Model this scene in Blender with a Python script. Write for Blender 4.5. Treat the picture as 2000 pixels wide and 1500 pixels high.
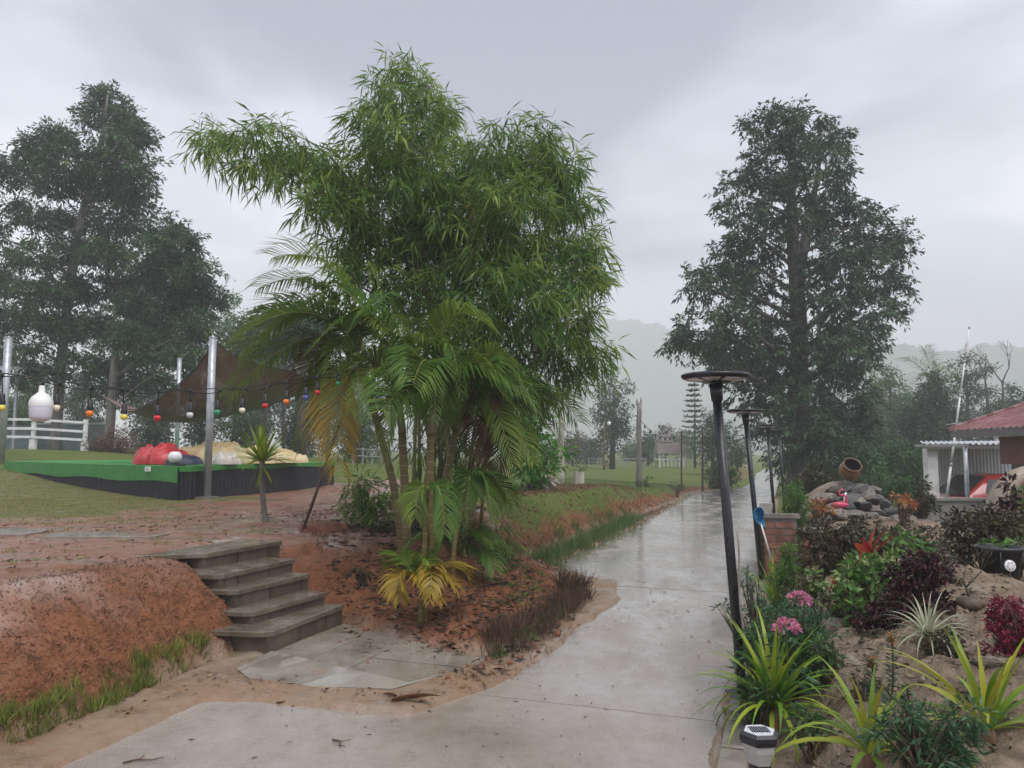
import bpy, bmesh, math, random
import numpy as np
from mathutils import Vector, Matrix

for _o in list(bpy.data.objects):
    bpy.data.objects.remove(_o)
SC = bpy.context.scene
COL = SC.collection
random.seed(7)
RNG = np.random.default_rng(11)

# ------------------------------------------------------------------ camera
CAM_Z, F, CU, CV = 1.5, 1500.0, 1000.0, 750.0
PITCH = math.atan(130.0 / 1500.0)
cam_d = bpy.data.cameras.new('camera')
cam_d.sensor_width = 36.0
cam_d.lens = F / 2000.0 * 36.0
cam_d.clip_start = 0.05
cam_d.clip_end = 3000.0
cam = bpy.data.objects.new('camera', cam_d)
COL.objects.link(cam)
cam.location = (0, 0, CAM_Z)
cam.rotation_euler = (math.pi / 2 + PITCH, 0, 0)
SC.camera = cam

# ------------------------------------------------------------------ sky, sun, exposure
SUN_EL, SUN_AZ = math.radians(62), math.radians(150)
world = bpy.data.worlds.new('World')
SC.world = world
world.use_nodes = True
wn, wl = world.node_tree.nodes, world.node_tree.links
wn.clear()
w_out = wn.new('ShaderNodeOutputWorld')
w_bg = wn.new('ShaderNodeBackground')
w_bg.inputs['Strength'].default_value = 0.1
w_sky = wn.new('ShaderNodeTexSky')
w_sky.sky_type = 'NISHITA'
w_sky.sun_disc = False
w_sky.sun_elevation = SUN_EL
w_sky.sun_rotation = SUN_AZ
w_tc = wn.new('ShaderNodeTexCoord')
w_map = wn.new('ShaderNodeMapping')
w_map.inputs['Scale'].default_value = (1.0, 1.0, 1.7)
w_map.inputs['Location'].default_value = (3.42, 1.2, 5.1)
w_n1 = wn.new('ShaderNodeTexNoise')
w_n1.inputs['Scale'].default_value = 1.55
w_n1.inputs['Detail'].default_value = 7
w_n1.inputs['Roughness'].default_value = 0.48
w_n1.inputs['Distortion'].default_value = 0.35
w_ramp = wn.new('ShaderNodeValToRGB')
w_ramp.color_ramp.interpolation = 'EASE'
_e = w_ramp.color_ramp.elements
_e[0].position = 0.40
_e[0].color = (1.25, 1.45, 2.15, 1)
_e[1].position = 0.54
_e[1].color = (4.7, 4.85, 5.75, 1)
_e2 = _e.new(0.64)
_e2.color = (9.0, 9.0, 9.6, 1)
w_mix = wn.new('ShaderNodeMixRGB')
w_mix.inputs['Fac'].default_value = 0.97
wl.new(w_tc.outputs['Generated'], w_map.inputs['Vector'])
wl.new(w_map.outputs['Vector'], w_n1.inputs['Vector'])
wl.new(w_n1.outputs['Fac'], w_ramp.inputs['Fac'])
wl.new(w_sky.outputs['Color'], w_mix.inputs['Color1'])
wl.new(w_ramp.outputs['Color'], w_mix.inputs['Color2'])
wl.new(w_mix.outputs['Color'], w_bg.inputs['Color'])
wl.new(w_bg.outputs['Background'], w_out.inputs['Surface'])

sun_d = bpy.data.lights.new('sun', 'SUN')
sun_d.energy = 1.5
sun_d.angle = math.radians(40)
sun_d.color = (1.0, 0.97, 0.93)
sun = bpy.data.objects.new('sun', sun_d)
COL.objects.link(sun)
_sd = Vector((math.cos(SUN_EL) * math.sin(SUN_AZ), math.cos(SUN_EL) * math.cos(SUN_AZ), math.sin(SUN_EL)))
sun.rotation_euler = (-_sd).to_track_quat('-Z', 'Y').to_euler()
sun.location = (0, -20, 60)

SC.view_settings.view_transform = 'Standard'
SC.view_settings.look = 'None'
SC.view_settings.exposure = 0.98
SC.view_settings.gamma = 1.0
SC.view_settings.use_curve_mapping = False
SC.render.engine = 'CYCLES'
SC.cycles.use_denoising = True
SC.cycles.max_bounces = 6
SC.cycles.transparent_max_bounces = 12
SC.cycles.volume_bounces = 2
SC.cycles.caustics_reflective = False
SC.cycles.caustics_refractive = False
SC.cycles.sample_clamp_indirect = 6.0

# ------------------------------------------------------------------ pixel -> world
_cp, _sp = math.cos(PITCH), math.sin(PITCH)
def ray(u, v):
    yc = -(v - CV) / F
    return Vector(((u - CU) / F, _cp - _sp * yc, _sp + _cp * yc))
def PY(u, v, y):                       # at ground distance y
    r = ray(u, v)
    k = y / r.y
    return Vector((r.x * k, y, CAM_Z + r.z * k))
def PZ(u, v, z=0.0):                   # on a level plane
    r = ray(u, v)
    k = (z - CAM_Z) / r.z
    return Vector((r.x * k, r.y * k, z))
def px(n, y):                          # n photo pixels in metres at distance y
    return n / F * y

# ------------------------------------------------------------------ scene helpers
ORIGIN = {}
def tag(o, label=None, cat=None, group=None, kind=None):
    if label: o['label'] = label
    if cat: o['category'] = cat
    if group: o['group'] = group
    if kind: o['kind'] = kind
    return o
def thing(name, label, cat, loc=(0, 0, 0), group=None):
    o = bpy.data.objects.new(name, None)
    o.empty_display_size = 0.1
    COL.objects.link(o)
    o.location = loc
    ORIGIN[o.name] = Vector(loc)
    return tag(o, label, cat, group)
def link_mesh(name, me, mat, parent=None, loc=None):
    o = bpy.data.objects.new(name, me)
    COL.objects.link(o)
    if mat is not None and len(me.materials) == 0:
        me.materials.append(mat)
    if loc is not None: o.location = loc
    if parent is not None:
        o.parent = parent
        ORIGIN[o.name] = ORIGIN.get(parent.name, Vector((0, 0, 0)))
    return o
def copy_tree(o, parent=None):
    c = o.copy()
    COL.objects.link(c)
    c.parent = parent
    for ch in [x for x in o.children]:
        copy_tree(ch, c)
    return c
def np_mesh(name, V, Fq, var=None, smooth=False, attrs=None):
    """V (n,3), Fq (m,4) or (m,3) index arrays"""
    V = np.ascontiguousarray(V, dtype=np.float32)
    Fq = np.ascontiguousarray(Fq, dtype=np.int32)
    me = bpy.data.meshes.new(name)
    m, k = Fq.shape
    me.vertices.add(len(V))
    me.vertices.foreach_set('co', V.ravel())
    me.loops.add(m * k)
    me.loops.foreach_set('vertex_index', Fq.ravel())
    me.polygons.add(m)
    me.polygons.foreach_set('loop_start', np.arange(0, m * k, k, dtype=np.int32))
    me.polygons.foreach_set('loop_total', np.full(m, k, dtype=np.int32))
    if smooth:
        me.polygons.foreach_set('use_smooth', np.ones(m, dtype=bool))
    if var is not None:
        a = me.attributes.new('var', 'FLOAT', 'POINT')
        a.data.foreach_set('value', np.ascontiguousarray(var, dtype=np.float32))
    for nm, arr in (attrs or {}).items():
        a = me.attributes.new(nm, 'FLOAT', 'POINT')
        a.data.foreach_set('value', np.ascontiguousarray(arr, dtype=np.float32))
    me.update(calc_edges=True)
    return me

class MB:
    """collects polygons in world space; build() links them as one mesh object"""
    def __init__(s): s.v, s.f, s.sm = [], [], []
    def add(s, vs, fs, smooth=False):
        b = len(s.v)
        s.v += [tuple(p) for p in vs]
        s.f += [tuple(b + i for i in f) for f in fs]
        s.sm += [smooth] * len(fs)
        return s
    def box(s, c, size, M=None, taper=1.0):
        hx, hy, hz = size[0] / 2, size[1] / 2, size[2] / 2
        vs = []
        for z in (-1, 1):
            k = taper if z > 0 else 1.0
            for x, y in ((-1, -1), (1, -1), (1, 1), (-1, 1)):
                p = Vector((x * hx * k, y * hy * k, z * hz))
                if M is not None: p = M @ p
                vs.append(Vector(c) + p)
        return s.add(vs, [(3, 2, 1, 0), (4, 5, 6, 7), (0, 1, 5, 4), (1, 2, 6, 5), (2, 3, 7, 6), (3, 0, 4, 7)])
    def prism(s, poly, z0, z1, ch=0.0):
        """vertical prism of a horizontal polygon, optional chamfered top edge"""
        pts = [Vector((p[0], p[1], 0)) for p in poly]
        if sum(a.x * b.y - b.x * a.y for a, b in zip(pts, pts[1:] + pts[:1])) < 0: pts.reverse()
        n = len(pts)
        z0s = z0 if hasattr(z0, '__len__') else [z0] * n
        z1s = z1 if hasattr(z1, '__len__') else [z1] * n
        vs = [Vector((p.x, p.y, z0s[i])) for i, p in enumerate(pts)]
        fs = [tuple(range(n - 1, -1, -1))]
        if ch > 0:
            c = sum(pts, Vector((0, 0, 0))) / n
            vs += [Vector((p.x, p.y, z1s[i] - ch)) for i, p in enumerate(pts)]
            for i, p in enumerate(pts):
                d = (c - p)
                q = p + d.normalized() * min(ch * 1.3, d.length * .3)
                vs.append(Vector((q.x, q.y, z1s[i])))
            for i in range(n):
                j = (i + 1) % n
                fs += [(i, j, n + j, n + i), (n + i, n + j, 2 * n + j, 2 * n + i)]
            fs.append(tuple(range(2 * n, 3 * n)))
        else:
            vs += [Vector((p.x, p.y, z1s[i])) for i, p in enumerate(pts)]
            for i in range(n):
                j = (i + 1) % n
                fs.append((i, j, n + j, n + i))
            fs.append(tuple(range(n, 2 * n)))
        return s.add(vs, fs)
    def tube(s, pts, rad, n=8, cap=True, ov=None):
        pts = [Vector(p) for p in pts]
        if not hasattr(rad, '__len__'): rad = [rad] * len(pts)
        vs, fs = [], []
        ref = Vector((0.31, 0.83, 0.46))
        for i, p in enumerate(pts):
            a = pts[max(i - 1, 0)]
            b = pts[min(i + 1, len(pts) - 1)]
            t = (b - a)
            t = t.normalized() if t.length > 1e-9 else Vector((0, 0, 1))
            x = ref - t * ref.dot(t)
            if x.length < 1e-3: x = Vector((1, 0, 0)) - t * t.x
            x.normalize()
            y = t.cross(x)
            for k in range(n):
                an = 2 * math.pi * k / n
                vs.append(p + (x * math.cos(an) + y * math.sin(an)) * rad[i])
        for i in range(len(pts) - 1):
            for k in range(n):
                k2 = (k + 1) % n
                fs.append((i * n + k, i * n + k2, (i + 1) * n + k2, (i + 1) * n + k))
        if cap:
            fs.append(tuple(range(n - 1, -1, -1)))
            b = (len(pts) - 1) * n
            fs.append(tuple(range(b, b + n)))
        return s.add(vs, fs, True)
    def lathe(s, prof, n=24, M=None, c=(0, 0, 0)):
        """prof: list of (r, z) bottom to top"""
        vs, fs = [], []
        for r, z in prof:
            for k in range(n):
                an = 2 * math.pi * k / n
                p = Vector((r * math.cos(an), r * math.sin(an), z))
                if M is not None: p = M @ p
                vs.append(p + Vector(c))
        for i in range(len(prof) - 1):
            for k in range(n):
                k2 = (k + 1) % n
                fs.append((i * n + k, i * n + k2, (i + 1) * n + k2, (i + 1) * n + k))
        return s.add(vs, fs, True)
    def build(s, name, mat, parent=None, origin=None):
        o0 = Vector(origin) if origin is not None else (ORIGIN.get(parent.name, Vector((0, 0, 0))) if parent is not None else Vector((0, 0, 0)))
        me = bpy.data.meshes.new(name)
        me.from_pydata([(p[0] - o0.x, p[1] - o0.y, p[2] - o0.z) for p in s.v], [], s.f)
        me.polygons.foreach_set('use_smooth', s.sm)
        me.update()
        o = link_mesh(name, me, mat, parent)
        if parent is None and origin is not None:
            o.location = o0
        ORIGIN[o.name] = o0
        return o

def bez(p0, p1, p2, n=10):
    p0, p1, p2 = Vector(p0), Vector(p1), Vector(p2)
    return [p0 * (1 - t) ** 2 + p1 * 2 * t * (1 - t) + p2 * t * t for t in [i / (n - 1) for i in range(n)]]
def catenary(a, b, sag, n=16):
    a, b = Vector(a), Vector(b)
    return [a.lerp(b, i / (n - 1)) - Vector((0, 0, sag * 4 * (i / (n - 1)) * (1 - i / (n - 1)))) for i in range(n)]
def clip_half(poly, p, nrm):
    """keep the part of a 2-D polygon where (q-p).nrm >= 0"""
    out = []
    n = len(poly)
    for i in range(n):
        a, b = Vector(poly[i]).to_2d(), Vector(poly[(i + 1) % n]).to_2d()
        da, db = (a - p).dot(nrm), (b - p).dot(nrm)
        if da >= 0: out.append(a)
        if (da >= 0) != (db >= 0):
            out.append(a + (b - a) * (da / (da - db)))
    return out

# ------------------------------------------------------------------ numpy noise
def _hash(ix, iy, s):
    n = (ix.astype(np.int64) * 374761393 + iy.astype(np.int64) * 668265263 + s * 1442695041) & 0x7fffffff
    n = ((n ^ (n >> 13)) * 1274126177) & 0x7fffffff
    return ((n ^ (n >> 16)) & 0xffffff) / float(0xffffff)
def vnoise(x, y, s=0):
    x, y = np.asarray(x, float), np.asarray(y, float)
    ix, iy = np.floor(x), np.floor(y)
    fx, fy = x - ix, y - iy
    fx, fy = fx * fx * (3 - 2 * fx), fy * fy * (3 - 2 * fy)
    a, b = _hash(ix, iy, s), _hash(ix + 1, iy, s)
    c, d = _hash(ix, iy + 1, s), _hash(ix + 1, iy + 1, s)
    return (a * (1 - fx) + b * fx) * (1 - fy) + (c * (1 - fx) + d * fx) * fy
def fbm(x, y, s=0, o=4):
    r, a, t = 0, 1.0, 0
    for k in range(o):
        r = r + a * vnoise(x * 2 ** k, y * 2 ** k, s + k * 17)
        t += a
        a *= .5
    return r / t - .5
def sstep(a, b, x):
    t = np.clip((x - a) / (b - a), 0, 1)
    return t * t * (3 - 2 * t)

# ------------------------------------------------------------------ materials
MATS = {}
def nt(name):
    m = bpy.data.materials.new(name)
    m.use_nodes = True
    n, l = m.node_tree.nodes, m.node_tree.links
    return m, n, l, n['Principled BSDF']
def ramp(n, stops):
    r = n.new('ShaderNodeValToRGB')
    e = r.color_ramp.elements
    e[0].position, e[0].color = stops[0][0], (*stops[0][1], 1)
    e[1].position, e[1].color = stops[-1][0], (*stops[-1][1], 1)
    for p, c in stops[1:-1]:
        k = e.new(p)
        k.color = (*c, 1)
    return r
def noise(n, l, scale, detail=5, rough=.55, coord='Object', vec=None, dist=0.0, stretch=None):
    t = n.new('ShaderNodeTexNoise')
    t.inputs['Scale'].default_value = scale
    t.inputs['Detail'].default_value = detail
    t.inputs['Roughness'].default_value = rough
    t.inputs['Distortion'].default_value = dist
    if vec is None:
        tc = n.new('ShaderNodeTexCoord')
        vec = tc.outputs[coord]
    if stretch is not None:
        mp = n.new('ShaderNodeMapping')
        mp.inputs['Scale'].default_value = stretch
        l.new(vec, mp.inputs['Vector'])
        vec = mp.outputs['Vector']
    l.new(vec, t.inputs['Vector'])
    return t
def pmat(name, stops, scale=8, rough=(.5, .7), bump=.2, bscale=None, metal=0, spec=.5, stretch=None, bdist=.01, detail=6):
    """noise-mixed surface: stops = colour ramp over noise"""
    if name in MATS: return MATS[name]
    m, n, l, b = nt(name)
    if len(stops) == 1: stops = [(0.3, tuple(c * .88 for c in stops[0])), (.7, tuple(min(1, c * 1.1) for c in stops[0]))]
    t = noise(n, l, scale, detail, stretch=stretch)
    r = ramp(n, stops)
    l.new(t.outputs['Fac'], r.inputs['Fac'])
    l.new(r.outputs['Color'], b.inputs['Base Color'])
    t2 = noise(n, l, bscale or scale * 3, 5, stretch=stretch)
    mr = n.new('ShaderNodeMapRange')
    mr.inputs['From Min'].default_value = .35
    mr.inputs['From Max'].default_value = .65
    mr.inputs['To Min'].default_value = rough[0]
    mr.inputs['To Max'].default_value = rough[1]
    l.new(t2.outputs['Fac'], mr.inputs['Value'])
    l.new(mr.outputs['Result'], b.inputs['Roughness'])
    b.inputs['Metallic'].default_value = metal
    b.inputs['Specular IOR Level'].default_value = spec
    if bump:
        bn = n.new('ShaderNodeBump')
        bn.inputs['Strength'].default_value = bump
        bn.inputs['Distance'].default_value = bdist
        l.new(t2.outputs['Fac'], bn.inputs['Height'])
        l.new(bn.outputs['Normal'], b.inputs['Normal'])
    MATS[name] = m
    return m
def leafmat(name, stops, trans=.28, rough=.38, spec=.3, tcol=None):
    """leaf: colour by the per-leaf attribute var, some light passes through"""
    if name in MATS: return MATS[name]
    m, n, l, b = nt(name)
    a = n.new('ShaderNodeAttribute')
    a.attribute_name = 'var'
    r = ramp(n, stops)
    l.new(a.outputs['Fac'], r.inputs['Fac'])
    l.new(r.outputs['Color'], b.inputs['Base Color'])
    b.inputs['Roughness'].default_value = rough
    b.inputs['Specular IOR Level'].default_value = spec
    tr = n.new('ShaderNodeBsdfTranslucent')
    g = n.new('ShaderNodeGamma')
    g.inputs['Gamma'].default_value = .85
    l.new(r.outputs['Color'], g.inputs['Color'])
    l.new(g.outputs['Color'], tr.inputs['Color'])
    mx = n.new('ShaderNodeMixShader')
    mx.inputs['Fac'].default_value = trans
    l.new(b.outputs['BSDF'], mx.inputs[1])
    l.new(tr.outputs['BSDF'], mx.inputs[2])
    l.new(mx.outputs['Shader'], n['Material Output'].inputs['Surface'])
    MATS[name] = m
    return m
def flat(name, c, rough=.5, metal=0, spec=.5, emit=None, es=1.0):
    if name in MATS: return MATS[name]
    return pmat(name, [(.3, tuple(x * .9 for x in c)), (.7, tuple(min(1, x * 1.08) for x in c))], 14, (max(.03, rough - .08), rough + .1), .06, metal=metal, spec=spec)
# ================================================================== TERRAIN
RD = Vector((0.333, 0.943)).normalized()      # road direction
RN = Vector((RD.y, -RD.x))                    # to the right of it
P0 = PZ(1430, 1384).to_2d()                   # foot of the first lamp, on the road's right edge
def redge(s): return P0 + RD * s

road_poly = [Vector((-4.6, -5.0))] + [PZ(u, v).to_2d() for u, v in
    ((110, 1500), (395, 1368), (520, 1364), (700, 1384), (800, 1392), (950, 1340), (1060, 1275), (1204, 1170), (1196, 1135),
     (1140, 1128), (1070, 1104), (1200, 1047), (1350, 969), (1449, 953), (1473, 938), (1476, 926), (1490, 917))]
road_poly += [PZ(1530, 917).to_2d(), PZ(1524, 926).to_2d(), redge(22.0), redge(-10.0)]

up_poly = [Vector((-5.4, -8.0))] + [PZ(u, v).to_2d() for u, v in
    ((0, 1478), (200, 1388), (400, 1303), (452, 1284))] + [Vector((-1.95, 5.95))] + [PZ(u, v).to_2d() for u, v in
    ((669, 1227), (800, 1262), (955, 1296), (1015, 1272), (1110, 1193), (1130, 1165), (1085, 1128), (1030, 1106), (1085, 1084),
     (1200, 1030), (1310, 985), (1342, 966), (1420, 948))] + [Vector((12.5, 41)), Vector((19, 62)), Vector((60, 190)), Vector((60, 990)), Vector((-990, 990)), Vector((-990, -8))]

def poly_sd(X, Y, poly):
    """signed distance, positive inside"""
    d = np.full(X.shape, 1e9)
    ins = np.zeros(X.shape, bool)
    n = len(poly)
    for i in range(n):
        ax, ay = poly[i]
        bx, by = poly[(i + 1) % n]
        ex, ey = bx - ax, by - ay
        t = np.clip(((X - ax) * ex + (Y - ay) * ey) / (ex * ex + ey * ey + 1e-12), 0, 1)
        d = np.minimum(d, np.hypot(X - ax - t * ex, Y - ay - t * ey))
        c = (ay > Y) != (by > Y)
        xx = (bx - ax) * (Y - ay) / ((by - ay) if abs(by - ay) > 1e-12 else 1e-12) + ax
        ins ^= c & (X < xx)
    return np.where(ins, d, -d)
def idw(X, Y, pts, p=3.0):
    num = np.zeros(X.shape)
    den = np.zeros(X.shape)
    for x, y, z in pts:
        w = 1.0 / (np.hypot(X - x, Y - y) ** p + 1e-3)
        num += w * z
        den += w
    return num / den

UP_H = [(-2.6, 4.2, .63), (-2.6, 6.3, .645), (-2.2, 7.3, .65), (-3.5, 5.5, .66), (-1, 8.2, .62), (0, 8.3, .5), (-4, 8, .67), (-8, 8, .72), (-5, 12.6, .68), (-3.8, 15, .66),
        (-6, 20, .75), (-2, 12, .7), (0.2, 10.8, .66), (1.0, 12.5, .78), (2, 15.5, .72), (1.1, 24, .51), (4.0, 24, .38), (5.2, 25, .2), (8, 31, .12), (12, 40, .15), (3, 40, .38), (3, 55, .33), (8, 60, .3),
        (-11, 13, .75), (-14, 17, 1.0), (-15.5, 23.5, 1.55), (-13.2, 24, 1.5), (-25, 25, 1.7), (-8, 26, 1.3), (-4, 26, .8), (-20, 40, 1.6), (-8, 40, 1.1), (-12, 70, .8), (0, 90, .4), (0, 250, 1), (-200, 200, 2), (100, 250, 1)]
UP_RUN = [(-2.9, 2.5, 1.15), (-2.6, 3.7, 1.1), (-2.3, 4.6, 1.0), (-2.2, 5.4, .7), (-1.5, 6.6, 1.7), (-.3, 6.0, 2.3), (.4, 7.3, 2.2), (.4, 9.2, 1.5), (.7, 11.2, .75), (2, 15, .62), (4.4, 21, .7), (8, 30, 1.2)]
def gp(u, v, z):
    p = PZ(u, v, z)
    return (p.x, p.y, z)
GARD = [gp(1480, 1480, .08), gp(1530, 1420, .1), gp(1650, 1395, .22), gp(1740, 1330, .36), gp(1660, 1290, .34), gp(1620, 1220, .4), gp(1580, 1250, .18), gp(1520, 1260, .1), gp(1510, 1160, .12),
        gp(1780, 1250, .47), gp(1880, 1290, .5), gp(1990, 1340, .46), gp(1900, 1170, .60), gp(1880, 1120, .62), gp(1990, 1180, .62), gp(1650, 1140, .46), gp(1760, 1120, .52),
        (2.5, 1.5, .2), (4, 1.5, .5), (5.5, 3.5, .6), (3.5, 6.6, .42), (3.6, 8.0, .4), (5, 6.5, .5), (4.4, 9.5, .45), (5.6, 9.0, .5), (5.5, 11.2, .5), (6.8, 10, .25), (8, 11, .0),
        (7.8, 14, .0), (9.5, 14, -.55), (12, 17, -.6), (14, 22, -.6), (9.2, 19, -.1), (9.5, 24, .1), (12, 27, -.2), (18, 30, -.5), (16, 40, 0), (25, 60, 0), (40, 80, 0), (80, 40, -.3), (60, 200, 1), (200, 200, 1), (5, -4, .3)]

# the steps: front top corners, left and right, in photo pixels and their heights
STEP_Z = [0.19, 0.285, 0.42, 0.53, 0.655]
STEP_L = [(527, 1234), (491, 1195), (460, 1153), (431, 1122), (399, 1081)]
STEP_R = [(669, 1180), (635, 1156), (603, 1120), (573, 1091), (548, 1056)]
SL = [PZ(u, v, z) for (u, v), z in zip(STEP_L, STEP_Z)]
SR = [PZ(u, v, z) for (u, v), z in zip(STEP_R, STEP_Z)]
SDIR = sum(((b - a).to_2d().normalized() for a, b in zip(SL, SR)), Vector((0, 0))).normalized()
SBACK = Vector((-SDIR.y, SDIR.x))

LAND = [PZ(u, v).to_2d() for u, v in ((455, 1318), (520, 1285), (672, 1226), (800, 1258), (952, 1300), (905, 1322), (765, 1362), (612, 1357), (480, 1340))]
def ground_z(X, Y, full=False):
    X, Y = np.asarray(X, float), np.asarray(Y, float)
    du = poly_sd(X, Y, up_poly)
    dr = poly_sd(X, Y, road_poly)
    tt = (X - P0.x) * RN.x + (Y - P0.y) * RN.y
    H = idw(X, Y, UP_H)
    run = idw(X, Y, UP_RUN, 4)
    wob = fbm(X * 1.3, Y * 1.3, 3) * .5 + fbm(X * 5, Y * 5, 9) * .16
    q = np.clip((du + wob * np.clip(run, .2, 1) * .55) / run, 0, 1)
    prof = .16 * sstep(0, .07, q) + .84 * (.45 * q + .55 * sstep(0, 1, q))
    zu = H * prof
    rough_ = fbm(X * 2.2, Y * 2.2, 5) * .09 + fbm(X * 7, Y * 7, 6) * .07 + fbm(X * 20, Y * 20, 8, 2) * .03
    bank = np.clip(4 * q * (1 - q), 0, 1)
    rough_ = rough_ - (np.abs(fbm(X * 3.3 + Y, Y * 3.3, 71, 4)) * .16 - .02) * bank
    zu = zu + rough_ * (.28 + 1.1 * bank) * sstep(0, .12, du)
    G = idw(X, Y, GARD)
    zg = G * sstep(.12, .7, tt) + (fbm(X * 2.5, Y * 2.5, 21) * .2 - np.abs(fbm(X * 3.2, Y * 3.2, 24, 3)) * .22 + .03 + fbm(X * 9, Y * 9, 23) * .07) * sstep(.15, .8, tt) * (Y < 16) 
    z = np.where(du > 0, zu, np.where(tt > 0.02, zg, 0.0))
    low = (du <= 0) & (tt <= .02)
    sand = .030 + fbm(X * 3, Y * 3, 31) * .04 + fbm(X * 11, Y * 11, 32) * .02
    z = np.where(low, sand, z)
    k = sstep(-.02, .16, dr + fbm(X * 3.1, Y * 3.1, 34) * .14)
    z = np.where(dr > -.3, z * (1 - k) + (-.09) * k, z)
    # sand washed up round the landing
    dl_ = poly_sd(X, Y, LAND)
    ring = sstep(-.35, -.02, dl_) * (dl_ < .06) * low
    z = np.where(ring > 0, np.maximum(z, (.041 + fbm(X * 9, Y * 9, 61) * .03) * ring + z * (1 - ring)), z)
    # room for the steps
    st = (X - SL[0].x) * SBACK.x + (Y - SL[0].y) * SBACK.y
    sl = (X - SL[0].x) * SDIR.x + (Y - SL[0].y) * SDIR.y
    off = np.clip(st, 0, 1.3) * .45
    inside = (sl > off - .02) & (sl < off + 1.02) & (st > -.05) & (st < 1.35)
    z = np.where(inside, np.minimum(z, np.where(st > 1.05, .58, -.05 + np.clip(st, 0, 1.3) * .5)), z)
    if full:
        return z, du, dr, tt, q
    return z
def gz(x, y):
    return float(ground_z(np.array([x]), np.array([y]))[0])
def PG(u, v):
    """where the sight line through a pixel meets the ground"""
    r = ray(u, v)
    ts = np.concatenate([np.linspace(1.5, 40, 1200), np.linspace(40.2, 300, 700)])
    X, Y, Z = r.x * ts, r.y * ts, CAM_Z + r.z * ts
    below = np.nonzero(Z < ground_z(X, Y))[0]
    i = below[0] if len(below) else len(ts) - 1
    return Vector((X[i], Y[i], float(ground_z(X[i:i + 1], Y[i:i + 1])[0])))

def axis(lo, a, b, hi, step, grow):
    mid = list(np.arange(a, b + 1e-6, step))
    up, s, p = [], step, mid[-1]
    while p < hi:
        s *= grow
        p += s
        up.append(p)
    dn, s, p = [], step, mid[0]
    while p > lo:
        s *= grow
        p -= s
        dn.append(p)
    return np.array(dn[::-1] + mid + up)
xs = axis(-900, -5.2, 4.6, 900, .036, 1.08)
ys = axis(-30, 2.7, 11.5, 900, .036, 1.038)
GX, GY = np.meshgrid(xs, ys)
GZ, G_du, G_dr, G_tt, G_q = ground_z(GX, GY, True)
nx, ny = len(xs), len(ys)
ii = np.arange(nx * ny).reshape(ny, nx)
FQ = np.stack([ii[:-1, :-1].ravel(), ii[:-1, 1:].ravel(), ii[1:, 1:].ravel(), ii[1:, :-1].ravel()], 1)
# what covers the ground where
ed = fbm(GX * .9, GY * .9, 41, 5)
inU = G_du > 0
g_terr = sstep(-.15, .5, (GY - 9.2 - .25 * (GX + 5)) * .5 + ed * 3.4) * sstep(-.4, .6, -4.6 - GX + ed * 3.5) * (GX < 0) * .44
g_lawn = sstep(-.1, .5, (GY - 11.6) * .5 + (GX + .5) * .45 + ed * 2.2) * sstep(.15, .95, G_q + ed * .5) * (GX > -2.5)
g_far = sstep(18, 24, GY + ed * 6)
grass = np.where(inU, np.clip(g_terr + g_lawn + g_far * (GX < -2.5), 0, 1), np.where(G_tt > .1, sstep(11.5, 13, GY + ed * 2), 0))
grass = np.where(~inU & (G_tt <= .1), sstep(26, 34, GY), grass)
sand = np.where(~inU & (G_tt < .1), 1.0, 0.0) * (1 - sstep(30, 50, GY)) * sstep(-2.5, .8, -G_tt)
sand = np.where(inU, 1 - sstep(.0, .16, G_du), sand)
clay = np.where(~inU & (G_tt >= .05), 1 - sstep(11.5, 13.5, GY + ed * 2), 0.0)
flatness = np.where(inU, sstep(.5, 1.02, G_q + ed * .9 + fbm(GX * 4, GY * 4, 77) * .5), 0)
ground_me = np_mesh('ground', np.stack([GX.ravel(), GY.ravel(), GZ.ravel()], 1), FQ, smooth=True,
                    attrs={'grass': grass.ravel(), 'sand': sand.ravel(), 'clay': clay.ravel(), 'flatness': flatness.ravel()})

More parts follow.
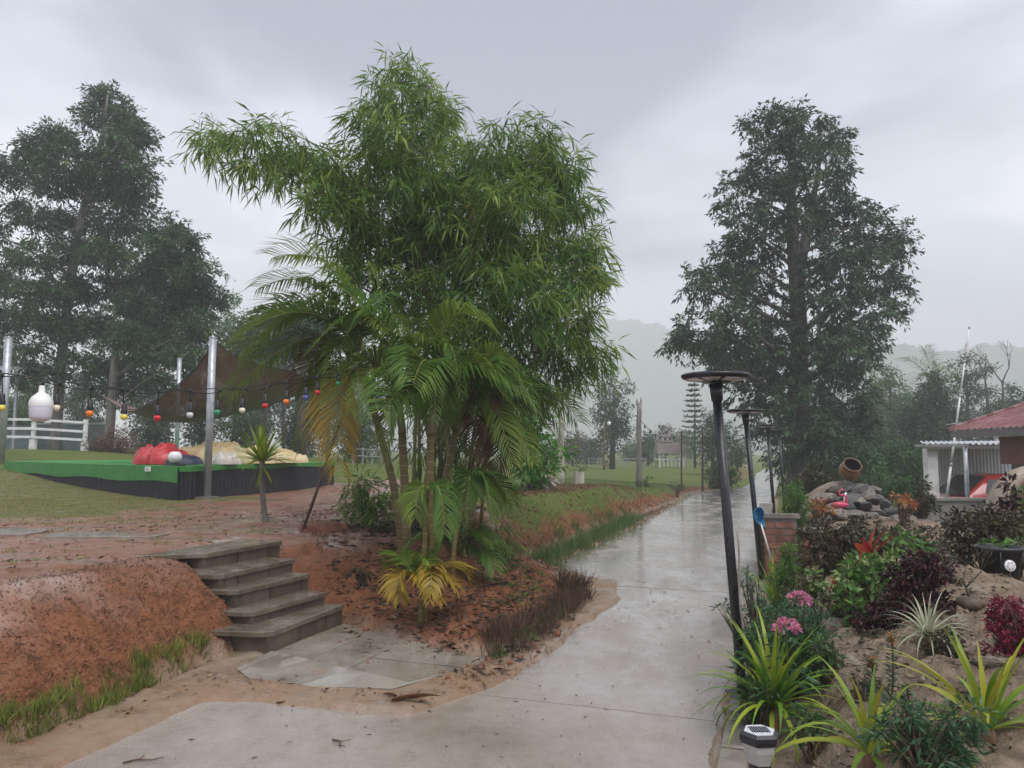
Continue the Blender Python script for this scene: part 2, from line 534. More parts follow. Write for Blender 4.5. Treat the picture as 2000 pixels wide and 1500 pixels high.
def ground_material():
    m, n, l, b = nt('wet_ground')
    tc = n.new('ShaderNodeTexCoord')
    V = tc.outputs['Object']
    def att(nm):
        a = n.new('ShaderNodeAttribute')
        a.attribute_name = nm
        return a.outputs['Fac']
    def mixc(f, a, c):
        x = n.new('ShaderNodeMixRGB')
        if hasattr(f, 'links'): l.new(f, x.inputs['Fac'])
        else: x.inputs['Fac'].default_value = f
        l.new(a, x.inputs['Color1'])
        l.new(c, x.inputs['Color2'])
        return x.outputs['Color']
    def rmp(src, stops):
        r = ramp(n, stops)
        l.new(src, r.inputs['Fac'])
        return r.outputs['Color']
    nA = noise(n, l, 1.1, 8, .62, vec=V)
    nB = noise(n, l, 7.0, 7, .65, vec=V)
    nC = noise(n, l, 42.0, 5, .6, vec=V)
    nD = noise(n, l, 1.7, 8, .66, vec=V, dist=.25, stretch=(1, 1.3, 1))
    red = rmp(nA.outputs['Fac'], [(.3, (.145, .054, .024)), (.5, (.235, .088, .038)), (.7, (.27, .122, .062))])
    red2 = rmp(nB.outputs['Fac'], [(.34, (.042, .020, .010)), (.5, (.195, .072, .032)), (.66, (.32, .145, .075))])
    soil = mixc(.55, red, red2)
    fine = rmp(nC.outputs['Fac'], [(.36, (.03, .017, .010)), (.64, (.35, .17, .095))])
    soil = mixc(.27, soil, fine)
    # washed, trodden flat soil: paler and greyer
    flat_c = rmp(nD.outputs['Fac'], [(.32, (.13, .055, .033)), (.46, (.225, .115, .075)), (.58, (.30, .185, .135)), (.72, (.29, .22, .18))])
    fm = n.new('ShaderNodeMath')
    fm.operation = 'MULTIPLY'
    fm.inputs[1].default_value = .85
    l.new(att('flatness'), fm.inputs[0])
    soil = mixc(fm.outputs[0], soil, flat_c)
    sandc = rmp(nB.outputs['Fac'], [(.28, (.10, .056, .030)), (.5, (.205, .13, .075)), (.7, (.27, .19, .125))])
    sandg = rmp(nA.outputs['Fac'], [(.42, (.24, .14, .078)), (.58, (.27, .22, .165))])
    c = mixc(att('sand'), soil, mixc(.5, sandc, sandg))
    clayc = rmp(nA.outputs['Fac'], [(.3, (.12, .088, .06)), (.5, (.25, .19, .135)), (.68, (.35, .28, .205))])
    clayd = rmp(nB.outputs['Fac'], [(.36, (.05, .038, .027)), (.52, (.24, .18, .125)), (.66, (.36, .285, .21))])
    c = mixc(att('clay'), c, mixc(.55, clayc, clayd))
    gr = rmp(nC.outputs['Fac'], [(.30, (.045, .055, .014)), (.5, (.105, .14, .03)), (.70, (.18, .20, .055))])
    gr2 = rmp(nA.outputs['Fac'], [(.35, (.07, .145, .025)), (.65, (.16, .15, .06))])
    gcol = mixc(.4, gr, gr2)
    gm = n.new('ShaderNodeMath')
    gm.operation = 'MULTIPLY_ADD'
    gm.inputs[1].default_value = 1.5
    l.new(att('grass'), gm.inputs[0])
    g2 = n.new('ShaderNodeMath')
    g2.operation = 'SUBTRACT'
    g2.use_clamp = True
    l.new(nB.outputs['Fac'], gm.inputs[2])
    l.new(gm.outputs[0], g2.inputs[0])
    g2.inputs[1].default_value = .72
    gs = n.new('ShaderNodeMath')
    gs.operation = 'MULTIPLY'
    gs.use_clamp = True
    l.new(g2.outputs[0], gs.inputs[0])
    gs.inputs[1].default_value = 1.7
    c = mixc(gs.outputs[0], c, gcol)
    l.new(c, b.inputs['Base Color'])
    # wetness: puddled films on the flat soil and the sand
    wet = n.new('ShaderNodeMapRange')
    wet.inputs['From Min'].default_value = .46
    wet.inputs['From Max'].default_value = .60
    wet.inputs['To Min'].default_value = .62
    wet.inputs['To Max'].default_value = .08
    l.new(nD.outputs['Fac'], wet.inputs['Value'])
    rm = n.new('ShaderNodeMixRGB')
    mx = n.new('ShaderNodeMath')
    mx.operation = 'MAXIMUM'
    l.new(att('flatness'), mx.inputs[0])
    l.new(att('sand'), mx.inputs[1])
    nog = n.new('ShaderNodeMath')
    nog.operation = 'SUBTRACT'
    nog.use_clamp = True
    l.new(mx.outputs[0], nog.inputs[0])
    l.new(gs.outputs[0], nog.inputs[1])
    l.new(nog.outputs[0], rm.inputs['Fac'])
    rm.inputs['Color1'].default_value = (.9, .9, .9, 1)
    l.new(wet.outputs['Result'], rm.inputs['Color2'])
    l.new(rm.outputs['Color'], b.inputs['Roughness'])
    sp_ = n.new('ShaderNodeMapRange')
    sp_.inputs['To Min'].default_value = .12
    sp_.inputs['To Max'].default_value = .5
    l.new(nog.outputs[0], sp_.inputs['Value'])
    l.new(sp_.outputs['Result'], b.inputs['Specular IOR Level'])
    film = n.new('ShaderNodeMapRange')
    film.inputs['From Min'].default_value = .48
    film.inputs['From Max'].default_value = .66
    l.new(nD.outputs['Fac'], film.inputs['Value'])
    fw = n.new('ShaderNodeMath')
    fw.operation = 'MULTIPLY'
    l.new(film.outputs['Result'], fw.inputs[0])
    l.new(nog.outputs[0], fw.inputs[1])
    l.new(fw.outputs[0], b.inputs['Coat Weight'])
    b.inputs['Coat Roughness'].default_value = .06
    bh = n.new('ShaderNodeMath')
    bh.operation = 'MULTIPLY_ADD'
    bh.inputs[1].default_value = .45
    l.new(nC.outputs['Fac'], bh.inputs[0])
    l.new(nB.outputs['Fac'], bh.inputs[2])
    bp = n.new('ShaderNodeBump')
    bp.inputs['Distance'].default_value = .06
    bs = n.new('ShaderNodeMapRange')
    bs.inputs['To Min'].default_value = .95
    bs.inputs['To Max'].default_value = .42
    l.new(nog.outputs[0], bs.inputs['Value'])
    l.new(bs.outputs['Result'], bp.inputs['Strength'])
    l.new(bh.outputs[0], bp.inputs['Height'])
    l.new(bp.outputs['Normal'], b.inputs['Normal'])
    return m
ground = link_mesh('ground', ground_me, ground_material())
tag(ground, kind='structure')

# ------------------------------------------------------------------ road of concrete slabs
def road_material():
    m, n, l, b = nt('wet_concrete_road')
    tc = n.new('ShaderNodeTexCoord')
    V = tc.outputs['Object']
    a = noise(n, l, .55, 7, .6, vec=V, dist=.4)
    c = noise(n, l, 9, 8, .7, vec=V)
    s = noise(n, l, 60, 4, .6, vec=V)
    w = noise(n, l, 1.9, 7, .68, vec=V, dist=.35, stretch=(1, .6, 1))
    def rmp(src, stops):
        r = ramp(n, stops)
        l.new(src, r.inputs['Fac'])
        return r.outputs['Color']
    def mixc(f, x, y):
        k = n.new('ShaderNodeMixRGB')
        k.inputs['Fac'].default_value = f
        l.new(x, k.inputs['Color1'])
        l.new(y, k.inputs['Color2'])
        return k.outputs['Color']
    c1 = rmp(a.outputs['Fac'], [(.36, (.135, .09, .055)), (.47, (.24, .185, .135)), (.60, (.33, .285, .235))])
    c2 = rmp(c.outputs['Fac'], [(.3, (.21, .18, .155)), (.5, (.31, .28, .245)), (.7, (.37, .34, .31))])
    c3 = rmp(s.outputs['Fac'], [(.3, (.17, .14, .12)), (.7, (.34, .30, .27))])
    l.new(mixc(.22, mixc(.5, c1, c2), c3), b.inputs['Base Color'])
    mr = n.new('ShaderNodeMapRange')
    mr.inputs['From Min'].default_value = .40
    mr.inputs['From Max'].default_value = .62
    mr.inputs['To Min'].default_value = .34
    mr.inputs['To Max'].default_value = .06
    l.new(w.outputs['Fac'], mr.inputs['Value'])
    l.new(mr.outputs['Result'], b.inputs['Roughness'])
    b.inputs['Specular IOR Level'].default_value = .6
    film = n.new('ShaderNodeMapRange')          # standing film of rain water
    film.inputs['From Min'].default_value = .34
    film.inputs['From Max'].default_value = .62
    l.new(w.outputs['Fac'], film.inputs['Value'])
    l.new(film.outputs['Result'], b.inputs['Coat Weight'])
    b.inputs['Coat Roughness'].default_value = .07
    cb_ = n.new('ShaderNodeBump')
    cb_.inputs['Strength'].default_value = .10
    cb_.inputs['Distance'].default_value = .01
    l.new(c.outputs['Fac'], cb_.inputs['Height'])
    l.new(cb_.outputs['Normal'], b.inputs['Coat Normal'])
    h = n.new('ShaderNodeMath')
    h.operation = 'MULTIPLY_ADD'
    h.inputs[1].default_value = .5
    l.new(s.outputs['Fac'], h.inputs[0])
    l.new(c.outputs['Fac'], h.inputs[2])
    bp = n.new('ShaderNodeBump')
    bp.inputs['Strength'].default_value = .45
    bp.inputs['Distance'].default_value = .012
    l.new(h.outputs[0], bp.inputs['Height'])
    l.new(bp.outputs['Normal'], b.inputs['Normal'])
    return m
M_ROAD = road_material()
M_JOINT = pmat('dark_wet_joint', [(.06, .055, .05)], 20, (.4, .6), .1)
rb = MB().prism([p for p in road_poly], -.12, -.022)
road = rb.build('road', M_JOINT)
tag(road, kind='structure')
def s_of(p): return (p - P0).dot(RD)
s_a = s_of(PZ(1400, 1408).to_2d())
cuts = [-12] + [s_a - 4.05 * k for k in (2, 1)] + [s_a + 4.05 * k for k in range(0, 14)] + [80]
for s0, s1 in zip(cuts, cuts[1:]):
    pl = clip_half(road_poly, redge(s0 + .011), RD)
    if len(pl) < 3: continue
    pl = clip_half(pl, redge(s1 - .011), -RD)
    if len(pl) < 3: continue
    pl = [p for i, p in enumerate(pl) if (p - pl[i - 1]).length > 1e-4]
    MB().prism(pl, -.03, random.uniform(-.002, .002), ch=.003).build('slab', M_ROAD, road)

# ------------------------------------------------------------------ landing of pavers at the foot of the steps
M_PAVE = pmat('wet_paver', [(.3, (.15, .125, .095)), (.5, (.215, .185, .145)), (.7, (.27, .245, .20))], 2.2, (.02, .34), .10, 3, spec=.6)
M_PAVE2 = pmat('pale_wet_paver', [(.3, (.22, .20, .16)), (.5, (.28, .26, .215)), (.7, (.33, .31, .27))], 2.6, (.03, .36), .10, 4, spec=.6)
M_MORTAR = pmat('muddy_mortar', [(.3, (.20, .135, .075)), (.7, (.28, .22, .15))], 12, (.25, .6), .3)
land_out = [PZ(u, v).to_2d() for u, v in ((455, 1318), (520, 1285), (672, 1226), (800, 1258), (952, 1300), (905, 1322), (765, 1362), (612, 1357), (480, 1340))]
landing = MB().prism(land_out, -.06, .034).build('landing', M_MORTAR)
tag(landing, kind='structure')
A0, A1, A2 = PZ(530, 1284).to_2d(), PZ(800, 1348).to_2d(), PZ(950, 1301).to_2d()
inner = [A0, PZ(670, 1229).to_2d(), PZ(800, 1262).to_2d(), A2, A1]
inner = clip_half(inner, A0 + (A1 - A0).orthogonal().normalized() * 0, ((inner[1] - A0) - (inner[1] - A0).project(A1 - A0)).normalized())
outer = [PZ(462, 1319).to_2d(), A0, A1, PZ(905, 1320).to_2d(), PZ(765, 1360).to_2d(), PZ(612, 1355).to_2d(), PZ(484, 1338).to_2d()]
def pavers(poly, org, du_, dv_, a, bb, mats, z):
    for i in range(-8, 9):
        for j in range(-8, 9):
            c = org + du_ * (i * a) + dv_ * (j * bb)
            q = clip_half(poly, c + du_ * .006, du_)
            for p_, n_ in ((c + du_ * (a - .006), -du_), (c + dv_ * .006, dv_), (c + dv_ * (bb - .006), -dv_)):
                if len(q) < 3: break
                q = clip_half(q, p_, n_)
            if len(q) < 3: continue
            ar = abs(sum(q[k].x * q[(k + 1) % len(q)].y - q[(k + 1) % len(q)].x * q[k].y for k in range(len(q)))) / 2
            if ar < .004: continue
            dz = random.uniform(-.003, .004)
            gx_, gy_ = random.uniform(-.012, .012), random.uniform(-.012, .012)
            cc = sum(q, Vector((0, 0))) / len(q)
            zs = [z + dz + (p.x - cc.x) * gx_ + (p.y - cc.y) * gy_ for p in q]
            if sum(q[k].x * q[(k + 1) % len(q)].y - q[(k + 1) % len(q)].x * q[k].y for k in range(len(q))) < 0:
                q, zs = q[::-1], zs[::-1]
            MB().prism(q, z - .05, zs, ch=.003).build('paver', random.choice(mats), landing)
pavers(inner, A0 + SDIR * .12, SDIR, Vector((SDIR.y, -SDIR.x)), .385, .385, [M_PAVE], .043)
od = (A1 - A0).normalized()
pavers(outer, A0 + od * .16, od, Vector((SDIR.y, -SDIR.x)), .42, .8, [M_PAVE2, M_PAVE], .044)

# ------------------------------------------------------------------ steps
M_BLOCK = pmat('wet_concrete_block', [(.3, (.055, .044, .032)), (.5, (.10, .083, .062)), (.7, (.15, .128, .098))], 5, (.3, .6), .35, 16, stretch=(1, 1, .35))
M_TREAD = pmat('wet_tread', [(.3, (.085, .068, .048)), (.5, (.135, .112, .082)), (.7, (.19, .162, .125))], 4, (.06, .4), .15, 9, spec=.5)
steps = thing('garden_steps', 'five grey concrete block steps climbing the red soil bank', 'steps', (SL[0].x, SL[0].y, 0))
for k in range(5):
    zt = STEP_Z[k]
    zb = STEP_Z[k - 1] - .04 if k else -.05
    L2, R2 = SL[k].to_2d(), SR[k].to_2d()
    d = (R2 - L2).normalized()
    bk = Vector((-d.y, d.x))
    ln = (R2 - L2).length
    dep = .46 if k < 4 else .42
    # tread slab: chamfered left end like the photograph's worn corners
    o = .018
    lc = [L2 - bk * o + d * .02, R2 - bk * o, R2 + bk * dep, L2 + bk * dep - d * (.10 if k < 4 else .34), L2 - d * .03 + bk * .05]
    MB().prism(lc, zt - .036, zt, ch=.004).build('tread', M_TREAD, steps)
    # riser blocks
    off, i = (-.0 if k % 2 == 0 else -.19), 0
    while off < ln - .03:
        a = max(off, 0)
        e = min(off + .395, ln)
        if e - a > .03:
            q = [L2 + d * (a + .004), L2 + d * (e - .004), L2 + d * (e - .004) + bk * .1, L2 + d * (a + .004) + bk * .1]
            q = [p + bk * random.uniform(0, .005) for p in q]
            MB().prism(q, zb, zt - .038).build('riser_block', M_BLOCK, steps)
        off += .4
    # left and right flanks and the core
    q = [L2 + bk * .102 + d * .003, L2 + bk * dep + d * .003, L2 + bk * dep + d * .1, L2 + bk * .102 + d * .1]
    MB().prism(q, zb - .1, zt - .038).build('flank_block', M_BLOCK, steps)
    q = [R2 + bk * .102 - d * .1, R2 + bk * dep - d * .1, R2 + bk * dep - d * .003, R2 + bk * .102 - d * .003]
    MB().prism(q, zb - .1, zt - .038).build('flank_block', M_BLOCK, steps)
    q = [L2 + bk * .11 + d * .103, R2 + bk * .11 - d * .103, R2 + bk * dep - d * .103, L2 + bk * dep + d * .103]
    MB().prism(q, zb - .12, zt - .04).build('core', M_MORTAR, steps)

# ------------------------------------------------------------------ kerb of the garden bed, right of the road
M_KERB = pmat('grey_kerb', [(.3, (.13, .115, .095)), (.5, (.2, .18, .15)), (.7, (.26, .235, .2))], 6, (.25, .5), .3, 18)
kerb = MB().prism([redge(-8) + RN * .02, redge(20) + RN * .02, redge(20) + RN * .12, redge(-8) + RN * .12], -.1, .03).build('kerb', M_MORTAR)
tag(kerb, kind='structure')
s = -2.4
while s < 12:
    e = s + random.uniform(.37, .41)
    w = .13 + random.uniform(-.01, .01)
    MB().prism([redge(s + .005) + RN * .0, redge(e - .005) + RN * .0, redge(e - .005) + RN * w, redge(s + .005) + RN * w],
               -.06, .085 + random.uniform(-.008, .008), ch=.008).build('kerb_block', M_KERB, kerb)
    s = e
# ================================================================== FOLIAGE TOOLS
def unit(a):
    return a / (np.linalg.norm(a, axis=-1, keepdims=True) + 1e-9)
def leaf_arrays(base, dirs, L, W, droop=.15, rng=RNG, mid=.42):
    """one folded four-sided leaf per row"""
    n = len(base)
    dirs = unit(dirs)
    rnd = unit(rng.normal(size=(n, 3)) + np.array([0, 0, .9]))
    side = unit(np.cross(dirs, rnd))
    nrm = np.cross(side, dirs)
    L = L.reshape(-1, 1)
    W = W.reshape(-1, 1)
    dz = np.array([0, 0, -1.0])
    p0 = base
    m = base + dirs * L * mid + nrm * L * .04
    p1 = m + side * W * .5 + dz * L * droop * .2
    p2 = base + dirs * L + dz * L * droop
    p3 = m - side * W * .5 + dz * L * droop * .2
    return np.stack([p0, p1, p2, p3], 1).reshape(-1, 3)
def leaf_faces(n):
    return np.arange(n * 4).reshape(n, 4)
def sph(n, rng=RNG):
    return unit(rng.normal(size=(n, 3)))
def crown_arrays(blobs, per_area, k, rc, L, W, hang=.25, shell=(.45, 1.02), droop=.15, rng=RNG, flat_=.7, spread=1.0, clus_out=None, outw=.7, lump=0.0, plume=0.0, vary=0.0):
    """blobs: (centre, (rx, ry, rz)[, density]); leaves sit in small clumps through each blob"""
    P, D, VR = [], [], []
    for bl in blobs:
        c, r = np.array(bl[0]), np.array(bl[1])
        dens = bl[2] if len(bl) > 2 else 1.0
        area = 4 * math.pi * ((r[0] * r[1]) ** 1.6 / 3 + (r[0] * r[2]) ** 1.6 / 3 + (r[1] * r[2]) ** 1.6 / 3) ** (1 / 1.6)
        if vary: dens = dens * (1 + vary * rng.uniform(-1, 1))
        nc = max(4, int(area * per_area * dens))
        d = sph(nc, rng)
        rr = rng.uniform(shell[0] ** 2, shell[1] ** 2, size=(nc, 1)) ** .5
        if lump:
            rr = rr * (1 + lump * (np.sin(d[:, :1] * 5.1 + c[0]) * np.sin(d[:, 1:2] * 4.3 + c[1]) + np.sin(d[:, 2:3] * 6.7 + c[2]) * .6))
        cp = c + d * r * rr
        if clus_out is not None: clus_out.append((c, cp))
        cv = rng.uniform(0, 1, size=nc)
        j = np.repeat(np.arange(nc), k)
        n = len(j)
        off = sph(n, rng) * rng.uniform(0, 1, (n, 1)) ** .5 * 1.5 * rc * np.array([1, 1, flat_])
        if plume:       # leaves strung along short drooping branchlets
            ax = unit(d * .8 + rng.normal(size=(nc, 3)) * .45 + np.array([0, 0, .1]))
            t = rng.uniform(-.5, 1, (n, 1))
            ln = plume * rng.uniform(.6, 1.25, (nc, 1))
            stem = ax[j] * t * ln[j] - np.array([0, 0, 1]) * (np.clip(t, 0, 1) ** 2) * ln[j] * .4
            P.append(cp[j] + stem + off * .38)
            D.append(unit(ax[j] * .55 + unit(off) * .75 + rng.normal(size=(n, 3)) * .3 * spread + np.array([0, 0, -hang])))
            VR.append(np.clip(cv[j] * .7 + rng.uniform(0, .3, n), 0, 1))
            continue
        P.append(cp[j] + off)
        D.append(unit(d[j] * outw + unit(off) * .55 + rng.normal(size=(n, 3)) * .45 * spread + np.array([0, 0, -hang])))
        VR.append(np.clip(cv[j] * .55 + rng.uniform(0, .45, n), 0, 1))
    P, D, VR = np.concatenate(P), np.concatenate(D), np.concatenate(VR)
    n = len(P)
    Ls = L * rng.uniform(.65, 1.2, n)
    V = leaf_arrays(P, D, Ls, W * rng.uniform(.75, 1.2, n) * (Ls / L), droop, rng)
    return V, np.repeat(VR, 4)
def foliage(name, V, var, mat, parent):
    o0 = np.array(ORIGIN.get(parent.name, Vector((0, 0, 0))))
    me = np_mesh(name, V - o0, leaf_faces(len(V) // 4), var=var)
    return link_mesh(name, me, mat, parent)
def pblob(u, v, ru, y, rv=None, ry=None, dens=1.0):
    c = PY(u, v, y)
    rx = px(ru, y)
    rz = px(rv if rv else ru, y)
    return (tuple(c), (rx, ry if ry else (rx + rz) / 2, rz), dens)

M_BARK = pmat('wet_dark_bark', [(.3, (.045, .038, .032)), (.5, (.085, .07, .058)), (.7, (.13, .11, .095))], 9, (.45, .7), .8, 14, stretch=(1, 1, .25), bdist=.03)
M_BARK2 = pmat('grey_bark', [(.3, (.10, .09, .08)), (.5, (.17, .155, .135)), (.7, (.24, .22, .20))], 9, (.45, .7), .7, 14, stretch=(1, 1, .25), bdist=.02)
L_DARK = leafmat('dark_evergreen_leaf', [(0, (.016, .042, .026)), (.45, (.038, .085, .042)), (1, (.085, .15, .06))], .22, .42)
L_TREE = leafmat('left_tree_leaf', [(0, (.015, .042, .024)), (.5, (.036, .09, .038)), (.9, (.075, .15, .045)), (1, (.15, .18, .04))], .24, .42)
L_MID = leafmat('mid_green_leaf', [(0, (.022, .055, .020)), (.5, (.05, .12, .035)), (1, (.10, .19, .05))], .28, .42)
L_BRIGHT = leafmat('bright_green_leaf', [(0, (.03, .10, .015)), (.5, (.065, .20, .022)), (1, (.15, .32, .04))], .3, .4)
L_FAR = leafmat('far_green_leaf', [(0, (.025, .05, .028)), (.5, (.05, .09, .045)), (1, (.085, .14, .06))], .25, .5)
L_FARLIGHT = leafmat('far_light_green_leaf', [(0, (.04, .09, .035)), (.5, (.085, .17, .05)), (1, (.14, .23, .075))], .28, .5)
L_FARBROWN = leafmat('far_brownish_leaf', [(0, (.05, .05, .03)), (.5, (.10, .085, .05)), (1, (.14, .12, .07))], .2, .5)

def limbs(parent, trunk_pts, blobs, mat, r0, rng_=random, twigs=5, name='limb', low=.25):
    """one limb for each blob of the crown, leaving the trunk below it"""
    mb = MB()
    tp = [Vector(p) for p in trunk_pts]
    for bl in blobs:
        c = Vector(bl[0])
        best, bi = None, 0
        for i, p in enumerate(tp):
            want = c.z - .35 * (Vector((c.x, c.y, 0)) - Vector((p.x, p.y, 0))).length - .3
            e = abs(p.z - want)
            if best is None or e < best: best, bi = e, i
        a = tp[bi]
        rr = r0 * (1 - .75 * bi / max(1, len(tp) - 1)) * .3
        mid = a.lerp(c, .5) + Vector((rng_.uniform(-.2, .2), rng_.uniform(-.2, .2), rng_.uniform(0, .35))) * (c - a).length * .3
        pts = bez(a, mid, c, 7)
        mb.tube(pts, [rr * (1 - .8 * i / 6) + .006 for i in range(7)], 6)
        for t in range(twigs):
            q = Vector(bl[1])
            e = c + Vector((rng_.uniform(-1, 1) * q.x, rng_.uniform(-1, 1) * q.y, rng_.uniform(-.6, 1) * q.z)) * .8
            st = pts[rng_.choice((3, 4, 5))]
            mb.tube(bez(st, st.lerp(e, .5) + Vector((0, 0, .1 * (e - st).length)), e, 4), [rr * .3, rr * .22, rr * .14, .005], 4)
    o = mb.build(name, mat, parent)
    o['kind'] = 'stuff'
    return o
def dense_line(pts, n=24):
    out = []
    for i in range(n):
        f = i / (n - 1) * (len(pts) - 1)
        k = min(int(f), len(pts) - 2)
        out.append(Vector(pts[k]).lerp(Vector(pts[k + 1]), f - k))
    return out

# ================================================================== THE TALL TREE RIGHT OF THE ROAD
YT = 26.0
t_base = Vector((PY(1556, 940, YT).x, YT, gz(PY(1556, 940, YT).x, YT)))
tree = thing('tall_tree', 'tall dark broadleaf tree beside the wet road, behind the lamp posts', 'tree', t_base)
tp = [t_base - Vector((0, 0, .2)), PY(1558, 800, YT), PY(1562, 660, YT), PY(1556, 560, YT), PY(1548, 470, YT), PY(1545, 370, YT), PY(1548, 280, YT), PY(1552, 235, YT)]
tpd = dense_line(tp, 28)
MB().tube(tpd, [.34 * (1 - i / 27) ** .8 + .03 + (.16 if i == 0 else 0) for i in range(28)], 12).build('trunk', M_BARK, tree)
fork = dense_line([PY(1556, 560, YT), PY(1572, 470, YT + .3), PY(1590, 380, YT + .4), PY(1605, 290, YT + .3)], 12)
MB().tube(fork, [.2 * (1 - i / 12) + .03 for i in range(12)], 9).build('fork', M_BARK, tree)
tb = [(1500, 250, 55), (1555, 245, 60), (1620, 275, 50), (1510, 320, 75), (1590, 330, 75), (1640, 350, 45), (1450, 380, 55), (1530, 400, 70), (1620, 420, 70), (1445, 440, 50),
      (1440, 500, 55), (1500, 470, 55), (1680, 430, 55), (1700, 480, 60), (1755, 450, 30), (1748, 480, 38), (1640, 520, 80), (1720, 540, 55), (1765, 555, 30), (1410, 545, 60), (1365, 555, 42), (1480, 560, 55),
      (1580, 600, 70), (1680, 610, 75), (1745, 605, 38), (1380, 650, 62), (1325, 665, 34), (1335, 655, 30), (1440, 620, 60), (1500, 660, 65), (1570, 700, 80), (1650, 690, 70), (1440, 700, 60), (1690, 660, 45),
      (1400, 700, 45), (1480, 760, 60), (1560, 790, 85), (1640, 780, 75), (1500, 830, 55), (1600, 860, 80), (1560, 870, 60), (1660, 840, 55), (1530, 900, 40), (1620, 905, 40)]
rng1 = np.random.default_rng(3)
tblobs = []
for u, v, r in tb:
    yy = YT + rng1.uniform(-1.3, 1.3) * (.4 + r / 80)
    tblobs.append(pblob(u, v, r * .98, yy, r * .8))
limbs(tree, tpd, tblobs, M_BARK, .40, random, 4)
V, va = crown_arrays(tblobs, 4.6, 34, .22, .19, .07, hang=.4, shell=(.3, .98), rng=rng1, lump=.13, flat_=.62, plume=.42, vary=.35)
foliage('crown', V, va, L_DARK, tree)

# ================================================================== TWO TREES BEHIND THE STAGE
YL = 30.0
def left_tree(label, base_px, trunk_px, blobs, y, r0, seed, dens=17):
    x0 = PY(base_px[0], base_px[1], y).x
    b = Vector((x0, y, gz(x0, y)))
    t = thing('broadleaf_tree', label, 'tree', b, 'big trees behind the stage')
    pts = dense_line([b - Vector((0, 0, .2))] + [PY(u, v, y) for u, v in trunk_px], 26)
    MB().tube(pts, [r0 * (1 - i / 26) ** .8 + .02 + (.08 if i == 0 else 0) for i in range(26)], 10).build('trunk', M_BARK2, t)
    rg = np.random.default_rng(seed)
    bl = [pblob(u, v, r, y + rg.uniform(-1.5, 1.5), r * f, dens=dn) for u, v, r, f, dn in blobs]
    limbs(t, pts, bl, M_BARK2, r0, random, 4)
    V, va = crown_arrays(bl, dens * .52, 36, .27, .21, .066, hang=.3, shell=(.35, .98), rng=rg, flat_=.5, lump=.16, plume=.5, vary=.3)
    foliage('crown', V, va, L_TREE, t)
left_tree('tall open-crowned tree at the left edge, behind the fence and stage', (108, 850), [(120, 700), (135, 560), (155, 440), (185, 330), (205, 240), (210, 185)],
    [(205, 190, 28, .8, 1), (185, 225, 34, .8, .8), (235, 230, 38, .8, 1), (260, 270, 38, .8, 1), (215, 290, 48, .7, 1), (115, 270, 38, .7, 1), (65, 290, 36, .7, 1), (130, 310, 52, .7, 1), (265, 330, 45, .7, 1),
     (60, 335, 48, .6, 1), (190, 350, 55, .6, 1), (110, 370, 50, .5, 1), (250, 385, 48, .6, 1), (30, 400, 35, .5, .7), (75, 430, 48, .45, .8), (150, 430, 55, .5, .7), (230, 440, 50, .5, 1), (-30, 330, 50, .6, 1), (-40, 450, 60, .5, 1),
     (50, 500, 55, .42, .7), (120, 520, 45, .45, .6), (210, 500, 55, .5, .9), (-20, 540, 60, .45, .8), (70, 570, 60, .42, .8), (190, 570, 55, .5, .9), (20, 620, 60, .4, .8), (130, 630, 50, .45, .7), (250, 560, 45, .6, .9), (-10, 680, 55, .4, .7), (60, 680, 45, .4, .5), (240, 640, 50, .5, .9), (170, 700, 45, .45, .7), (140, 480, 45, .5, .9), (135, 560, 40, .5, .9), (120, 640, 42, .45, .9), (90, 720, 50, .4, .8), (190, 640, 50, .5, .9), (20, 740, 50, .35, .7), (200, 760, 45, .4, .7)],
    YL, .19, 5)
left_tree('lower bushy tree behind the brown shade net and steel stage pole', (212, 850), [(225, 700), (262, 600), (300, 520), (325, 455)],
    [(320, 450, 40, .8, 1), (345, 490, 48, .8, 1), (290, 500, 48, .7, 1), (380, 530, 42, .7, 1), (310, 550, 60, .7, 1), (370, 580, 52, .7, 1), (405, 580, 34, .7, 1), (270, 600, 50, .6, 1), (340, 630, 62, .7, 1), (395, 640, 40, .7, 1), (250, 660, 45, .6, 1),
     (310, 690, 60, .6, 1), (370, 700, 50, .6, 1), (220, 720, 45, .6, .8), (280, 740, 45, .6, .8), (350, 760, 45, .5, .6)],
    YL - 1.5, .16, 6)

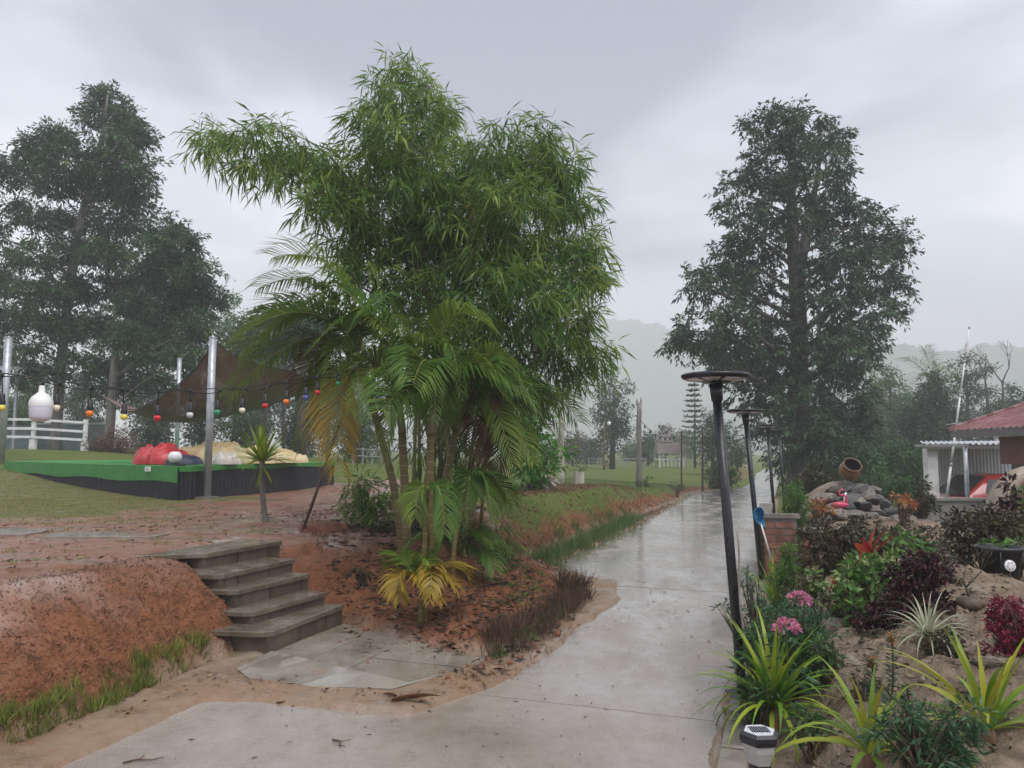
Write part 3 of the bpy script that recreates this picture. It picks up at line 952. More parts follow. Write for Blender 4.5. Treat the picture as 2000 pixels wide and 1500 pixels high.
# ================================================================== BAMBOO CLUMP
YB = 9.6
bb = PY(875, 1010, YB)
bb.z = gz(bb.x, bb.y)
L_BAM = leafmat('bamboo_leaf', [(0, (.034, .088, .018)), (.4, (.082, .175, .026)), (.75, (.175, .28, .04)), (.96, (.31, .39, .08)), (1, (.40, .22, .05))], .44, .4)
M_CULM = pmat('bamboo_culm', [(.3, (.05, .07, .018)), (.5, (.11, .12, .03)), (.7, (.18, .16, .05))], 6, (.25, .45), .1, stretch=(1, 1, .3))
bamboo = thing('bamboo_clump', 'huge feathery bamboo clump arching above the golden cane palms', 'bamboo', bb)
bam = [(795, 130, 38, .45), (770, 160, 42, .6), (830, 165, 45, .6), (740, 205, 50, .7), (795, 215, 62, .8), (860, 225, 48, .8), (720, 255, 42, .8), (770, 275, 72, .9), (850, 280, 62, .9), (735, 335, 62, .9), (800, 350, 75, 1),
       (400, 285, 30, 1), (440, 268, 40, 1), (490, 268, 48, 1), (545, 285, 58, 1.1), (600, 300, 55, 1), (640, 335, 55, 1), (500, 315, 38, .9), (580, 345, 55, 1), (670, 390, 55, 1), (620, 395, 40, .9),
       (1010, 265, 40, .6), (1060, 270, 45, .7), (960, 290, 60, .9), (1100, 330, 55, 1), (1040, 330, 75, 1.1), (960, 350, 85, 1.1), (890, 340, 65, 1), (880, 410, 85, 1.1), (1000, 430, 100, 1.1), (1110, 420, 62, 1), (1145, 480, 38, .9), (1090, 500, 80, 1.1),
       (950, 510, 100, 1.1), (840, 480, 85, 1.1), (760, 440, 80, 1), (690, 470, 65, .9), (720, 540, 70, .8), (800, 560, 85, 1), (900, 590, 95, 1.1), (1020, 590, 95, 1.1), (1120, 560, 60, 1), (1150, 620, 40, .8), (1100, 650, 65, 1), (1150, 690, 38, .8), (1170, 540, 22, .7),
       (1000, 680, 80, 1), (900, 690, 85, 1), (1085, 720, 50, .8), (1130, 730, 26, .6), (960, 750, 65, .9), (870, 780, 70, .9), (780, 680, 70, .8), (910, 860, 55, .7), (820, 870, 55, .6), (930, 920, 40, .6)]
rg = np.random.default_rng(21)
bblobs = []
for u, v, r, dn in bam:
    dy = rg.uniform(-.55, .55) * (.6 + r / 100)
    if v > 640: dy = abs(dy) * .8
    bblobs.append(pblob(u, v, r * .92, YB + dy, r * .82, px(r, YB) * 1.05, dn))
V, va = crown_arrays(bblobs, 20, 22, .12, .22, .023, hang=.65, shell=(.3, 1.02), rng=rg, spread=1.3, outw=.7, droop=.22, lump=.16, plume=.30, vary=.35)
foliage('crown', V, va, L_BAM, bamboo)
mb = MB()
culm_to = [(795, 130), (740, 205), (850, 230), (800, 320), (480, 265), (600, 300), (700, 400), (1060, 280), (1000, 300), (1110, 340), (960, 350), (1150, 490), (1090, 510), (880, 410), (1020, 590), (1150, 640), (760, 440), (900, 300)]
for i, (u, v) in enumerate(culm_to):
    e = PY(u, v, YB + rg.uniform(-.4, .4))
    st = bb + Vector((rg.uniform(-.45, .5), rg.uniform(-.3, .3), -.05))
    md = Vector((st.x + (e.x - st.x) * .28, st.y + (e.y - st.y) * .3, st.z + (e.z - st.z) * (.95 if abs(u - 860) < 160 else 1.12)))
    pts = bez(st, md, e, 18)
    MB().tube(pts, [.024 * (1 - .85 * k / 17) for k in range(18)], 6).build('culm', M_CULM, bamboo)
# twigs reaching to the clumps of leaves
for bl in bblobs:
    c = Vector(bl[0])
    for t in range(7):
        q = Vector(bl[1])
        e = c + Vector((random.uniform(-1, 1) * q.x, random.uniform(-1, 1) * q.y, random.uniform(-.8, 1.1) * q.z))
        st = c + Vector((random.uniform(-.1, .1), random.uniform(-.1, .1), -.25 * q.z))
        mb.tube(bez(st, st.lerp(e, .5) + Vector((0, 0, .06)), e, 4), [.005, .004, .003, .002], 4)
tag(mb.build('twigs', M_CULM, bamboo), kind='stuff')

# ================================================================== GOLDEN CANE PALMS
P_GREEN = leafmat('palm_leaflet_green', [(0, (.034, .09, .013)), (.5, (.08, .165, .02)), (1, (.17, .25, .035))], .38, .42)
P_OLIVE = leafmat('palm_leaflet_yellow_green', [(0, (.055, .11, .013)), (.5, (.125, .195, .02)), (1, (.23, .27, .035))], .34, .4)
P_YEL = leafmat('palm_leaflet_yellow', [(0, (.17, .13, .015)), (.5, (.34, .23, .025)), (1, (.46, .33, .04))], .3, .4)
P_DEAD = leafmat('palm_leaflet_dead', [(0, (.055, .03, .015)), (.5, (.13, .075, .035)), (1, (.22, .14, .07))], .15, .6)
M_RACHIS = pmat('palm_rachis', [(.3, (.10, .14, .03)), (.7, (.28, .24, .05))], 8, (.3, .5), .1)
M_RACHIS_DEAD = pmat('dead_rachis', [(.3, (.08, .05, .03)), (.7, (.17, .11, .06))], 8, (.5, .7), .2)
def frond(parent, p0, p1, p2, kind='g', llen=.42, n=46, seed=0, roll=0.0, start=.16, hang=.55):
    """rachis along a Bezier curve, leaflets on both sides"""
    rg = np.random.default_rng(seed)
    P = np.array([tuple(p) for p in bez(p0, p1, p2, n)])
    T = unit(np.gradient(P, axis=0))
    up = np.array([0, 0, 1.0])
    S = np.cross(T, up)
    S = unit(S + np.array([1e-3, 2e-3, 0]))
    N = np.cross(S, T)
    if roll:
        cr, sr = math.cos(roll), math.sin(roll)
        S, N = S * cr + N * sr, N * cr - S * sr
    Vs, Fs, VA = [], [], []
    mat = {'g': P_GREEN, 'o': P_OLIVE, 'y': P_YEL, 'd': P_DEAD}[kind]
    tot = float(np.linalg.norm(np.diff(P, axis=0), axis=1).sum())
    b = 0
    for i in range(int(n * start), n):
        f = (i / (n - 1) - start) / (1 - start)
        ll = llen * 1.12 * (.45 + .75 * math.sin(math.pi * min(1, f * .86 + .12)) ** .8) * rg.uniform(.85, 1.1)
        for sd in (-1, 1):
            if rg.uniform() < .04: continue
            fw = .55 + .75 * f
            d0 = S[i] * sd + T[i] * fw + N[i] * (.28 + rg.uniform(-.08, .12))
            d0 = d0 / np.linalg.norm(d0)
            d1 = d0 * (1 - hang * .55) + np.array([0, 0, -1]) * hang * rg.uniform(.7, 1.2)
            d1 /= np.linalg.norm(d1)
            a = P[i] + T[i] * rg.uniform(-.01, .01)
            m = a + d0 * ll * .5
            e = m + d1 * ll * .55
            w = .0075 + .0065 * math.sin(math.pi * min(f + .15, 1))
            ws = np.cross(d0, N[i])
            ws = ws / (np.linalg.norm(ws) + 1e-9) * w
            Vs += [a - ws * .4, a + ws * .4, m + ws, m - ws, e, e]
            Fs += [(b, b + 1, b + 2, b + 3), (b + 3, b + 2, b + 4, b + 5)]
            c = rg.uniform(0, .5) + .5 * f * rg.uniform(.3, 1)
            VA += [c] * 6
            b += 6
    o0 = np.array(ORIGIN.get(parent.name, Vector((0, 0, 0))))
    me = np_mesh('frond', np.array(Vs) - o0, np.array(Fs), var=np.array(VA))
    fo = link_mesh('frond', me, mat, parent)
    MB().tube([tuple(p) for p in P[::5]] + [tuple(P[-1])], [.011 * (1 - .85 * k / (len(P[::5]))) for k in range(len(P[::5]) + 1)], 5).build('rachis', M_RACHIS_DEAD if kind == 'd' else M_RACHIS, fo)
    return fo
M_CANE = None
def cane_material():
    m, n, l, b = nt('ringed_palm_cane')
    tc = n.new('ShaderNodeTexCoord')
    w = n.new('ShaderNodeTexWave')
    w.bands_direction = 'Z'
    w.inputs['Scale'].default_value = 3.2
    w.inputs['Distortion'].default_value = 1.2
    w.inputs['Detail'].default_value = 2
    l.new(tc.outputs['Object'], w.inputs['Vector'])
    r = ramp(n, [(0, (.30, .25, .13)), (.10, (.10, .085, .02)), (.55, (.17, .125, .022)), (1, (.12, .11, .03))])
    l.new(w.outputs['Fac'], r.inputs['Fac'])
    t = noise(n, l, 5, 6)
    r2 = ramp(n, [(.3, (.07, .055, .02)), (.7, (.26, .18, .05))])
    l.new(t.outputs['Fac'], r2.inputs['Fac'])
    mx = n.new('ShaderNodeMixRGB')
    mx.inputs['Fac'].default_value = .35
    l.new(r.outputs['Color'], mx.inputs['Color1'])
    l.new(r2.outputs['Color'], mx.inputs['Color2'])
    l.new(mx.outputs['Color'], b.inputs['Base Color'])
    b.inputs['Roughness'].default_value = .4
    return m
M_CANE = cane_material()
M_SHAFT = pmat('pale_crownshaft', [(.3, (.13, .12, .05)), (.5, (.24, .21, .11)), (.7, (.33, .30, .19))], 5, (.35, .55), .1, stretch=(1, 1, .2))
def palm(label, pts_px, y, r, fronds, seed, shaft=True, lean=0.0, rand=0, rlen=1.25, kinds='gggo'):
    rg = random.Random(seed)
    ws = [PY(u, v, y + lean * k) for k, (u, v) in enumerate(pts_px)]
    base = Vector((ws[0].x, ws[0].y, min(gz(ws[0].x, ws[0].y), ws[0].z + .05)))
    t = thing('cane_palm', label, 'palm', base, 'golden cane palms below the bamboo')
    line = dense_line([base - Vector((0, 0, .05))] + ws, 30)
    k0 = 22 if shaft else 30
    rr = [r * (1.25 - .35 * i / 29) * (1 + (.10 if i % 2 else 0)) for i in range(30)]
    MB().tube(line[:k0 + 1], rr[:k0 + 1], 9).build('cane', M_CANE, t)
    if shaft: MB().tube(line[k0:], [r * 1.15 * (1 - .06 * (i - k0)) for i in range(k0, 30)], 9).build('crownshaft', M_SHAFT, t)
    top = line[-1]
    n = 0
    for f in fronds:
        (u1, v1), (u2, v2), kd = f[0], f[1], f[2]
        dy = f[3] if len(f) > 3 else rg.uniform(-.35, .25)
        ln = (PY(u2, v2, top.y) - top).length
        frond(t, top + Vector((0, 0, -.02)), PY(u1, v1, top.y + dy * .4), PY(u2, v2, top.y + dy), kd, llen=min(.44, .12 + .22 * ln), n=int(30 + 26 * min(ln, 1.7)), seed=seed * 50 + n, roll=rg.uniform(-.35, .35), hang=rg.uniform(.4, .7))
        n += 1
    for _ in range(rand):
        an = rg.uniform(0, 6.28)
        el = rg.uniform(.5, 1.3)
        ln = rlen * rg.uniform(.75, 1.15)
        h = Vector((math.cos(an), math.sin(an), 0))
        c = top + h * ln * .45 * math.cos(el) * 1.2 + Vector((0, 0, ln * .62 * math.sin(el)))
        e = top + h * ln * .85 + Vector((0, 0, ln * (.45 * math.sin(el) - .3)))
        frond(t, top, c, e, rg.choice(kinds), llen=.38, n=int(64 * ln / 1.25), seed=seed * 50 + 20 + n, roll=rg.uniform(-.4, .4), hang=rg.uniform(.4, .7))
        n += 1
    return t
palm('leaning cane palm whose fronds overhang the string lights', [(783, 1041), (768, 943), (740, 836), (708, 730), (700, 690)], 7.9, .034,
     [((610, 520), (468, 690), 'o', .2), ((640, 500), (510, 560), 'g', .3), ((690, 470), (540, 500), 'o', .3), ((700, 560), (600, 690), 'g', -.6), ((740, 500), (790, 640), 'g', .4), ((640, 600), (590, 870), 'o', .1), ((650, 690), (660, 910), 'y', -.3), ((600, 600), (450, 770), 'g', .4), ((640, 620), (580, 760), 'd', .2), ((690, 560), (640, 780), 'o', -.4)], 31, rand=3)
palm('cane palm with an unopened spear leaf pointing up to the left', [(795, 1041), (790, 940), (786, 850), (782, 790)], 7.5, .038,
     [((730, 610), (650, 790), 'o', -.4), ((760, 560), (690, 640), 'g', -.3), ((800, 600), (880, 700), 'o', -.4), ((770, 700), (752, 900), 'o', -.2), ((740, 640), (690, 800), 'o', -.5), ((830, 640), (900, 830), 'g', -.2), ((720, 520), (600, 560), 'g', .3)], 32, rand=3)
palm('cane palm with a pale crownshaft in the middle of the clump', [(846, 1037), (840, 930), (842, 850), (846, 800)], 7.2, .036,
     [((870, 560), (900, 760), 'g', -.4), ((850, 640), (850, 820), 'g', -.6), ((840, 540), (960, 640), 'o', -.2), ((920, 630), (980, 770), 'o', -.3), ((820, 600), (740, 770), 'g', -.4), ((910, 660), (1000, 790), 'g', .1), ((800, 640), (760, 860), 'o', -.3)], 33, rand=3)
palm('cane palm leaning right with a dead brown hanging frond', [(860, 1045), (868, 940), (890, 840), (925, 780)], 7.9, .028,
     [((980, 640), (1045, 800), 'g', -.3), ((1000, 660), (1090, 830), 'g', .3), ((960, 700), (920, 900), 'd', -.3), ((940, 640), (1010, 720), 'o', -.2), ((960, 740), (1000, 900), 'o', -.4), ((900, 640), (850, 800), 'g', -.3), ((1010, 700), (1115, 800), 'g', .5)], 34, rand=3)
palm('cane palm at the right of the clump with drooping dead fronds', [(905, 1060), (930, 960), (955, 880), (968, 830)], 8.2, .030,
     [((1000, 730), (1085, 850), 'g', .2), ((970, 720), (960, 960), 'd', -.2), ((990, 780), (970, 1000), 'd', -.1), ((1030, 740), (1120, 780), 'g', .6), ((940, 740), (860, 860), 'o', -.3), ((1000, 800), (1040, 900), 'o', -.3)], 35, rand=2)
palm('thin front cane palm with green fronds low on its stem', [(830, 1177), (828, 1100), (832, 1010), (836, 950)], 6.35, .018,
     [((862, 915), (868, 1040), 'g', -.1), ((815, 930), (812, 1010), 'o', -.1)], 36, shaft=False)
palm('thin cane palm right of the front stem with broad green fronds', [(885, 1085), (893, 1030), (905, 980), (915, 945)], 7.0, .017,
     [((925, 880), (905, 1020), 'g', -.1), ((945, 890), (962, 1010), 'g', -.1), ((960, 900), (1000, 985), 'g', .2)], 37, shaft=False)
palm('young yellowing cane palm at the foot of the clump', [(822, 1178), (822, 1150)], 6.3, .02,
     [((770, 1080), (780, 1170), 'y', -.15), ((850, 1080), (890, 1150), 'y', -.15), ((800, 1090), (860, 1175), 'y', -.25), ((880, 1080), (912, 1125), 'y', .1), ((780, 1060), (770, 1100), 'o', .2), ((820, 1050), (845, 1120), 'o', -.1), ((850, 1060), (840, 1170), 'y', -.3)], 38, shaft=False)
palm('young green cane palm shoot behind the yellowing one', [(880, 1120), (884, 1080)], 7.4, .016,
     [((840, 1010), (780, 1090), 'o', -.2), ((900, 1000), (960, 1060), 'g', -.2), ((930, 1010), (990, 1075), 'g', .1), ((860, 1020), (830, 1100), 'g', -.3), ((940, 1040), (965, 1110), 'g', -.2)], 39, shaft=False)
# ================================================================== LAMP POSTS
M_BLACK = pmat('black_painted_steel', [(.3, (.010, .011, .014)), (.7, (.020, .022, .026))], 12, (.25, .42), .08)
M_PANEL = pmat('dark_solar_panel', [(.3, (.012, .014, .024)), (.7, (.02, .022, .035))], 30, (.08, .15), 0)
M_LENS = pmat('milky_lamp_lens', [(.3, (.42, .38, .38)), (.7, (.55, .50, .50))], 20, (.2, .35), .05)
M_GALV = pmat('galvanised_steel', [(.3, (.30, .32, .34)), (.5, (.40, .42, .44)), (.7, (.48, .50, .52))], 10, (.3, .5), .1, metal=.5)
def lamp_post(label, base, top, disc_px_at, r_disc):
    t = thing('lamp_post', label, 'lamp post', base, 'black disc lamp posts along the road')
    ax = (top - base)
    H = ax.length
    d = ax.normalized()
    MB().tube([base - d * .1, base + d * (H - .10)], [.028, .028], 12).build('pole', M_BLACK, t)
    MB().box(base + d * .006, (.16, .16, .012)).build('base_plate', M_BLACK, t)
    MB().tube([base + d * (H - .14), base + d * (H - .035)], [.034, .040], 12).build('collar', M_BLACK, t)
    c = base + d * H
    MB().lathe([(0, -.03), (.07, -.034), (r_disc * .5, -.018), (r_disc, -.006), (r_disc + .012, .006), (r_disc + .012, .018), (r_disc, .024), (0, .03)], 40, None, c).build('disc', M_BLACK, t)
    MB().lathe([(0, .0305), (r_disc * .93, .0265)], 40, None, c).build('solar_panel', M_PANEL, t)
    for k in range(8):      # milky lens segments on the underside
        a0, a1 = k * math.pi / 4 + .08, (k + 1) * math.pi / 4 - .08
        vs = []
        for r_, z_ in ((r_disc * .52, -.0185), (r_disc * .93, -.0095)):
            for a in (a0, (a0 + a1) / 2, a1):
                vs.append(c + Vector((r_ * math.cos(a), r_ * math.sin(a), z_ - .004)))
        vs += [v + Vector((0, 0, .005)) for v in vs]
        MB().add(vs, [(0, 1, 4, 3), (1, 2, 5, 4), (6, 9, 10, 7), (7, 10, 11, 8), (0, 3, 9, 6), (2, 8, 11, 5), (3, 4, 10, 9), (4, 5, 11, 10), (0, 6, 7, 1), (1, 7, 8, 2)]).build('lens', M_LENS, t)
    return t
LP = [((1430, 1384), (1397, 738), 'nearest and tallest-looking black disc lamp post by the road'),
      ((1477, 1146), (1455, 804), 'second black disc lamp post from the camera, by the blue net'),
      ((1508, 1047), (1499, 832), 'third black disc lamp post, in front of the tall tree trunk'),
      ((1527, 1000), (1522, 838), 'farthest small black disc lamp post along the road')]
lamp_c = []
for k, (b, tpx, lab) in enumerate(LP):
    base = PZ(*b, 0.0)
    base = base + Vector((RN.x, RN.y, 0)) * .06
    base.z = .08 if k < 2 else .05
    top = PY(*tpx, base.y)
    lamp_post(lab, base, top, None, .190)
    lamp_c.append((base, top))
# thin pale cable tied to the first lamp
M_CABLE = flat('pale_cable', (.30, .25, .20), .5)
b0, t0 = lamp_c[0]
ax = (t0 - b0).normalized()
cb = [b0 + ax * z + Vector((.036 + .012 * math.sin(z * 9), -.02, 0)) for z in np.linspace(.0, .95, 14)]
cb = [b0 + Vector((-.10, -.35, -.03)), b0 + Vector((-.03, -.18, .03))] + cb
tag(MB().tube(cb, .006, 5).build('cable', M_CABLE, None, b0), 'thin pale cable running up the nearest black lamp post', 'cable')

# ================================================================== STAGE
ST_Z = 1.24
C_ = PZ(349, 911, ST_Z).to_2d()
L_ = PZ(-60, 898.5, ST_Z).to_2d()
R_ = PZ(652, 902, ST_Z).to_2d()
L_ = C_ + (L_ - C_).normalized() * 9.5
R_ = C_ + (R_ - C_).normalized() * 5.4
B_ = L_ + (R_ - C_)
M_CARPET = pmat('green_artificial_turf', [(.3, (.025, .15, .028)), (.5, (.04, .23, .042)), (.7, (.07, .30, .06))], 22, (.55, .75), .7, 120, bdist=.01)
M_SKIRT = pmat('black_pleated_cloth', [(.3, (.008, .009, .014)), (.7, (.022, .024, .032))], 6, (.45, .65), .3, 30, stretch=(3, 3, .3))
stage = thing('stage', 'low stage with green turf top and pleated black skirt', 'stage', (C_.x, C_.y, gz(C_.x, C_.y)))
MB().prism([C_, R_, B_, L_], ST_Z - .03, ST_Z, ch=.008).build('turf_top', M_CARPET, stage)
def drape(a, b, ztop, zbot, amp, wl, name, mat, off, n=220):
    d = (b - a).normalized()
    o = Vector((d.y, -d.x))
    ln = (b - a).length
    mb = MB()
    vs, fs = [], []
    for i in range(n + 1):
        s = ln * i / n
        ph = s / wl * 2 * math.pi
        for j, z in enumerate((ztop, (ztop * .5 + (zbot(s) if callable(zbot) else zbot) * .5), (zbot(s) if callable(zbot) else zbot))):
            k = amp * (.35 + .33 * j) * math.sin(ph + .6 * math.sin(s * 1.7)) + off
            p = a + d * s + o * k
            vs.append(Vector((p.x, p.y, z)))
    for i in range(n):
        for j in range(2):
            fs.append((i * 3 + j, (i + 1) * 3 + j, (i + 1) * 3 + j + 1, i * 3 + j + 1))
    mb.add(vs, fs, True)
    return mb.build(name, mat, stage)
out = -1 if ((L_ - C_).x * (R_ - C_).y - (L_ - C_).y * (R_ - C_).x) > 0 else 1
def gb(a, b):
    d = (b - a).normalized()
    return (lambda zs, ln: (lambda s: float(np.interp(s, np.linspace(0, ln, len(zs)), zs)) - .03))(ground_z(np.linspace(a.x, b.x, 40), np.linspace(a.y, b.y, 40)), (b - a).length)
drape(L_, C_, ST_Z - .004, lambda s: ST_Z - .27 - .02 * math.sin(s * 2), .012, .9, 'turf_drape', M_CARPET, .014)
drape(C_, R_, ST_Z - .004, lambda s: ST_Z - .085 - .012 * math.sin(s * 3), .008, .7, 'turf_edge', M_CARPET, .016)
drape(C_, R_, ST_Z - .035, gb(C_, R_), .022, .11, 'skirt', M_SKIRT, -.02, 300)
drape(L_, C_, ST_Z - .035, gb(L_, C_), .02, .13, 'skirt', M_SKIRT, -.03, 400)
drape(R_, B_, ST_Z - .035, gb(R_, B_), .02, .13, 'skirt', M_SKIRT, -.02, 200)
# socket and globe lamp on the stage edge
M_WHITE = pmat('white_plastic', [(.3, (.70, .70, .68)), (.7, (.80, .80, .79))], 12, (.25, .4), .03)
M_GLOBE = pmat('milky_globe', [(.3, (.76, .74, .76)), (.7, (.84, .82, .84))], 6, (.12, .25), 0)
dl = (L_ - C_).normalized()
on = Vector((-dl.y, dl.x))
if on.y > 0: on = -on
sp = PY(289, 916, C_.y + .72)
sk = thing('socket_box', 'small white socket box on the green stage edge', 'socket', sp)
Mr = Matrix.Rotation(math.atan2(dl.y, dl.x), 3, 'Z')
MB().box(sp, (.155, .045, .085), Mr).build('box', M_WHITE, sk)
MB().box(sp + Vector((on.x, on.y, 0)) * .024 + Vector((dl.x, dl.y, 0)) * -.03, (.045, .008, .05), Mr).build('outlet', M_LENS, sk)
MB().tube(catenary(sp + Vector((on.x, on.y, 0)) * .03, sp + Vector((.25, .25, .09)), .02, 8), .006, 5).build('plug_lead', M_BLACK, sk)
gp_ = PY(342, 889, C_.y + .45)
gl = thing('globe_lamp', 'white globe lamp on a black flat foot on the stage', 'lamp', (gp_.x, gp_.y, ST_Z))
rgl = px(12.8, gp_.y)
gc = Vector((gp_.x, gp_.y, ST_Z + .035 + rgl))
MB().lathe([(.001, -rgl)] + [(rgl * math.sin(a), -rgl * math.cos(a)) for a in np.linspace(.15, 2.55, 14)] + [(rgl * .5, rgl * .84), (.001, rgl * .86)], 24, None, gc).build('globe', M_GLOBE, gl)
MB().box((gp_.x, gp_.y, ST_Z + .016), (.5, .16, .03), Mr).build('foot', M_BLACK, gl)
MB().tube([(gp_.x, gp_.y, ST_Z + .03), (gp_.x, gp_.y, ST_Z + .07)], [.05, .04], 10).build('neck', M_BLACK, gl)

# crumpled tents heaped on the stage
M_RED = pmat('red_tent_cloth', [(.3, (.30, .012, .014)), (.6, (.48, .025, .025)), (.8, (.55, .05, .045))], 3, (.3, .5), .4, 10)
M_CREAM = pmat('cream_tent_cloth', [(.3, (.42, .31, .13)), (.5, (.56, .44, .22)), (.7, (.66, .56, .34))], 2.5, (.3, .5), .4, 9)
M_SILVER = pmat('clear_plastic_sheet', [(.3, (.42, .38, .32)), (.7, (.6, .56, .5))], 8, (.12, .3), .8, 14)
M_DARKBLUE = pmat('dark_blue_cloth', [(.3, (.01, .014, .03)), (.7, (.02, .03, .07))], 5, (.4, .6), .4)
def heap(name, label, cat, c, rx, ry, h, mat, seed, ang=0.0, n=64, crease=.5, flatb=0.0):
    rs = np.linspace(0, 1, n // 2)
    an = np.linspace(0, 2 * math.pi, n, endpoint=False)
    Rr, A = np.meshgrid(rs, an, indexing='ij')
    out_r = 1 + .22 * np.sin(A * 2 + seed) + .12 * np.sin(A * 5 + seed * 2) + .06 * np.sin(A * 9 + seed)
    X, Y = Rr * out_r * np.cos(A), Rr * out_r * np.sin(A)
    wx_, wy_ = X * rx * 1.6 + .5 * fbm(X * 2, Y * 2, seed + 3, 2), Y * ry * 1.6 + .5 * fbm(X * 2 + 5, Y * 2, seed + 4, 2)
    f1 = 1 - np.abs(fbm(wx_ * 1.5 + seed, wy_ * 1.1, seed, 2)) * 5
    f2 = 1 - np.abs(fbm(wx_ * 3.4 + seed, wy_ * 1.9, seed + 5, 2)) * 5
    f3 = 1 - np.abs(fbm(wx_ * 6 + wy_ * 3, wy_ * 5 - wx_ * 2, seed + 9, 2)) * 5
    Z = h * (1 - Rr ** 3.2) ** .55 * (.66 + crease * (.26 * f1 + .20 * f2 + .11 * f3)) + .012
    Z = np.maximum(Z, .004)
    x, y = X * rx, Y * ry
    ca, sa = math.cos(ang), math.sin(ang)
    V = np.stack([c.x + x * ca - y * sa, c.y + x * sa + y * ca, c.z + Z], -1).reshape(-1, 3)
    nr, na = X.shape
    id_ = np.arange(nr * na).reshape(nr, na)
    Fs = np.stack([id_[:-1], np.roll(id_, -1, 1)[:-1], np.roll(id_, -1, 1)[1:], id_[1:]], -1).reshape(-1, 4)
    me = np_mesh(name, V - np.array(c), Fs[:, ::-1], smooth=True)
    o = link_mesh(name, me, mat)
    o.location = c
    return tag(o, label, cat)
def on_stage(u, y): 
    p = PY(u, 900, y)
    return Vector((p.x, p.y, ST_Z))
heap('collapsed_tent', 'crumpled red tent cloth heaped on the green stage', 'tent', on_stage(316, 14.6), .56, .6, .42, M_RED, 4, .3, 150, .62)
heap('collapsed_tent', 'long heap of crumpled cream tent cloth on the stage', 'tent', on_stage(440, 15.2), .92, .6, .46, M_CREAM, 9, .25, 220, .62)
heap('collapsed_tent', 'smaller fold of cream tent cloth behind the yucca plant', 'tent', on_stage(535, 15.8), .52, .5, .36, M_CREAM, 13, .1, 140, .62)
heap('plastic_sheet', 'crumpled translucent plastic in front of the cream tent heap', 'plastic sheet', on_stage(437, 14.15), .33, .26, .28, M_SILVER, 17, .2, 110, .6)
heap('dark_bundle', 'dark blue cloth bundle behind the white globe lamp', 'bundle', on_stage(358, 13.9), .36, .26, .2, M_DARKBLUE, 23, .2, 48, .6)

# steel poles
def pole(name, label, b, t, r, mat, foot=None, group=None):
    o = thing(name, label, 'pole', b, group)
    MB().tube([b - Vector((0, 0, .05)), t], r, 10).build('shaft', mat, o)
    MB().lathe([(r * 1.08, -.012), (r * 1.08, .01), (.001, .014)], 10, None, t).build('cap', mat, o)
    if foot: MB().box(b + Vector((0, 0, .005)), foot).build('footing', M_KERB, o)
    return o
pb = PG(404, 974)
pole('steel_pole', 'galvanised steel pole before the stage holding the brown net', pb, PY(416, 659, pb.y), px(7.2, pb.y), M_GALV, (.3, .3, .06), 'net poles')
p2 = PY(346, 860, 20.5)
pole('steel_pole', 'thin galvanised pole at the back of the stage', Vector((p2.x, 20.5, gz(p2.x, 20.5))), PY(351, 700, 20.5), px(4, 20.5), M_GALV, None, 'net poles')
p3 = PY(4, 850, 20.0)
pole('steel_pole', 'grey steel pole at the left picture edge by the fence', Vector((p3.x, 20, gz(p3.x, 20))), PY(17, 659, 20.0), px(7, 20), M_GALV, None, 'net poles')

# ------------------------------------------------------------------ shade net
def net_material():
    m, n, l, b = nt('brown_shade_net')
    t = noise(n, l, 3, 5)
    r = ramp(n, [(.3, (.12, .068, .052)), (.7, (.18, .108, .084))])
    l.new(t.outputs['Fac'], r.inputs['Fac'])
    l.new(r.outputs['Color'], b.inputs['Base Color'])
    b.inputs['Roughness'].default_value = .7
    w = noise(n, l, 90, 2, stretch=(1, 1, .2))
    bp = n.new('ShaderNodeBump')
    bp.inputs['Strength'].default_value = .5
    bp.inputs['Distance'].default_value = .01
    l.new(w.outputs['Fac'], bp.inputs['Height'])
    l.new(bp.outputs['Normal'], b.inputs['Normal'])
    tr = n.new('ShaderNodeBsdfTransparent')
    mx = n.new('ShaderNodeMixShader')
    mx.inputs['Fac'].default_value = .07
    l.new(b.outputs['BSDF'], mx.inputs[1])
    l.new(tr.outputs['BSDF'], mx.inputs[2])
    l.new(mx.outputs['Shader'], n['Material Output'].inputs['Surface'])
    return m
def poly_eval(pts, t):
    f = t * (len(pts) - 1)
    k = min(int(f), len(pts) - 2)
    f -= k
    p0, p1, p2_, p3_ = pts[max(k - 1, 0)], pts[k], pts[k + 1], pts[min(k + 2, len(pts) - 1)]
    return (p1 * 2 + (p2_ - p0) * f + (p0 * 2 - p1 * 5 + p2_ * 4 - p3_) * f * f + (p1 * 3 - p0 - p2_ * 3 + p3_) * f ** 3) * .5
yT = pb.y
le = [PY(u, v, y) for u, v, y in ((416, 662, yT), (405, 690, yT + .3), (373, 731, yT + 1), (320, 773, yT + 1.8), (267, 801, yT + 2.4), (235, 797, yT + 3.0), (190, 768, yT + 3.8))]
re_ = [PY(u, v, y) for u, v, y in ((417, 662, yT), (440, 684, yT + .6), (467, 699, yT + 1.1), (507, 712, yT + 1.9), (556, 722, yT + 3.0), (590, 733, yT + 3.8), (640, 742, yT + 5))]
NS, NT = 26, 22
vs, fs = [], []
for i in range(NS + 1):
    t = i / NS
    a, b = poly_eval(le, t), poly_eval(re_, t)
    for j in range(NT + 1):
        w = j / NT
        p = a.lerp(b, w)
        p.z -= (.80 * t ** .8) * 4 * w * (1 - w) * (1.0 - .35 * w)
        p.y += 1.0 * t * 4 * w * (1 - w) * .5
        vs.append(p)
for i in range(NS):
    for j in range(NT):
        a = i * (NT + 1) + j
        fs.append((a, a + 1, a + NT + 2, a + NT + 1))
net = thing('shade_net', 'sagging brown shade net tied to the steel pole above the stage', 'shade net', le[0])
MB().add(vs, fs, True).build('cloth', net_material(), net)
MB().tube(dense_line(le, 24), .012, 5).build('hem', M_SKIRT, net)
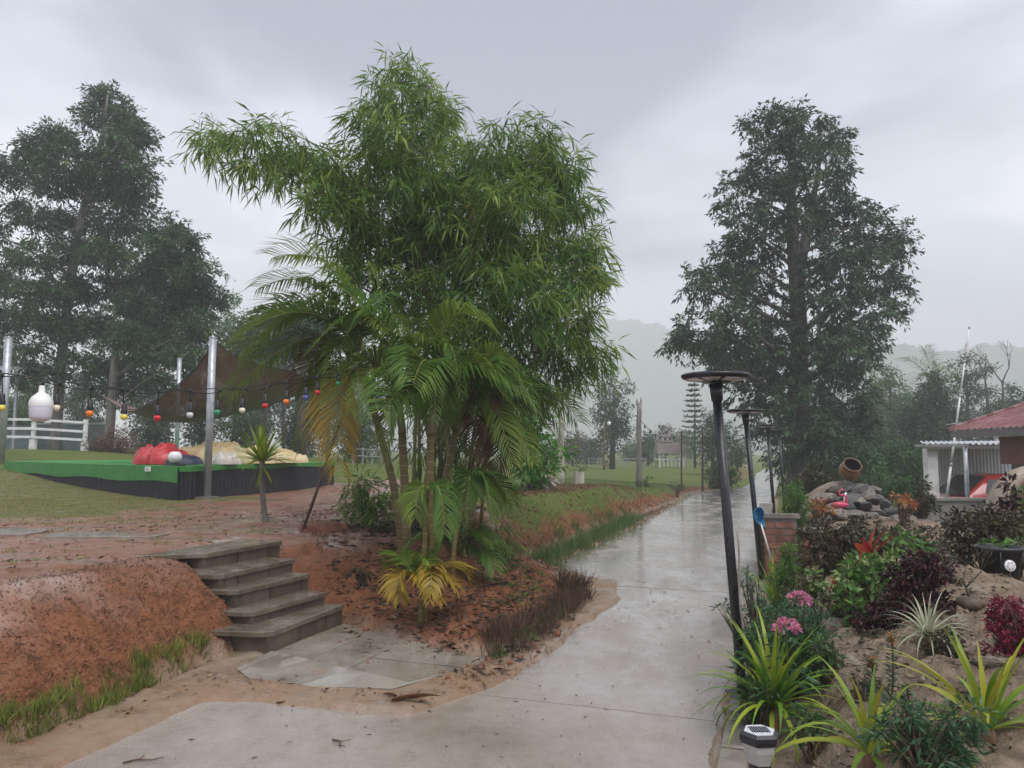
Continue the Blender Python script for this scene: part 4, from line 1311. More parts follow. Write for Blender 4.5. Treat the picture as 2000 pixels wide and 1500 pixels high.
MB().tube(dense_line(re_, 24), .012, 5).build('hem', M_SKIRT, net)
MB().tube(catenary(le[-1], PY(60, 715, yT + 7), .1, 10), .008, 4).build('rope', M_SKIRT, net)

# ================================================================== STRING OF LIGHTS
wp = [PY(u, v, y) for u, v, y in ((-60, 722, 4.9), (0, 728, 5.0), (90, 741, 5.1), (178, 753, 5.2), (245, 758, 5.35), (312, 760, 5.5), (370, 760, 5.65), (425, 759, 5.85), (472, 757, 6.05), (516, 751, 6.25), (556, 745, 6.5), (597, 738, 6.8), (628, 733, 7.0), (662, 728, 7.25), (692, 722, 7.5))]
M_CORD = pmat('black_cord', [(.3, (.008, .008, .009)), (.7, (.016, .016, .018))], 10, (.35, .5), .1)
cord = thing('light_string', 'black cords of coloured party bulbs strung before the stage', 'string lights', wp[1])
wl_ = [poly_eval(wp, i / 79) for i in range(80)]
MB().tube(wl_, .0042, 6).build('cord', M_CORD, cord)
MB().tube([p + Vector((0, .02, -.022 - .012 * math.sin(i * .55))) for i, p in enumerate(wl_)], .0038, 6).build('cord', M_CORD, cord)
BC = {'orange': (.85, .22, .02), 'yellow': (.80, .66, .10), 'red': (.62, .03, .035), 'white': (.62, .62, .66), 'green': (.02, .30, .14), 'cream': (.78, .74, .55), 'blue': (.10, .12, .36)}
bulbs = [(3, 795, 5.0, 'yellow'), (110, 795, 5.12, 'cream'), (175, 806, 5.2, 'orange'), (242, 813, 5.35, 'yellow'), (307, 815, 5.5, 'red'), (371, 809, 5.65, 'white'), (424, 804, 5.85, 'green'), (473, 800, 6.05, 'cream'), (518, 791, 6.25, 'red'), (559, 783, 6.5, 'orange'), (597, 775, 6.8, 'blue'), (620, 765, 7.0, 'red'), (661, 748, 7.25, 'green'), (692, 740, 7.5, 'green')]
for u, v, y, colr in bulbs:
    p = PY(u, v, y)
    m = flat('bulb_' + colr, BC[colr], .22)
    r = .024
    q = min(wl_, key=lambda a: abs(a.x - p.x))
    MB().tube([q, Vector((p.x, p.y, p.z + .085))], .0042, 5).build('drop_wire', M_CORD, cord)
    bo = MB().lathe([(.010, .088), (.017, .082), (.018, .045), (.022, .038), (.021, .018)], 12, None, p)
    so = bo.build('bulb_socket', M_CORD, cord)
    MB().lathe([(.001, -.030)] + [(r * math.sin(a), -.004 - r * math.cos(a)) for a in np.linspace(.35, 2.5, 9)], 14, None, p).build('bulb', m, cord)
    q2 = q + Vector((0, 0, -.01))
    MB().tube([q2 + Vector((0, 0, -.018)), q2 + Vector((0, 0, .012))], .011, 6).build('clip', M_CORD, cord)
# big white lamp bulb
lb = PY(80, 797, 5.05)
M_FROST = pmat('frosted_bulb', [(.3, (.60, .60, .68)), (.7, (.70, .70, .78))], 6, (.18, .3), 0)
M_CERAM = pmat('white_bulb_body', [(.3, (.72, .73, .70)), (.7, (.80, .81, .78))], 10, (.25, .4), .03)
big = thing('led_bulb', 'large white hanging bulb beside the coloured string lights', 'bulb', lb)
MB().lathe([(.001, -.088), (.035, -.086), (.058, -.074), (.066, -.055), (.069, .0), (.069, .012)], 24, None, lb).build('diffuser', M_FROST, big)
MB().lathe([(.0705, .008), (.072, .022), (.070, .045), (.055, .075), (.030, .095), (.020, .105), (.018, .140), (.014, .148), (.001, .149)], 24, None, lb).build('body', M_CERAM, big)
MB().tube([lb + Vector((0, 0, .145)), lb + Vector((.012, 0, .185)), poly_eval(wp, .14)], [.012, .006, .004], 6).build('lead', M_CORD, big)

# ================================================================== FENCE, HUT AND WALL AT THE FAR LEFT
M_WPAINT = pmat('white_fence_paint', [(.3, (.55, .55, .53)), (.5, (.72, .72, .70)), (.7, (.80, .80, .79))], 5, (.4, .6), .15)
YF = 24.0
fx = [(-60, 875), (64, 876), (165, 882)]
f0 = PY(165, 880, YF)
fence = thing('white_fence', 'white painted three-rail fence left of the stage', 'fence', f0)
fpts = [PY(u, v, YF) for u, v in fx]
for p in fpts:
    zb = min(p.z, gz(p.x, p.y)) - .05
    MB().box((p.x, p.y, (zb + p.z + 1.0) / 2), (.10, .10, p.z + 1.0 - zb)).build('post', M_WPAINT, fence)
    MB().box((p.x, p.y, p.z + .12), (.16, .16, .32)).build('post_sleeve', M_WPAINT, fence)
for a, b in zip(fpts, fpts[1:]):
    for hh in (.90, .62, .36):
        d = (b - a)
        c = (a + b) / 2 + Vector((0, -.065, hh))
        M3 = d.to_track_quat('X', 'Z').to_matrix()
        MB().box(c, (d.length - .0, .03, .075), M3).build('rail', M_WPAINT, fence)
# hut with a metal roof behind the fence
M_TIN = pmat('pale_tin_roof', [(.3, (.45, .48, .52)), (.7, (.62, .65, .70))], 3, (.25, .45), .2, 8)
M_TEAL = pmat('grey_teal_board', [(.3, (.16, .22, .22)), (.7, (.24, .31, .31))], 4, (.5, .7), .2)
hb = PY(-30, 850, 30.0)
hut = thing('hut', 'low hut with a pale tin roof behind the white fence', 'hut', (hb.x, 30, gz(hb.x, 30)))
gzh = gz(hb.x, 30)
a, b = PY(-90, 700, 30.0), PY(52, 722, 28.8)
wv = []
N_ = 60
for j, (yy, dz) in enumerate(((28.6, -.32), (32.0, .25))):
    for i in range(N_ + 1):
        x = a.x - 1 + (b.x - a.x + 1) * i / N_
        wv.append((x, yy, PY(0, 722, 28.6).z + .32 + dz + .03 * math.sin(i * 1.6)))
MB().add(wv, [(i, i + 1, N_ + 2 + i, N_ + 1 + i) for i in range(N_)], True).build('roof', M_TIN, hut)
for u in (-70, 30):
    x = PY(u, 800, 29).x
    MB().box((x, 29, (gzh + PY(0, 722, 28.6).z) / 2), (.09, .09, PY(0, 722, 28.6).z - gzh)).build('post', M_GALV, hut)
x0, x1 = PY(-90, 800, 31).x, PY(62, 800, 31).x
MB().box(((x0 + x1) / 2, 31, gzh + .55), (x1 - x0, .06, 1.1)).build('wall_board', M_TEAL, hut)
wl0 = PY(62, 808, 31.5)
lw = thing('low_wall', 'pale low wall running behind the dry reddish bush', 'wall', (wl0.x, 31.5, gz(wl0.x, 31.5)))
x0, x1 = PY(66, 808, 31.5).x, PY(215, 808, 31.5).x
zt = PY(100, 829, 31.5).z
MB().box(((x0 + x1) / 2, 31.5, zt / 2 + .4), (x1 - x0, .14, zt - .8)).build('wall', M_TEAL, lw)
MB().box(((x0 + x1) / 2, 31.5, zt + .03), (x1 - x0 + .1, .2, .06)).build('coping', M_WPAINT, lw)

# ================================================================== YUCCA, STICK, TERRACE PIECES
def ribbon(L, W, bend, curl=0.0, n=8, fold=.25, taper=1.5, petiole=.25):
    """strap leaf growing along +X from the origin, arching over; mesh shared between copies"""
    vs, fs = [], []
    p, a = Vector((0, 0, 0)), 0.0
    for i in range(n + 1):
        t = i / n
        w = W * (min(1, petiole + t * 3.2) if t < .35 else 1) * (max(0, 1 - ((t - .35) / .65) ** taper) if t > .35 else 1) / 2
        w = max(w, .0006)
        nrm = Vector((-math.sin(a), 0, math.cos(a)))
        vs += [p + Vector((0, w, 0)) + nrm * w * fold, p, p + Vector((0, -w, 0)) + nrm * w * fold]
        a -= bend / n * (.4 + 1.2 * t)
        p = p + Vector((math.cos(a), 0, math.sin(a))) * (L / n)
    for i in range(n):
        b = i * 3
        fs += [(b, b + 1, b + 4, b + 3), (b + 1, b + 2, b + 5, b + 4)]
    me = bpy.data.meshes.new('leaf')
    me.from_pydata([tuple(v) for v in vs], [], fs)
    me.polygons.foreach_set('use_smooth', [True] * len(fs))
    return me
def strap_material(name, base, mid, edge):
    """leaf blade: colour varies from leaf to leaf and along its length"""
    if name in MATS: return MATS[name]
    m, n, l, b = nt(name)
    oi = n.new('ShaderNodeObjectInfo')
    t = noise(n, l, 5, 4)
    ad = n.new('ShaderNodeMath')
    ad.operation = 'MULTIPLY_ADD'
    ad.inputs[1].default_value = .55
    l.new(oi.outputs['Random'], ad.inputs[0])
    l.new(t.outputs['Fac'], ad.inputs[2])
    r = ramp(n, [(.30, base), (.62, mid), (1.0, edge)])
    l.new(ad.outputs[0], r.inputs['Fac'])
    l.new(r.outputs['Color'], b.inputs['Base Color'])
    b.inputs['Roughness'].default_value = .36
    b.inputs['Specular IOR Level'].default_value = .35
    tr = n.new('ShaderNodeBsdfTranslucent')
    l.new(r.outputs['Color'], tr.inputs['Color'])
    mx = n.new('ShaderNodeMixShader')
    mx.inputs['Fac'].default_value = .28
    l.new(b.outputs['BSDF'], mx.inputs[1])
    l.new(tr.outputs['BSDF'], mx.inputs[2])
    l.new(mx.outputs['Shader'], n['Material Output'].inputs['Surface'])
    MATS[name] = m
    return m
LEAFM = {}
def straps(parent, at, n, L, W, mat, seed, el=(15, 85), bend=(.6, 1.8), az=None, name='leaf', fold=.25):
    """n strap leaves from one point: each leaf its own part, six shared shapes"""
    rg = random.Random(seed)
    key = (mat.name, round(L, 3), round(W, 4), round(bend[0], 2), round(bend[1], 2))
    if key not in LEAFM:
        LEAFM[key] = []
        for k in range(6):
            f = k / 5
            me = ribbon(L, W, bend[0] + (bend[1] - bend[0]) * f, fold=fold)
            me.materials.append(mat)
            LEAFM[key].append(me)
    o0 = ORIGIN.get(parent.name, Vector((0, 0, 0)))
    for i in range(n):
        f = (i + .5) / n
        e = math.radians(el[0] + (el[1] - el[0]) * f + rg.uniform(-8, 8))
        a = (i * 2.39996 + rg.uniform(-.3, .3)) if az is None else rg.uniform(*az)
        k = min(5, max(0, int((1 - f) * 5 + rg.uniform(-.9, 1.3))))
        o = bpy.data.objects.new(name, LEAFM[key][k])
        COL.objects.link(o)
        o.parent = parent
        o.location = Vector(at) - o0 + Vector((math.cos(a), math.sin(a), 0)) * .012
        o.rotation_euler = (rg.uniform(-.25, .25), -e, a)
        s = rg.uniform(.7, 1.1)
        o.scale = (s, s * rg.uniform(.85, 1.1), s)
S_LIME = strap_material('lime_strap_leaf', (.06, .15, .012), (.15, .28, .018), (.34, .42, .04))
S_PANDAN = strap_material('strap_leaf_green', (.035, .11, .012), (.10, .22, .018), (.30, .36, .03))
S_YELLOW = strap_material('strap_leaf_yellowing', (.05, .13, .010), (.14, .24, .016), (.36, .36, .035))
yb = PG(521, 1019)
yucca = thing('yucca', 'young yucca with lime leaves and a pale thin trunk', 'yucca', yb)
yt = PY(512, 902, yb.y)
tl = bez(yb - Vector((0, 0, .05)), PY(510, 975, yb.y), yt, 12)
MB().tube(tl, [.042 - .012 * min(1, i / 3) + .003 * (i % 2) for i in range(12)], 9).build('trunk', M_BARK2, yucca)
straps(yucca, yt, 60, .48, .05, S_LIME, 5, (10, 88), (.1, .8))
straps(yucca, yt + Vector((0, 0, -.05)), 6, .40, .036, S_YELLOW, 6, (-75, -40), (.1, .6))
# leaning stick
s0 = PG(587, 1040)
s1 = PY(690, 762, s0.y + .25)
stk = MB().tube([s0 - Vector((0, 0, .05)), s0.lerp(s1, .3) + Vector((.01, 0, 0)), s0.lerp(s1, .65) + Vector((-.008, 0, .01)), s1], [.019, .017, .014, .010], 8)
M_STICK = pmat('brown_stick', [(.3, (.06, .032, .02)), (.7, (.15, .085, .05))], 12, (.45, .65), .5, stretch=(1, 1, .3))
tag(stk.build('leaning_stick', M_STICK, None, s0), 'brown stick leaning into the palms from the red soil', 'stick')
# soil heap
sh = PG(628, 1036)
M_SOIL = pmat('loose_red_soil', [(.3, (.13, .045, .022)), (.7, (.26, .10, .055))], 14, (.6, .8), .8, 40, bdist=.02)
heap('soil_heap', 'small heap of red soil at the foot of the leaning stick', 'soil heap', sh - Vector((0, 0, .03)), .26, .22, .16, M_SOIL, 31, 0, 48, .3)
# flat stepping slabs on the terrace
M_SLABT = pmat('muddy_stepping_slab', [(.3, (.17, .13, .10)), (.5, (.24, .20, .165)), (.7, (.30, .27, .24))], 5, (.06, .3), .1, 8, spec=.6)
for u, v, rx, ry, lab in ((18, 1042, .32, .25, 'wet stepping slab in the mud at the left picture edge'), (205, 1048, .62, .2, 'long wet slab in the mud before the turf stage')):
    p = PG(u, v)
    pts = [Vector((p.x + rx * sx * random.uniform(.85, 1.05), p.y + ry * sy * random.uniform(.85, 1.05))) for sx, sy in ((-1, -1), (0, -1.1), (1, -.9), (1.05, .2), (.9, 1), (-.1, 1.08), (-1, .9))]
    mn = p.z
    tag(MB().prism([q - Vector((p.x, p.y)) for q in pts], -.05, .022, ch=.006).build('stepping_slab', M_SLABT, None), lab, 'slab').location = (p.x, p.y, mn)
# ================================================================== GARDEN BED ON THE RIGHT
M_STEM = pmat('brown_plant_stem', [(.3, (.05, .035, .02)), (.7, (.12, .085, .05))], 14, (.5, .7), .3)
M_GSTEM = pmat('green_plant_stem', [(.3, (.04, .08, .02)), (.7, (.10, .15, .05))], 14, (.4, .6), .1)
L_BURG = leafmat('burgundy_leaf', [(0, (.010, .006, .008)), (.45, (.030, .010, .014)), (.85, (.075, .016, .022)), (1, (.18, .03, .035))], .16, .35)
L_MAG = leafmat('magenta_leaf', [(0, (.07, .006, .018)), (.5, (.17, .012, .038)), (1, (.30, .03, .07))], .25, .35)
L_BROWN = leafmat('olive_brown_leaf', [(0, (.018, .017, .010)), (.5, (.045, .038, .018)), (.85, (.085, .07, .025)), (1, (.15, .13, .04))], .2, .4)
L_DKOL = leafmat('dark_olive_leaf', [(0, (.012, .016, .008)), (.5, (.035, .042, .018)), (1, (.09, .085, .03))], .2, .4)
L_VARI = leafmat('cream_variegated_leaf', [(0, (.03, .09, .02)), (.45, (.07, .17, .03)), (.7, (.24, .32, .10)), (1, (.52, .52, .25))], .28, .35)
L_FRESH = leafmat('fresh_green_leaf', [(0, (.03, .09, .018)), (.5, (.075, .18, .03)), (1, (.17, .30, .06))], .3, .38)
L_BLUEG = leafmat('blue_green_leaf', [(0, (.022, .065, .03)), (.5, (.05, .12, .05)), (1, (.10, .19, .08))], .28, .38)
L_ORNG = leafmat('orange_croton_leaf', [(0, (.20, .04, .015)), (.5, (.38, .13, .03)), (1, (.50, .28, .07))], .25, .38)
L_RED = leafmat('red_leaf', [(0, (.20, .008, .012)), (.5, (.38, .02, .02)), (1, (.50, .06, .03))], .3, .3)
L_PINK = leafmat('pink_petal', [(0, (.50, .10, .26)), (.5, (.66, .22, .38)), (.85, (.75, .42, .52)), (1, (.72, .25, .14))], .35, .5)

def bush(name, label, cat, base_px, blobs, lm, leafL, leafW, seed, per=200, k=7, hang=.1, y=None, stem=M_STEM, nst=7, group=None, shell=(.3, 1.05), rc=.4, spread=1.0, outw=.7):
    if y is None:
        b = PG(*base_px)
    else:
        b = PY(base_px[0], base_px[1], y)
        b.z = gz(b.x, b.y)
    t = thing(name, label, cat, b, group)
    rg = np.random.default_rng(seed)
    bl = []
    for u, v, ru, rv in blobs:
        bl.append(pblob(u, v, ru, b.y + rg.uniform(-.3, .3) * px(ru, b.y) * 2, rv))
    V, va = crown_arrays(bl, per, k, leafL * rc, leafL, leafW, hang=hang, shell=shell, rng=rg, spread=spread, lump=.12, outw=outw)
    foliage('foliage', V, va, lm, t)
    mb = MB()
    for bl_ in bl:
        c, q = Vector(bl_[0]), Vector(bl_[1])
        for _ in range(nst):
            e = c + Vector((random.uniform(-.8, .8) * q.x, random.uniform(-.8, .8) * q.y, random.uniform(-.2, .9) * q.z))
            s0_ = b + Vector((random.uniform(-.05, .05), random.uniform(-.05, .05), -.02))
            mb.tube(bez(s0_, s0_.lerp(e, .5) + Vector((random.uniform(-.04, .04), 0, .05)), e, 6), [.007, .006, .005, .004, .003, .0015], 4)
    mb.build('stems', stem, t)['kind'] = 'stuff'
    return t
# ---- strap-leaved clumps in front
M_ROOTB = pmat('dead_leaf_base', [(.3, (.10, .055, .03)), (.7, (.28, .15, .08))], 10, (.5, .7), .5, stretch=(1, 1, .25))
def strap_clump(label, base, n, L, W, mat, seed, stump=.12, **kw):
    t = thing('strap_lily', label, 'plant', base, 'strap-leaved clumps in the bed')
    top = base + Vector((0, 0, stump))
    MB().tube([base - Vector((0, 0, .05)), base + Vector((0, 0, stump * .5)), top], [.032, .028, .022], 8).build('stump', M_ROOTB, t)
    straps(t, top, n, L, W, mat, seed, **kw)
    return t
b1 = PG(1512, 1445)
strap_clump('bushy strap-leaved clump behind the small solar bollard lamp', b1, 64, .54, .028, S_PANDAN, 41, .16, el=(5, 88), bend=(.6, 2.3))
b2 = PY(1700, 1520, 3.15)
b2.z = gz(b2.x, b2.y)
strap_clump('yellow-green strap-leaved clump at the bottom centre of the bed', b2, 26, .46, .034, S_YELLOW, 42, .05, el=(8, 85), bend=(.7, 2.3))
b3 = PY(1935, 1530, 3.1)
b3.z = gz(b3.x, b3.y)
strap_clump('yellow-green strap-leaved clump in the bottom right corner', b3, 26, .46, .034, S_YELLOW, 43, .05, el=(25, 85), bend=(.4, 1.9))
b4 = PG(1515, 1195)
strap_clump('grassy green strap clump beside the second lamp post', b4, 60, .50, .022, S_PANDAN, 44, .06, el=(35, 88), bend=(.3, 1.4))
b5 = PG(1815, 1262)
S_SPID = strap_material('pale_striped_leaf', (.18, .24, .12), (.36, .40, .24), (.52, .52, .38))
strap_clump('pale striped spider plant drooping on the clay mound', b5, 54, .27, .012, S_SPID, 45, .05, el=(10, 85), bend=(.8, 2.4))

# ---- cleome flowers
def cleome(label, stem_px, head_px, seed, y):
    rg = random.Random(seed)
    b = PY(stem_px[0], stem_px[1], y)
    b.z = gz(b.x, b.y)
    h = PY(head_px[0], head_px[1], y)
    t = thing('cleome', label, 'flower', b, 'pink cleome flowers')
    pts = bez(b, Vector((b.x * .4 + h.x * .6, y, h.z * .6)), h, 10)
    MB().tube(pts, [.008 - .0005 * i for i in range(10)], 6).build('stem', M_GSTEM, t)
    n = 150
    r2 = np.random.default_rng(seed)
    d = sph(n, r2)
    d[:, 2] = np.abs(d[:, 2]) * .8 - .12
    base = np.array(h) + d * .045
    V = leaf_arrays(base, d + r2.normal(size=(n, 3)) * .25, np.full(n, .040), np.full(n, .017), .2, r2)
    foliage('petals', V, np.repeat(r2.uniform(0, 1, n), 4), L_PINK, t)['kind'] = 'stuff'
    # palmate leaves down the stem
    P, D = [], []
    for k in range(26):
        p = pts[1 + k % 8]
        a = rg.uniform(0, 6.28)
        q = Vector(p) + Vector((math.cos(a), math.sin(a), .25)) * rg.uniform(.05, .10)
        for m in range(5):
            an = a + (m - 2) * .55
            P.append(tuple(q))
            D.append((math.cos(an), math.sin(an), .1))
    n = len(P)
    V = leaf_arrays(np.array(P), np.array(D), r2.uniform(.05, .085, n), r2.uniform(.014, .02, n), .25, r2)
    foliage('leaves', V, np.repeat(r2.uniform(0, 1, n), 4), L_BLUEG, t)['kind'] = 'stuff'
cleome('upper pink cleome flower head in the bed', (1545, 1310), (1560, 1172), 3, 4.6)
cleome('lower pink and coral cleome flower head in the bed', (1540, 1370), (1536, 1226), 4, 4.2)

# ---- shrubs
bush('leafy_shrub', 'soft green feathery shrub round the pink cleome flowers', 'shrub', (1550, 1330), [(1500, 1250, 40, 50), (1560, 1270, 50, 60), (1590, 1240, 40, 40), (1480, 1290, 35, 40), (1600, 1310, 35, 40), (1530, 1200, 40, 35)], L_BLUEG, .07, .013, 51, 170, 8, hang=0, y=4.5, stem=M_GSTEM, spread=1.3)
bush('conifer_sprig', 'upright bright green sprig below the brick planter', 'shrub', (1540, 1190), [(1541, 1080, 12, 22), (1540, 1115, 18, 30), (1545, 1150, 26, 32), (1520, 1130, 14, 20)], L_FRESH, .035, .008, 52, 900, 8, hang=-.35, y=5.6, stem=M_GSTEM)
bush('leafy_shrub', 'straggling dark green sprigs leaning over the road by the nearest lamp', 'shrub', (1490, 1260), [(1450, 1120, 18, 14), (1468, 1140, 16, 14), (1410, 1185, 18, 8), (1440, 1200, 22, 12), (1475, 1170, 22, 18), (1480, 1215, 25, 20)], L_BLUEG, .034, .012, 53, 330, 6, hang=0, y=4.9)
bush('dark_shrub', 'tall brown-leaved shrub in front of the brick planter', 'shrub', (1625, 1180), [(1600, 1040, 34, 30), (1640, 1060, 36, 34), (1590, 1090, 32, 34), (1640, 1120, 38, 36), (1610, 1150, 34, 26), (1670, 1040, 26, 26), (1660, 1090, 24, 26)], L_BROWN, .045, .018, 54, 330, 7, y=6.6)
bush('croton', 'cream-variegated green croton bush with yellow-edged leaves', 'shrub', (1700, 1205), [(1685, 1104, 36, 20), (1730, 1108, 34, 22), (1665, 1130, 26, 26), (1705, 1135, 40, 26), (1680, 1170, 32, 22), (1735, 1160, 30, 22), (1660, 1160, 18, 20)], L_VARI, .062, .028, 55, 330, 6, y=5.15, spread=1.2)
bush('croton', 'glossy green-leaved sprigs at the left foot of the croton', 'shrub', (1665, 1225), [(1655, 1165, 16, 20), (1665, 1190, 20, 16), (1650, 1140, 12, 12)], L_FRESH, .07, .028, 56, 300, 5, y=4.95)
bush('burgundy_shrub', 'dark burgundy shrub with red tips in the middle of the bed', 'shrub', (1790, 1240), [(1800, 1100, 40, 22), (1830, 1110, 30, 28), (1770, 1130, 44, 30), (1820, 1140, 34, 30), (1790, 1170, 48, 30), (1740, 1190, 36, 26), (1710, 1210, 36, 22), (1780, 1215, 40, 24), (1830, 1180, 24, 30)], L_BURG, .036, .017, 57, 520, 7, y=4.75)
bush('magenta_shrub', 'bright magenta-leaved shrub at the right picture edge', 'shrub', (1985, 1345), [(1960, 1185, 28, 18), (2000, 1200, 40, 26), (1945, 1215, 22, 18), (1975, 1240, 40, 26), (2010, 1270, 40, 40), (1955, 1270, 26, 22), (1985, 1310, 34, 22), (2050, 1250, 50, 60)], L_MAG, .030, .013, 58, 750, 7, y=3.85)
bush('dark_shrub', 'small dark olive tuft growing beside the spider plant', 'shrub', (1850, 1320), [(1840, 1250, 28, 26), (1865, 1265, 22, 24), (1850, 1285, 30, 22), (1825, 1275, 18, 18)], L_BROWN, .026, .010, 59, 800, 7, y=4.05)
bush('dark_shrub', 'broad dark brown thicket below the great clay jar', 'shrub', (1930, 1125), [(1880, 1030, 40, 30), (1920, 1020, 40, 30), (1960, 1030, 40, 30), (2000, 1040, 40, 36), (1890, 1070, 34, 28), (1930, 1070, 38, 30), (1980, 1080, 40, 30), (1870, 1100, 22, 18), (2040, 1080, 40, 40)], L_BROWN, .055, .024, 60, 210, 7, y=6.6)
bush('leafy_shrub', 'light green leaf tuft hanging over the black pot', 'shrub', (1945, 1110), [(1940, 1070, 20, 14), (1985, 1065, 22, 12), (1960, 1080, 20, 10)], L_FRESH, .06, .022, 61, 260, 6, y=5.75)
bush('croton', 'red and bronze-leaved plant standing before the great clay jar', 'shrub', (1975, 1030), [(1978, 948, 11, 16), (1976, 972, 14, 14), (1968, 998, 18, 16), (1990, 1008, 22, 16)], L_BURG, .085, .036, 62, 150, 5, y=6.9)
bush('leafy_shrub', 'green sprig in the upper corner beside the great clay jar', 'shrub', (1996, 1020), [(2004, 962, 12, 10), (2012, 990, 16, 14)], L_FRESH, .085, .03, 63, 140, 5, y=6.75)
bush('leafy_shrub', 'feathery pale green plant in the brick planter', 'shrub', (1553, 1040), [(1553, 955, 12, 16), (1548, 975, 18, 22), (1562, 985, 18, 22), (1552, 1005, 20, 22), (1560, 1020, 16, 14)], L_FRESH, .06, .010, 64, 330, 8, hang=-.1, y=9.4, stem=M_GSTEM)
bush('dark_shrub', 'grey-brown shrub at the foot of the tall tree', 'shrub', (1600, 1010), [(1590, 925, 24, 18), (1610, 940, 28, 20), (1585, 960, 24, 20), (1620, 960, 22, 18), (1575, 940, 14, 14)], L_BROWN, .075, .028, 65, 120, 6, y=13.6)
bush('croton', 'orange and yellow croton at the left of the rockery', 'shrub', (1598, 1010), [(1585, 985, 12, 9), (1603, 983, 14, 9), (1620, 990, 10, 7), (1593, 998, 16, 9)], L_ORNG, .075, .022, 66, 150, 6, y=10.4)
bush('croton', 'orange croton at the right of the rockery', 'shrub', (1765, 1000), [(1752, 970, 10, 8), (1765, 980, 14, 9), (1778, 985, 8, 7)], L_ORNG, .075, .022, 67, 150, 6, y=10.6)
bush('leafy_shrub', 'grey-green shrub behind the rockery pot', 'shrub', (1735, 985), [(1710, 930, 18, 12), (1735, 945, 26, 16), (1765, 945, 24, 16), (1715, 960, 20, 12), (1750, 965, 22, 12)], L_MID, .07, .026, 68, 120, 6, y=13.0)
bush('leafy_shrub', 'dark green shrub between the rockery and the low pale wall', 'shrub', (1800, 1020), [(1790, 985, 18, 18), (1805, 965, 16, 20), (1815, 990, 18, 20), (1780, 1005, 22, 14), (1800, 945, 10, 14)], L_DKOL, .075, .026, 69, 130, 6, y=11.2)
bush('dark_shrub', 'purple-tinted dark thicket below the rockery stones', 'shrub', (1710, 1090), [(1700, 1030, 24, 18), (1730, 1040, 26, 18), (1700, 1055, 26, 16), (1760, 1045, 22, 18), (1790, 1035, 22, 16), (1830, 1040, 26, 20)], L_DKOL, .05, .02, 70, 180, 6, y=8.2)
bush('leafy_shrub', 'dark green needle-leaved sprigs at the bottom of the bed', 'shrub', (1790, 1500), [(1760, 1390, 36, 30), (1820, 1410, 40, 36), (1870, 1440, 40, 34), (1780, 1450, 44, 36), (1840, 1480, 50, 34), (1730, 1430, 28, 30), (1900, 1390, 26, 26)], L_BLUEG, .045, .010, 71, 420, 8, hang=-.15, y=2.85, stem=M_STEM, spread=1.2)
for i, (u, v, h) in enumerate(((1702, 1285, 90), (1740, 1240, 110), (1905, 1340, 60), (1770, 1335, 60))):
    # upright needle-leaved stalks
    yy = 3.75 if i < 2 else 3.5
    b = PY(u, v + h, yy)
    b.z = min(gz(b.x, b.y), b.z)
    tpp = PY(u, v, yy)
    t = thing('spurge_stalk', ['needle-leaved stalk with an orange tip on the clay slope', 'taller needle-leaved stalk with a yellow tip on the clay slope', 'short needle-leaved stalk beneath the magenta shrub', 'short needle-leaved stalk below the spider plant'][i], 'plant', b, 'needle-leaved stalks')
    pts = bez(b, b.lerp(tpp, .5) + Vector((.02, 0, 0)), tpp, 8)
    MB().tube(pts, [.005] * 7 + [.002], 5).build('stem', M_STEM, t)
    r2 = np.random.default_rng(80 + i)
    n = 130
    f = r2.uniform(.15, 1, n)
    P = np.array([tuple(Vector(b).lerp(tpp, float(x))) for x in f])
    a = r2.uniform(0, 6.28, n)
    D = np.stack([np.cos(a), np.sin(a), np.full(n, .35)], 1)
    V = leaf_arrays(P, D, r2.uniform(.025, .045, n), np.full(n, .007), .1, r2)
    foliage('needles', V, np.repeat(r2.uniform(0, 1, n), 4), L_BLUEG, t)['kind'] = 'stuff'
    if i < 2:
        n = 34
        a = r2.uniform(0, 6.28, n)
        P = np.array([tuple(tpp - Vector((0, 0, .05 * x))) for x in r2.uniform(0, 1, n)])
        V = leaf_arrays(P, np.stack([np.cos(a), np.sin(a), np.full(n, .6)], 1), np.full(n, .03), np.full(n, .009), .1, r2)
        foliage('bracts', V, np.repeat(r2.uniform(0, 1, n), 4), L_ORNG, t)['kind'] = 'stuff'

# ---- red cordyline: seven broad leaves
def cordyline():
    b = PY(1700, 1140, 5.5)
    b.z = gz(b.x, b.y)
    t = thing('cordyline', 'red cordyline with seven broad upright leaves above the croton', 'plant', b)
    top = PY(1700, 1094, 5.5)
    MB().tube([b - Vector((0, 0, .03)), top], [.014, .010], 7).build('stem', M_STEM, t)
    m = strap_material('red_broad_leaf', (.16, .006, .012), (.36, .022, .022), (.52, .10, .04))
    for u, v, w in ((1706, 1030, .056), (1748, 1044, .062), (1664, 1060, .056), (1686, 1050, .05), (1712, 1108, .05), (1728, 1036, .048), (1672, 1088, .05)):
        e = PY(u, v, 5.5 + random.uniform(-.3, .06))
        d = e - top
        me = ribbon(d.length * 1.05, w, .35, n=8, fold=.35, taper=2.2, petiole=.3)
        me.materials.append(m)
        o = bpy.data.objects.new('leaf', me)
        COL.objects.link(o)
        o.parent = t
        o.location = top - b
        o.rotation_euler = (0, -math.atan2(d.z, math.hypot(d.x, d.y)) - .12, math.atan2(d.y, d.x))
        o.rotation_euler.rotate_axis('X', random.uniform(.2, .7) * random.choice((-1, 1)))
cordyline()
